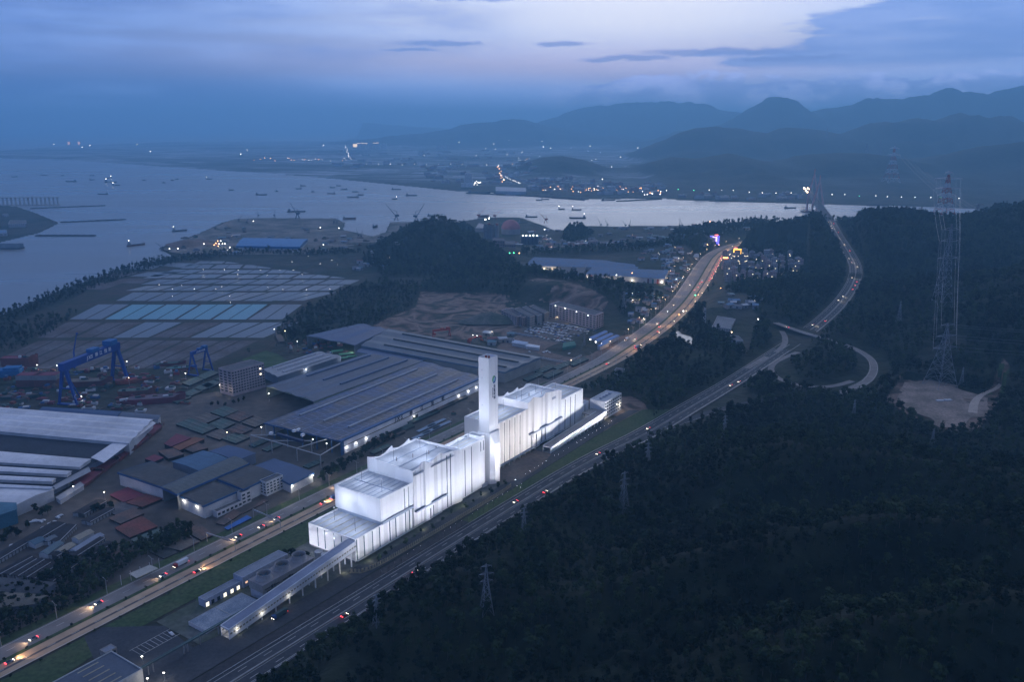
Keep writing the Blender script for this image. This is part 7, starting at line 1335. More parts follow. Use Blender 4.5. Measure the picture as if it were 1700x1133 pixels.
hall('blue_shed', 'blue shed by the river beyond the apartment slabs', 'shed', [(1138, 385), (1158, 385.5), (1157, 380.5), (1140, 379)], 9, BLUE, M('vivid_blue_roof', (.03, .17, .40), .5), 1, 2, None)
# sand heaps
for k, (u, v, r_, h_, lb) in enumerate(((312, 408, 45, 13, 'large sand heap on the tip of the wharf'), (330, 403, 30, 8, 'smaller sand heap behind the large one'), (690, 470 - 78, 20, 4, 'low gravel heap on the quay'), (812, 534, 34, 13, 'grey netted mound beside the quarry'))):
    x, y = G(u, v); mb = MB(); n = 26; rr_ = random.Random(k); rings = [(1, 0), (.8, .22), (.55, .55), (.3, .85), (.1, 1)]; vs = []; 
    for q, (f, z) in enumerate(rings):
        for i in range(n): a = 6.283 * i / n; w_ = 1 + .16 * math.sin(a * 3 + k) + .05 * rr_.uniform(-1, 1); vs.append((f * r_ * w_ * math.cos(a) * 1.3, f * r_ * w_ * math.sin(a), z * h_ * (1 + .05 * rr_.uniform(-1, 1))))
    fs = [(q * n + i, q * n + (i + 1) % n, (q + 1) * n + (i + 1) % n, (q + 1) * n + i) for q in range(4) for i in range(n)] + [tuple(range(4 * n, 5 * n))]; mb.add(vs, fs); o = mb.build('sand_heap', SOIL if k != 3 else M('net_mound', (.12, .115, .10), .95, col2=(.06, .075, .06), var=.35, scale=.05), smooth=True); o.location = (x, y, 1.9); tag(o, lb, 'heap')
# slewing quay cranes
def quay_crane(label, u, v, hgt, reach, col, side, luff=50, group=None):
    x, y = G(u, v, 2); r = thing('quay_crane', label, 'crane', (x, y, 2), 0 if side > 0 else math.pi); p = MB(); w = hgt * .16
    for a in (-1, 1):
        for b_ in (-1, 1): p.beam((a * w, b_ * w, 0), (a * w * .35, b_ * w * .35, hgt * .33), hgt * .022)
    p.box(0, 0, hgt * .32, w * .9, w * .9, hgt * .05); p.build('portal', col, r); h = MB(); h.box(-w * .4, 0, hgt * .37, w * 2.0, w * 1.2, hgt * .14); h.beam((-w * .6, 0, hgt * .5), (-w * .2, 0, hgt * .78), hgt * .022); h.build('machine_house', col, r)
    j = MB(); L_ = reach; e = (w * .4 + L_ * math.cos(R(luff)), 0, hgt * .42 + L_ * math.sin(R(luff))); j.beam((w * .4, 0, hgt * .42), e, hgt * .035, 0, 4, hgt * .015); j.beam((-w * .2, 0, hgt * .78), (w * .4 + L_ * .55 * math.cos(R(luff)), 0, hgt * .42 + L_ * .55 * math.sin(R(luff))), hgt * .012); j.build('jib', col, r); return r
QB = M('quay_crane_steel', (.03, .06, .10), .6); QR = M('quay_crane_red', (.33, .06, .05), .6)
quay_crane('tall dark quay crane on the wharf with its jib raised to the left', 494, 363, 38, 42, QB, -1, 62); quay_crane('tall dark quay crane pointing left beside the shore hill', 658, 367, 40, 50, QB, -1, 52); quay_crane('tall dark quay crane pointing right beside the shore hill', 691, 368, 40, 50, QB, 1, 58)
quay_crane('red quay crane left of the pink dome', 795, 364, 30, 34, QR, 1, 50); quay_crane('red quay crane just behind the silos', 822, 365, 30, 34, QR, 1, 48); quay_crane('red quay crane right of the pink dome', 906, 371, 30, 32, QR, -1, 48)
for k, (u, v, s_, lf) in enumerate(((375, 383, 1, 62), (397, 368, 1, 55), (410, 372, 1, 68), (429, 361, -1, 80), (456, 361, 1, 85), (270, 416, -1, 40), (555, 372, 1, 80), (595, 395, -1, 80), (600, 396, 1, 78), (997, 377, -1, 70), (1008, 377, -1, 70), (1038, 378, -1, 60), (1045, 378, 1, 85), (1128, 378, -1, 85), (1132, 378, -1, 75), (1168, 378, -1, 65), (560, 372, 1, 84))): quay_crane('small dark crane on the near bank, ' + ('by the sandy quay', 'at the wharf head', 'behind the wharf head', 'on the outer edge of the wharf', 'upright on the outer edge', 'at the very tip of the sand wharf', 'at the inner basin', 'left of the pair in the basin', 'right of the pair in the basin', 'leftmost on the brown yard', 'second on the brown yard', 'third on the brown yard', 'upright on the brown yard', 'left of the upright pair', 'right of the upright pair', 'by the blue riverside shed', 'beside the red ship')[k], u, v, 17, 20, QB, s_, lf)
# ------------------------------------------------------------------ ships
HD = M('ship_hull_dark', (.03, .04, .055), .6); HR_ = M('ship_hull_red', (.16, .06, .05), .6); SUP = M('ship_house', (.20, .23, .27), .6); HC = M('ship_hatch', (.07, .09, .12), .6)
def ship(u, v, px, an_, label, kind=0, flip=False, hullm=None, deck=1.0, light=0):
    x, y = G(u, v, -1.6); D = math.hypot(x, y); L_ = px * D / 1445; W_ = L_ * .17; r = thing('cargo_ship' if kind != 2 else 'work_boat', label, 'ship', (x, y, -1.6), an_ + (math.pi if flip else 0), 'ships anchored on the river')
    h = max(2.2, L_ * .045) * deck; hull_mesh(L_, W_, h, hullm or HD, HC, r)
    if kind != 2: c = MB(); c.box(L_ * .06, 0, h, L_ * .62, W_ * .7, h * .35); c.build('hatch_cover', HC, r)
    c = MB(); q = -L_ * .38 if kind != 2 else -L_ * .05; c.box(q, 0, h, L_ * (.13 if kind != 2 else .3), W_ * .8, L_ * .05 + 2); c.box(q, 0, h + L_ * .05 + 2, L_ * .08, W_ * .6, L_ * .02 + 1.4); c.build('deckhouse', SUP if light == 0 else SUP, r)
    m_ = MB(); m_.beam((q, 0, h + L_ * .07), (q, 0, h + L_ * .12 + 6), .35); m_.beam((L_ * .42, 0, h), (L_ * .42, 0, h + L_ * .05 + 4), .35); m_.build('mast', STEEL, r)
    if light: b = MB(); b.ball(q, 0, h + L_ * .12 + 6, .9 * D / 2600); b.build('mast_light', GLOWC, r)
    return r
SH = [(29, 285, 3, 'far off at the left edge'), (24, 294, 9, 'pair of barges at the far left'), (73, 291, 10, 'second group from the left'), (104, 292, 5, 'small one right of the second group'), (118, 302, 17, 'long one in the left group'), (153, 292, 7, 'upper one of three'), (153, 299, 8, 'lower one of three'), (181, 296, 8, 'behind the long lit ship'), (184, 303, 20, 'long lit ship of the left group'), (193, 308, 12, 'dark, just below the long lit ship'), (239, 300, 6, 'alone left of centre'), (272, 304, 6, 'first of a loose row of three'), (286, 300, 6, 'second of a loose row of three'), (294, 298, 6, 'third of a loose row of three'), (347, 298, 10, 'with deck lights'), (384, 316, 8, 'small one near the middle'), (171, 323, 16, 'low barge nearer to us'), (434, 324, 19, 'large one in midriver'), (459, 318, 6, 'short one beside the midriver ship'), (496, 314, 9, 'left of the central cluster'), (503, 309, 9, 'upper left of the central cluster'), (519, 319, 6, 'small one below the cluster'), (550, 322, 14, 'reddish in the central cluster'), (552, 312, 9, 'upper middle of the central cluster'), (562, 309, 8, 'upper right of the central cluster'), (571, 315, 11, 'middle of the central cluster'), (590, 319, 11, 'right of the central cluster'), (599, 324, 10, 'lower right of the central cluster'), (586, 328, 20, 'lowest long barge of the central cluster'), (606, 315, 5, 'small one right of the cluster'), (658, 315, 16, 'ship with a tall stern mast'), (655, 331, 9, 'boat with bright deck lamps'), (683, 325, 20, 'long flat barge right of the mast ship'), (719, 359, 20, 'barge passing behind the shore hill'), (895, 333, 11, 'small ship off the long piers'), (932, 348, 11, 'small boat with a mast light'), (957, 349, 17, 'broad ship beside the mast-light boat'), (959, 363, 29, 'long barge with a lit stern'), (882, 361, 21, 'barge behind the red cranes'), (1300 + 12, 346, 20, 'low vessel beside the left bridge pier'), (1329, 361, 20, 'low vessel beside the right bridge pier'), (1375 + 4, 361, 10, 'small vessel right of the bridge')]
for k, (u, v, px, lb) in enumerate(SH): ship(u, v, px, RNG.uniform(-.18, .12), 'dark cargo ship at anchor, ' + lb, 0 if px > 6 else 2, k % 3 == 1, HR_ if 'reddish' in lb else None, 1.3, light=1 if any(w_ in lb for w_ in ('lit', 'light', 'lamps')) else 0)
ship(226, 408, 30, .95, 'cargo ship under way with a pale wake, nearest on the left', 0, False, HR_, 1.4, 1); ship(298, 384, 24, .75, 'loaded barge under way beyond the nearest ship', 0, False, None, 1.2, 1); ship(240, 431, 6, .6, 'tiny work boat off the pond bank', 2); ship(580, 364, 22, .15, 'red-hulled ship moored at the wharf', 0, False, HR_, 1.8); ship(623, 378, 15, 1.2, 'dark ship moored in the inner basin', 0, False, None, 2.2); ship(492, 352, 30, .05, 'long barge moored behind the tall crane', 0); ship(803, 361, 18, .1, 'ship with a dark red cover by the cement quay', 0, False, HR_, 2.6); ship(868, 372, 16, .1, 'coaster lying at the cement quay', 0, False, None, 2.0)
for k, (u, v, px) in enumerate(((878, 322.5, 12), (915, 326, 10), (933, 325.5, 12), (970, 331, 16), (1010, 333, 24), (775 + 20, 321, 40), (905, 331.5, 14))): ship(u, v, px, .05, 'vessel moored at the far piers, ' + ordn[k] + ' listed from the left tower side', 0)
fs_ = [(15, 412, 33, .05)]
x, y = G(14, 413, -1.6); r = thing('floating_dock', 'grey floating dock at the left edge of the river', 'dock', (x, y, -1.6), .03); b = MB(); b.box(0, 0, -1, 70, 22, 4); b.build('pontoon', HD, r)
for sy in (-10, 10): b = MB(); b.box(0, sy, 3, 66, 2, 9); b.build('side_wall', SUP, r)
# wakes
WK = M('wake_foam', (.30, .33, .38), .5)
for lb, pts in (('pale wake behind the nearest ship', [(212, 413), (180, 425)]), ('pale wake behind the loaded barge', [(287, 389), (255, 400)])):
    a, b = G(*pts[0]), G(*pts[1]); d = Vector((b[0] - a[0], b[1] - a[1])).normalized(); n = (-d.y, d.x); m_ = MB(); m_.add([(a[0] + n[0] * 3, a[1] + n[1] * 3, -1.55), (a[0] - n[0] * 3, a[1] - n[1] * 3, -1.55), (b[0] - n[0] * 7, b[1] - n[1] * 7, -1.55), (b[0] + n[0] * 7, b[1] + n[1] * 7, -1.55)], [(0, 1, 2, 3)]); o = m_.build('wake', WK); tag(o, lb, kind='structure')
# piers, breakwaters
for k, (a, b, w_, h_, lb) in enumerate((((775, 320.5), (838, 323.5), 16, 4, 'dark quay wall below the white tower block'), ((858, 324), (970, 332), 12, 4, 'long dark pier, the nearest of the far piers'), ((888, 321.5), (981, 326.5), 10, 3, 'long thin pier behind the nearest far pier'), ((972, 320), (1045, 324), 16, 4, 'wide dark jetty before the lit market'), ((1006, 327), (1098, 330), 10, 3, 'thin breakwater left of the bright port lights'), ((1024, 334), (1098, 330.5), 10, 3, 'slanting breakwater below the bright port lights'), ((100, 369), (209, 364), 8, 2, 'low training wall in the river, upper'), ((60, 391), (158, 391), 12, 2.5, 'dark spit of stones off the left island'), ((50, 346), (175, 341), 8, 1.5, 'faint training wall below the viaduct'), ((1438, 340.5), (1470, 341), 30, 3, 'pale jetty on the far shore right of the bridge'))):
    p, q = G(*a), G(*b); m_ = MB(); L_ = math.dist(p, q); m_.box(0, 0, -3, L_, w_, 3 + h_ * .5); 
    for j in range(8): m_.box(-L_ / 2 + L_ * (j + .5) / 8, 0, h_ * .5, L_ / 16, w_ * .6, h_ * .3)
    o = m_.build('pier', M('pier_stone', (.05, .055, .06), .9)); o.location = ((p[0] + q[0]) / 2, (p[1] + q[1]) / 2, 0); o.rotation_euler = (0, 0, math.atan2(q[1] - p[1], q[0] - p[0])); tag(o, lb, 'pier')
# unfinished viaduct and buildings on the left island
p, q = G(-40, 341), G(100, 340); r = thing('viaduct', 'pale viaduct on rows of piers running over the river at the left', 'bridge', ((p[0] + q[0]) / 2, (p[1] + q[1]) / 2, 0), math.atan2(q[1] - p[1], q[0] - p[0])); L_ = math.dist(p, q); b = MB(); b.box(0, 0, 27, L_, 9, 2.5); b.build('deck', CONC, r)
for k in range(20): b = MB(); b.box(-L_ / 2 + L_ * (k + .5) / 20, 0, -3, 4.5, 6, 30); b.box(-L_ / 2 + L_ * (k + .5) / 20, 0, -3, 12, 14, 4); b.build('pier', CONC, r)
block_px('school_building', 'pale colonnaded building on the left island', 'building', [(14, 372), (44, 371), (43, 366), (16, 366)], 13, PALEW, FLATR, 3, 9, 2, wm_=DKGL)
block_px('house', 'small pale house at the tip end of the left island', 'house', [(4, 357), (14, 357), (13, 354.5), (5, 354.5)], 8, PALEW, FLATR, 2, 3, 1, wm_=DKGL); block_px('blue_shed', 'blue roofed shed at the edge of the left island', 'shed', [(-8, 388), (12, 387), (11, 382), (-6, 382)], 8, PALEW, LOWM[0], 2, 3, 1, wm_=DKGL)
# ------------------------------------------------------------------ bridge
BR = smooth(BRIDGE, 8); br = thing('cable_stayed_bridge', 'cable-stayed expressway bridge with two slender pinkish towers over the river', 'bridge', (BRIDGE[0][0], BRIDGE[0][1], 0)); X0, Y0 = BRIDGE[0][:2]
BRl = [np.array([p[0] - X0, p[1] - Y0, p[2], p[3]]) for p in BR]; d = MB(); ribbon(d, BRl, lambda w: -w / 2, lambda w: w / 2, .1, 0, 2.5); d.build('deck', ASPH, br)
for sgn in (-1, 1): d = MB(); ribbon(d, BRl, lambda w, s=sgn: s * w / 2 - .3, lambda w, s=sgn: s * w / 2 + .3, 1.2, 0, 1.1); d.build('parapet', CONC, br)
rb = resample(BRl, 2.0); TWR = M('tower_pink', (.72, .36, .32), .6); towers = []
for lab, (u, v, z) in (('near', (1361, 339, 50)), ('far', (1352, 328, 50))):
    p = min(rb, key=lambda q: math.dist(P_px(q[0] + X0, q[1] + Y0, q[2]), (u, v)) if False else abs((q[1] + Y0) - G(u, v, z)[1])); i = [id(q) for q in rb].index(id(p)); dd_ = rb[min(i + 1, len(rb) - 1)][:2] - rb[max(i - 1, 0)][:2]; dd_ = dd_ / np.hypot(*dd_); n = np.array([dd_[1], -dd_[0]]); t = MB(); top = 143 if lab == 'near' else 150
    for sg in (-1, 1):
        a = p[:2] + n * sg * 16; t.beam((a[0], a[1], -3), (a[0], a[1], 50), 3.6, 0, 4); t.beam((a[0], a[1], 50), (p[0] + n[0] * sg * 1.0, p[1] + n[1] * sg * 1.0, top - 22), 3.4, 0, 4, 2.6)
    t.beam((p[0], p[1], top - 30), (p[0], p[1], top), 3.6, 0, 4, 1.6); a = p[:2] - n * 16; b = p[:2] + n * 16; t.beam((a[0], a[1], 46), (b[0], b[1], 46), 2.2); t.build('tower', TWR, br); f_ = MB(); f_.box(p[0], p[1], -4, 70, 26, 6.5); f_.build('pier_base', M('fender_red', (.16, .08, .08), .7), br); towers.append((p, dd_, n, top))
for p, dd_, n, top in towers:
    for sg in (-1, 1):
        for k in range(1, 9):
            for sd_ in (-1, 1):
                a = p[:2] + dd_ * sd_ * k * 18 + n * sg * 12; c = MB(); c.beam((p[0], p[1], top - 4 - (9 - k) * 2.4), (a[0], a[1], 51), .16, 0, 3); c.build('cable', STEEL, br)
for u, v in ((1368, 351), (1372.5, 357)): a = min(rb, key=lambda q: abs(q[1] + Y0 - G(u, v, 50)[1])); c = MB(); c.box(a[0], a[1], -4, 5, 5, 52); c.build('column', CONC, br)
for k, (u, v) in enumerate(((1336, 313.5), (1341, 313), (1344, 314.5), (1338, 316.5), (1340.5, 319.5), (1334.5, 312.5))): x, y = G(u, v, 52); r = thing('street_lamp', 'cluster lamp at the far end of the bridge, ' + ordn[k], 'street lamp', (x, y, 50), 0, 'lamps at the far end of the bridge'); b = MB(); b.cyl(0, 0, -18, .5, 20, 6); b.build('post', STEEL, r); b = MB(); b.ball(0, 0, 3, 3.0); b.build('lamp_head', GLOWW, r)
lamp('bridge_end_light', (*G(1339, 314, 60), 64), 60000, (1, .8, .55), 2)
# ------------------------------------------------------------------ pylons
LAT = M('lattice_grey', (.26, .28, .31), .6, .2); LRED = M('lattice_red', (.42, .08, .07), .5); LWH = M('lattice_white', (.60, .62, .66), .5)
def pylon(label, x, y, z, h, arms, w0, bands=False, rz=.3, th=None, group=None, arm_w=None, name='pylon', bars=8):
    r = thing(name, label, 'pylon', (x, y, z), rz, group); th = th or h * .004; segs = {}
    def wd(f): return w0 * (1 - f) ** 1.35 + h * .018 * (1 if f < .97 else .4)
    def mb_for(f):
        key = 0 if not bands else (1 if int(f * 9) % 2 else 2); return segs.setdefault(key, MB())
    N_ = bars
    fsx = [1 - (1 - k / N_) ** 1.15 for k in range(N_ + 1)]
    for k in range(N_):
        f0, f1 = fsx[k], fsx[k + 1]; a, b = wd(f0) / 2, wd(f1) / 2; z0, z1 = f0 * h, f1 * h; m_ = mb_for((f0 + f1) / 2); c0 = [(-a, -a), (a, -a), (a, a), (-a, a)]; c1 = [(-b, -b), (b, -b), (b, b), (-b, b)]
        for i in range(4):
            j = (i + 1) % 4; m_.beam((*c0[i], z0), (*c1[i], z1), th, 0, 3); m_.beam((*c1[i], z1), (*c1[j], z1), th * .6, 0, 3)
            if k < 2: mx_ = ((c1[i][0] + c1[j][0]) / 2, (c1[i][1] + c1[j][1]) / 2); m_.beam((*c0[i], z0), (*mx_, z1), th * .6, 0, 3); m_.beam((*c0[j], z0), (*mx_, z1), th * .6, 0, 3)
            else: m_.beam((*c0[i], z0), (*c1[j], z1), th * .6, 0, 3); m_.beam((*c0[j], z0), (*c1[i], z1), th * .6, 0, 3)
    for key, m_ in segs.items(): m_.build(('lattice_body', 'red_lattice', 'white_lattice')[key], (LAT, LRED, LWH)[key], r)
    for f, aw in arms:
        m_ = MB(); zz_ = f * h; b = wd(f) / 2
        for sg in (-1, 1):
            for yy in (-b, b): m_.beam((sg * b, yy, zz_), (sg * aw, 0, zz_ + h * .006), th * .8, 0, 3); m_.beam((sg * b, yy, zz_ + h * .03), (sg * aw, 0, zz_ + h * .006), th * .7, 0, 3)
            m_.beam((sg * aw, 0, zz_), (sg * aw, 0, zz_ - h * .035), th * .7, 0, 3)
        m_.build('cross_arm', LAT if not bands else LWH, r)
    return r
def gz(x, y): return float(terrain_h(np.array([x]), np.array([y]))[0])
def py_at(u, v, z=None):   # find the ground point seen at (u,v) on the slope
    zz_ = 10.
    for _ in range(25): x, y = G(u, v, zz_); zz_ = .5 * zz_ + .5 * gz(x, y)
    return x, y, gz(x, y)
def px_h(x, y, z, vt):     # height reaching picture row vt
    b = (vt - CY) / F; dy = CP - b * SP; dz = -SP - b * CP; return H + dz * y / dy - z
pz = G(1560, 643, 1.6); p1 = (*pz, 1.5); h1 = px_h(*p1, 537)
pylon('large steel lattice pylon standing on the bare clearing', *p1, h1, [(.97, 9), (.80, 14), (.62, 16)], 26, rz=.25, th=.30, bars=9)
p2 = G(1564, 500, 45); p2 = (p2[0], p2[1], gz(*p2)); h2 = px_h(*p2, 372)
pylon('tall slender pylon in the middle of the line on the dark hill', *p2, h2, [(.93, 13), (.80, 15), (.60, 17)], 20, rz=.2, th=.36, bars=12)
p3 = G(1566, 365, 86); p3 = (p3[0], p3[1], gz(*p3)); h3 = px_h(*p3, 284)
pylon('giant red and white river-crossing pylon on the hill crest', *p3, h3, [(.96, 10), (.84, 34), (.64, 30), (.5, 22)], 38, True, .1, th=.75, bars=10)
q = GD(1478, 312, 4300); p4_ = (q[0], q[1], gz(q[0], q[1])); pylon('giant red and white pylon on the far shore hill', *p4_, px_h(*p4_, 242), [(.93, 24), (.75, 36)], 62, True, .1, th=1.3, bars=9)
others = [((808, 1020), 937, 'small pylon in the dark forest low in the middle'), ((627, 1040), 986, 'pylon beside the expressway, lowest of all'), ((870, 888), 843, 'pylon above the expressway curve, left of its neighbour'), ((1035, 852), 783, 'pylon on the near forest slope'), ((1075, 781), 735, 'pylon half sunk in the trees above the expressway'), ((1202, 730), 690, 'pylon left of the forest crest'), ((1416, 700), 664, 'short pylon below the loop road'), ((1285, 712), 693, 'squat pylon in the woods left of the loop'), ((1492, 534), 500, 'small pylon on the dark slope left of the great line'), ((1548, 735), 712, 'small pylon under the clearing'), ((1597, 630), 610, 'faint pylon right of the large one'), ((1035, 520), 484, 'tall thin pylon mast by the lane village'), ((1460, 262), 232, 'small pylon on the hill beyond the river'), ((1438, 252), 237, 'faint second pylon beyond the river'), ((1372, 232), 212, 'tiny pylon on the far ridge'), ((1646, 366), 350, 'pylon behind the right hill saddle'), ((1459, 356), 344, 'pylon top behind the shore hill'), ((970, 575), 555, 'thin mast by the site cabins')]
PYL = []
for (u, v), vt, lb in others:
    if v < 300: D = {1460: 5600, 1438: 5700, 1372: 7300}[u]; q = GD(u, v, D); x, y, z = q[0], q[1], max(gz(q[0], q[1]), q[2] - 25)
    else: x, y, z = py_at(u, v)
    h = max(12, px_h(x, y, z, vt)); PYL.append((x, y, z, h)); pylon(lb, x, y, z, h, [(.95, h * .10), (.80, h * .14), (.66, h * .12)], h * .20, rz=random.uniform(.2, .8), th=max(.16, math.hypot(x, y) / 1445 * .17), bars=7)
x, y, z = G(1620, 372, 70)[0], G(1620, 372, 70)[1], 66; r = pylon('two-legged guyed pylon right of the giant one', x, y, z, px_h(x, y, z, 338), [(.95, 14)], 34, rz=.2, th=.7, bars=5)
# conductors: hanging from the giant pylon down to the nearer ones and off to the right
def wire(name, label, a, b, sag, rad, mat=STEEL, n=14, group=None):
    m_ = MB(); prev = None
    for k in range(n + 1):
        f = k / n; p = (a[0] + (b[0] - a[0]) * f, a[1] + (b[1] - a[1]) * f, a[2] + (b[2] - a[2]) * f - sag * 4 * f * (1 - f))
        if prev: m_.beam(prev, p, rad, 0, 3)
        prev = p
    o = m_.build(name, mat); tag(o, label, 'power line', group)
for k, (ax, sz) in enumerate(((-14, .80), (-9, .97), (-16, .62), (14, .80), (9, .97), (16, .62))):
    a = (p1[0] + ax * math.cos(.25), p1[1] + ax * math.sin(.25), p1[2] + h1 * sz); b = (p2[0] + ax * .95, p2[1], p2[2] + h2 * (.93, .93, .80, .93, .93, .80)[k]); wire('power_line', 'pale conductor strung between the clearing pylon and the slender hill pylon', a, b, 8, .09, LWH, group='conductors to the hill pylon')
    c = (p3[0] + ax * 2, p3[1], p3[2] + h3 * (.84, .84, .64, .84, .84, .64)[k]); wire('power_line', 'conductor rising from the slender pylon to the giant red and white one', b, c, 10, .12, LWH, group='conductors to the giant pylon')
    e = (p1[0] + 420, p1[1] + 30 + k * 6, p1[2] + h1 * sz - 18); wire('power_line', 'dark conductor running right from the clearing pylon out of the picture', a, e, 8, .12, LAT, group='conductors leaving to the right')
for k in range(4): wire('power_line', 'slanting conductor right of the giant pylon', (p3[0] + 60 + k * 25, p3[1] - 40, p3[2] - 6), (p3[0] + 260 + k * 40, p3[1] + 900, p3[2] + 140 - k * 26), 14, .45, LAT, group='slanting conductors over the river')
# clearing: track, site cabin, truck
road('track', 'pale dirt track curving up from the clearing to the right', [(*G(u, v), 1.55, w_) for u, v, w_ in ((1614, 690, 9), (1618, 672, 8), (1630, 660, 6), (1652, 650, 5), (1660, 640, 4), (1652, 628, 4))], [M('track_sand', (.48, .40, .34), .95, var=.15)], [(lambda w: -w / 2, lambda w: w / 2, 1.6, 0, 0)], 6)
x, y = G(1567, 670); r = thing('site_cabin', 'white site cabins beside the clearing pylon', 'cabin', (x, y, 1), .1); b = MB(); b.box(-5, 0, 0, 8, 4, 3); b.build('cabin_wall', W_WHITE, r); b = MB(); b.box(5, 1, 0, 8, 4, 3); b.build('cabin_wall', W_WHITE, r)
x, y = G(1585, 606); r = thing('white_shed', 'white long shed behind the clearing pylon', 'shed', (x, y, 1), 0); b = MB(); b.box(0, 0, 0, 14, 6, 4); b.build('shed_wall', W_WHITE, r); b = MB(); b.box(0, -9, 0, 22, 2, 1.5); b.build('low_wall', W_WHITE, r)
# ------------------------------------------------------------------ far shore town, plain, lights
block_px('tower_block', 'tall pale tower block on the far shore', 'tower', [(773, 305), (785, 305), (785, 303.5), (773, 303.5)], 4, PALEW, FLATR)
x, y = G(778, 311); r = thing('grain_tower', 'tall white grid-fronted tower on a low base on the far shore', 'tower', (x, y, 0), 0); b = MB(); b.box(0, 0, 0, 36, 28, 68); b.box(0, 0, 68, 18, 14, 5); b.box(-6, -10, 0, 60, 26, 20); b.build('wall', M('far_white', (.62, .62, .64), .8), r); windows(r, (-18, -14), (18, -14), 22, 66, 9, 6, DKGL, .5, .5, one=True)
hall('port_shed', 'long pale port shed on the far shore with small lit windows', 'warehouse', [(823, 317), (873, 318.5), (873, 312), (823, 310)], 14, M('far_shed_wall', (.34, .36, .42), .8), M('far_shed_roof', (.40, .42, .46), .7), 1, 3, None)
frg = random.Random(21); FT = [M('far_wall_%d' % k, c, .85) for k, c in enumerate(((.30, .29, .31), (.42, .42, .45), (.22, .20, .23), (.34, .26, .25)))]
FH = []
for k in range(4): r = thing('far_house', 'x', 'house'); b = MB(); b.box(0, 0, -2, 20, 16, 12); b.build('wall', FT[k], r); t = MB(); t.box(0, 0, 10, 21, 17, .8); t.box(4, 3, 10.8, 5, 5, 2.5); t.build('roof', LOWM[(1, 2, 3, 0)[k]], r); FH.append(Proto(r))
fz = [('right of the pale port shed', 880, 985, 300, 320, 62, 1), ('behind the lit waterfront market', 985, 1100, 306, 324, 52, 1), ('left of the white tower', 700, 772, 278, 306, 30, 1.2), ('behind the port shed', 800, 900, 284, 308, 36, 1.2), ('in the river plain beyond the ponds of the far shore', 560, 860, 250, 280, 50, 2.2), ('under the far shore hills', 1100, 1330, 325, 333, 26, .9)]
for zn, ua, ub, va, vb, n, sc_ in fz:
    for k in range(n):
        u, v = frg.uniform(ua, ub), frg.uniform(va, vb); x, y = G(u, v)
        if inpoly(np.array([x]), np.array([y]), RIVER)[0]: continue
        ki = frg.randrange(4); FH[ki].put((x, y, gz(x, y)), frg.uniform(-.5, .5), ('grey', 'pale', 'dark', 'brownish')[ki] + ' far shore house ' + zn, 'far shore houses ' + zn, (frg.uniform(.8, 2.2) * sc_, frg.uniform(.8, 1.6) * sc_, frg.uniform(.6, 1.8)))
for k, (u, v) in enumerate(((596, 248), (602, 247.5), (608, 248), (616, 247), (622, 247), (627, 247), (635, 248), (640, 248), (728, 248), (735, 248), (742, 248))):
    D = G(u, v)[1]; x, y = G(u, v); r = thing('tower_block', 'distant apartment tower on the plain, ' + ordn[k] + ' from the left', 'tower', (x, y, 0), 0, 'distant towers on the plain'); b = MB(); b.box(0, 0, 0, 36, 30, 75 if k < 8 else 50); b.build('wall', FT[1], r)
    if k in (0, 1, 2, 4, 5): b = MB(); b.box(0, -16, 73, 38, 3, 6); b.build('roof_glow', M('roof_glow', emit=((1, .75, .5), 2.5)), r)
for k, (u, v) in enumerate(((115, 240.5), (132, 240.5))): x, y = G(u, v); r = thing('lit_billboard', 'orange lit block on the far left shore, ' + ('left', 'right')[k], 'building', (x, y, 0)); b = MB(); b.box(0, 0, 0, 40, 20, 50); b.build('wall', FT[0], r); b = MB(); b.box(0, -11, 8, 36, 2, 40); b.build('lit_front', M('far_orange', emit=((1, .55, .35), 1.6)), r)
x, y = G(590, 245); r = thing('lit_billboard', 'bright lit block left of the distant towers', 'building', (x, y, 0)); b = MB(); b.box(0, 0, 0, 60, 20, 50); b.build('wall', FT[0], r); b = MB(); b.box(0, -11, 8, 56, 2, 40); b.build('lit_front', M('far_warm', emit=((1, .72, .4), 3)), r)
# lights of the far shore (each a lamp on a post)
def far_lamp(mat):
    r = thing('far_lamp', 'x', 'lamp'); b = MB(); b.cyl(0, 0, 0, .25, 9, 5); b.build('post', STEEL, r); b = MB(); b.ball(0, 0, 9.4, 1.0, 0, 6); b.build('lamp_head', mat, r); return r
FLP = {'w': Proto(far_lamp(GLOWC)), 'o': Proto(far_lamp(M('far_orange_lamp', emit=((1, .45, .16), 13)))), 'g': Proto(far_lamp(NG)), 'b': Proto(far_lamp(M('far_blue_lamp', emit=((.6, .75, 1), 10))))}
def fl(u, v, c, zn, s=1.0):
    x, y = G(u, v)
    if inpoly(np.array([x]), np.array([y]), RIVER)[0] or inpoly(np.array([x]), np.array([y]), ESTUARY)[0]: return
    D = math.hypot(x, y); k = s * D / 1445 * .56; FLP[c].put((x, y, gz(x, y)), 0, {'w': 'white', 'o': 'orange', 'g': 'green', 'b': 'pale blue'}[c] + ' point of light ' + zn, 'lights ' + zn, (k, k, max(1, k * .6)))
for k in range(60): fl(885 + frg.uniform(0, 180), 317 + k * .05 + frg.uniform(-6, 2) + (2 if k > 25 else 0), frg.choice('ooow'), 'along the far waterfront market', frg.uniform(.7, 1.2))
for k in range(20): fl(1066 + frg.uniform(0, 32), 320 + frg.uniform(0, 8), frg.choice('oowww'), 'at the bright far port', frg.uniform(.9, 1.5))
for k in range(16): fl(828 + frg.uniform(-3, 3) + k * .5, 287 + k * 1.3, frg.choice('oow'), 'on the lit avenue running down to the far port', frg.uniform(.8, 1.4))
for k in range(10): fl(840 + k * 2.6, 298 + k * 1.1, 'w', 'on the side street of the far port', .8)
for k in range(9): fl(787 + k * 1.3, 308 + frg.uniform(-3, 3), 'w', 'beside the white tower', frg.uniform(.9, 1.6))
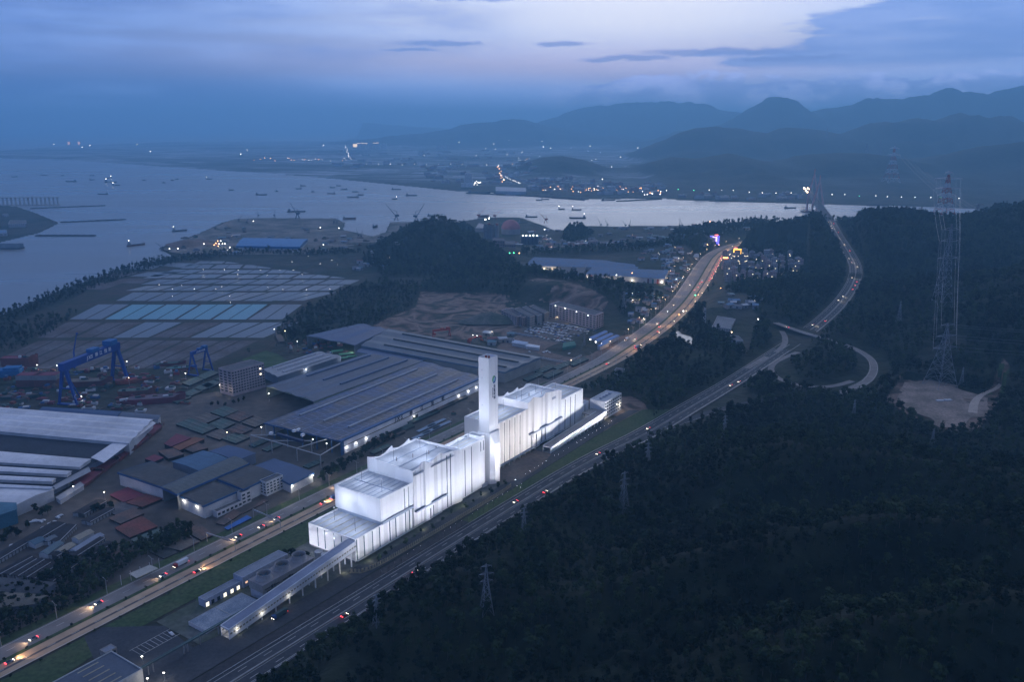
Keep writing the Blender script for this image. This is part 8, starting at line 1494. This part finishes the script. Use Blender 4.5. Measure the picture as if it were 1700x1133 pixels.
for k in range(24): fl(422 + frg.uniform(0, 160), 267 + frg.uniform(-2.5, 2.5), frg.choice('woo'), 'on the far bank road of the plain', frg.uniform(.5, .9))
for k in range(10): fl(574 + k * .9 + frg.uniform(-1.5, 1.5), 246 + k * 2.4, 'w', 'on the distant straight road', .9)
for k in range(16): fl(608 + k * 20, 275.5 + frg.uniform(-.4, .4) + k * .1, 'w', 'on the row of lamps across the far plain', .8)
for k in range(22): fl(frg.uniform(700, 1000), frg.uniform(243, 278), frg.choice('wbw'), 'scattered over the far plain', frg.uniform(.5, .9))
for k in range(18): fl(frg.uniform(850, 900), frg.uniform(262, 282), frg.choice('wbo'), 'under the far round hill', frg.uniform(.5, .8))
for k in range(22): fl(1105 + k * 23 + frg.uniform(-4, 4), 319 + k * .75 + frg.uniform(-1, 1), frg.choice('wwwg'), 'along the far shore road below the hills', 1.0)
for u, v, c in ((85, 244, 'w'), (90, 244, 'w'), (137, 249, 'w'), (150, 246, 'w'), (250, 256, 'w'), (228, 244, 'w'), (400, 260, 'w'), (411, 253, 'w'), (1015, 289, 'w'), (1000, 302, 'w'), (902, 248, 'w'), (914, 250, 'w'), (885, 302, 'w'), (762, 244, 'w'), (820, 245, 'w'), (537, 246, 'w'), (1030, 265, 'w'), (1058, 262, 'w'), (690, 224, 'w'), (749, 230, 'w')): fl(u, v, c, 'standing alone in the far distance', 1.2)
# pond aerator huts with lamps
PL_ = Proto(make_yl(GLOWC))
for k, (u, v) in enumerate(((338, 453), (373, 453), (396, 454), (433, 454), (465, 454), (487, 454), (512, 430), (541, 431), (551, 437), (287, 486), (323, 486), (359, 486), (265, 479), (302, 480), (369, 482), (287, 498), (382, 498), (383, 509), (395, 461), (444, 462.5), (502, 461), (470, 487), (509, 487), (548, 486), (445, 483), (532, 443), (485, 440), (560, 445))):
    x, y = G(u, v); PL_.put((x, y, .2), 0, 'white lamp over the fish ponds', 'lamps over the fish ponds', .72)
    if k % 2 == 0: lamp('pond_light', (x, y, 7.5), 450, (.95, .97, 1), .4)
# wharf lights
for k, (u, v, c) in enumerate(((362, 407, 'o'), (367, 407, 'w'), (359, 411, 'o'), (364, 412, 'w'), (370, 412, 'w'), (374, 412, 'w'), (356, 414, 'o'), (363, 416, 'o'), (382, 418, 'w'), (339, 412, 'w'), (282, 420, 'w'), (296, 420, 'w'), (421, 373, 'w'), (532, 384, 'w'), (563, 385, 'w'), (537, 414, 'w'), (501, 411, 'b'), (686, 412, 'w'), (846, 433, 'g'), (853, 433, 'g'), (862, 433, 'o'), (904, 388, 'w'), (840, 448, 'w'), (1169, 421, 'o'), (1174, 417, 'o'), (1253, 396, 'o'), (1142, 421, 'w'), (1298, 386, 'w'), (1310, 384, 'w'), (1178, 379, 'o'), (1023, 470, 'w'), (1049, 467, 'o'))):
    fl(u, v, c, 'among the works of the near bank, lamp no one of its neighbours matches' if False else 'among the works of the near bank', 1.15 if k < 11 else 1.3)
    if k < 9 or k in (25, 15, 13, 26): lamp('wharf_light', (*G(u, v), 16), 2600, (1, .8, .5) if c == 'o' else (.95, .97, 1), .6)
hall('net_canopy', 'lit white market canopy beside the far bend', 'canopy', [(1122, 425), (1160, 427), (1159, 421), (1126, 420)], 8, PALEW, M('canopy_pale', (.40, .44, .50), .6), 1, 2, None); lamp('canopy_light', (*G(1142, 427), 9), 6000, (.95, 1, .95), .6)
for k in range(8): lamp('market_light', (*G(1115 + k * 6, 429), 3), 700, (1, .85, .4), .4) if k % 2 else None
# ------------------------------------------------------------------ the evening air
hzb = MB(); hzb.box(0, 19500, -11, 60000, 43000, 901); ho = hzb.build('haze', [])
m = bpy.data.materials.new('evening_haze'); m.use_nodes = True; N = m.node_tree.nodes; N.clear(); L = m.node_tree.links
pv = N.new('ShaderNodeVolumePrincipled'); pv.inputs['Color'].default_value = (.34, .70, .98, 1); pv.inputs['Density'].default_value = HAZE; pv.inputs['Anisotropy'].default_value = .35
out = N.new('ShaderNodeOutputMaterial'); L.new(pv.outputs[0], out.inputs['Volume']); m.cycles.homogeneous_volume = True
ho.data.materials.append(m); tag(ho, 'blue evening haze over the river and the hills', kind='stuff')
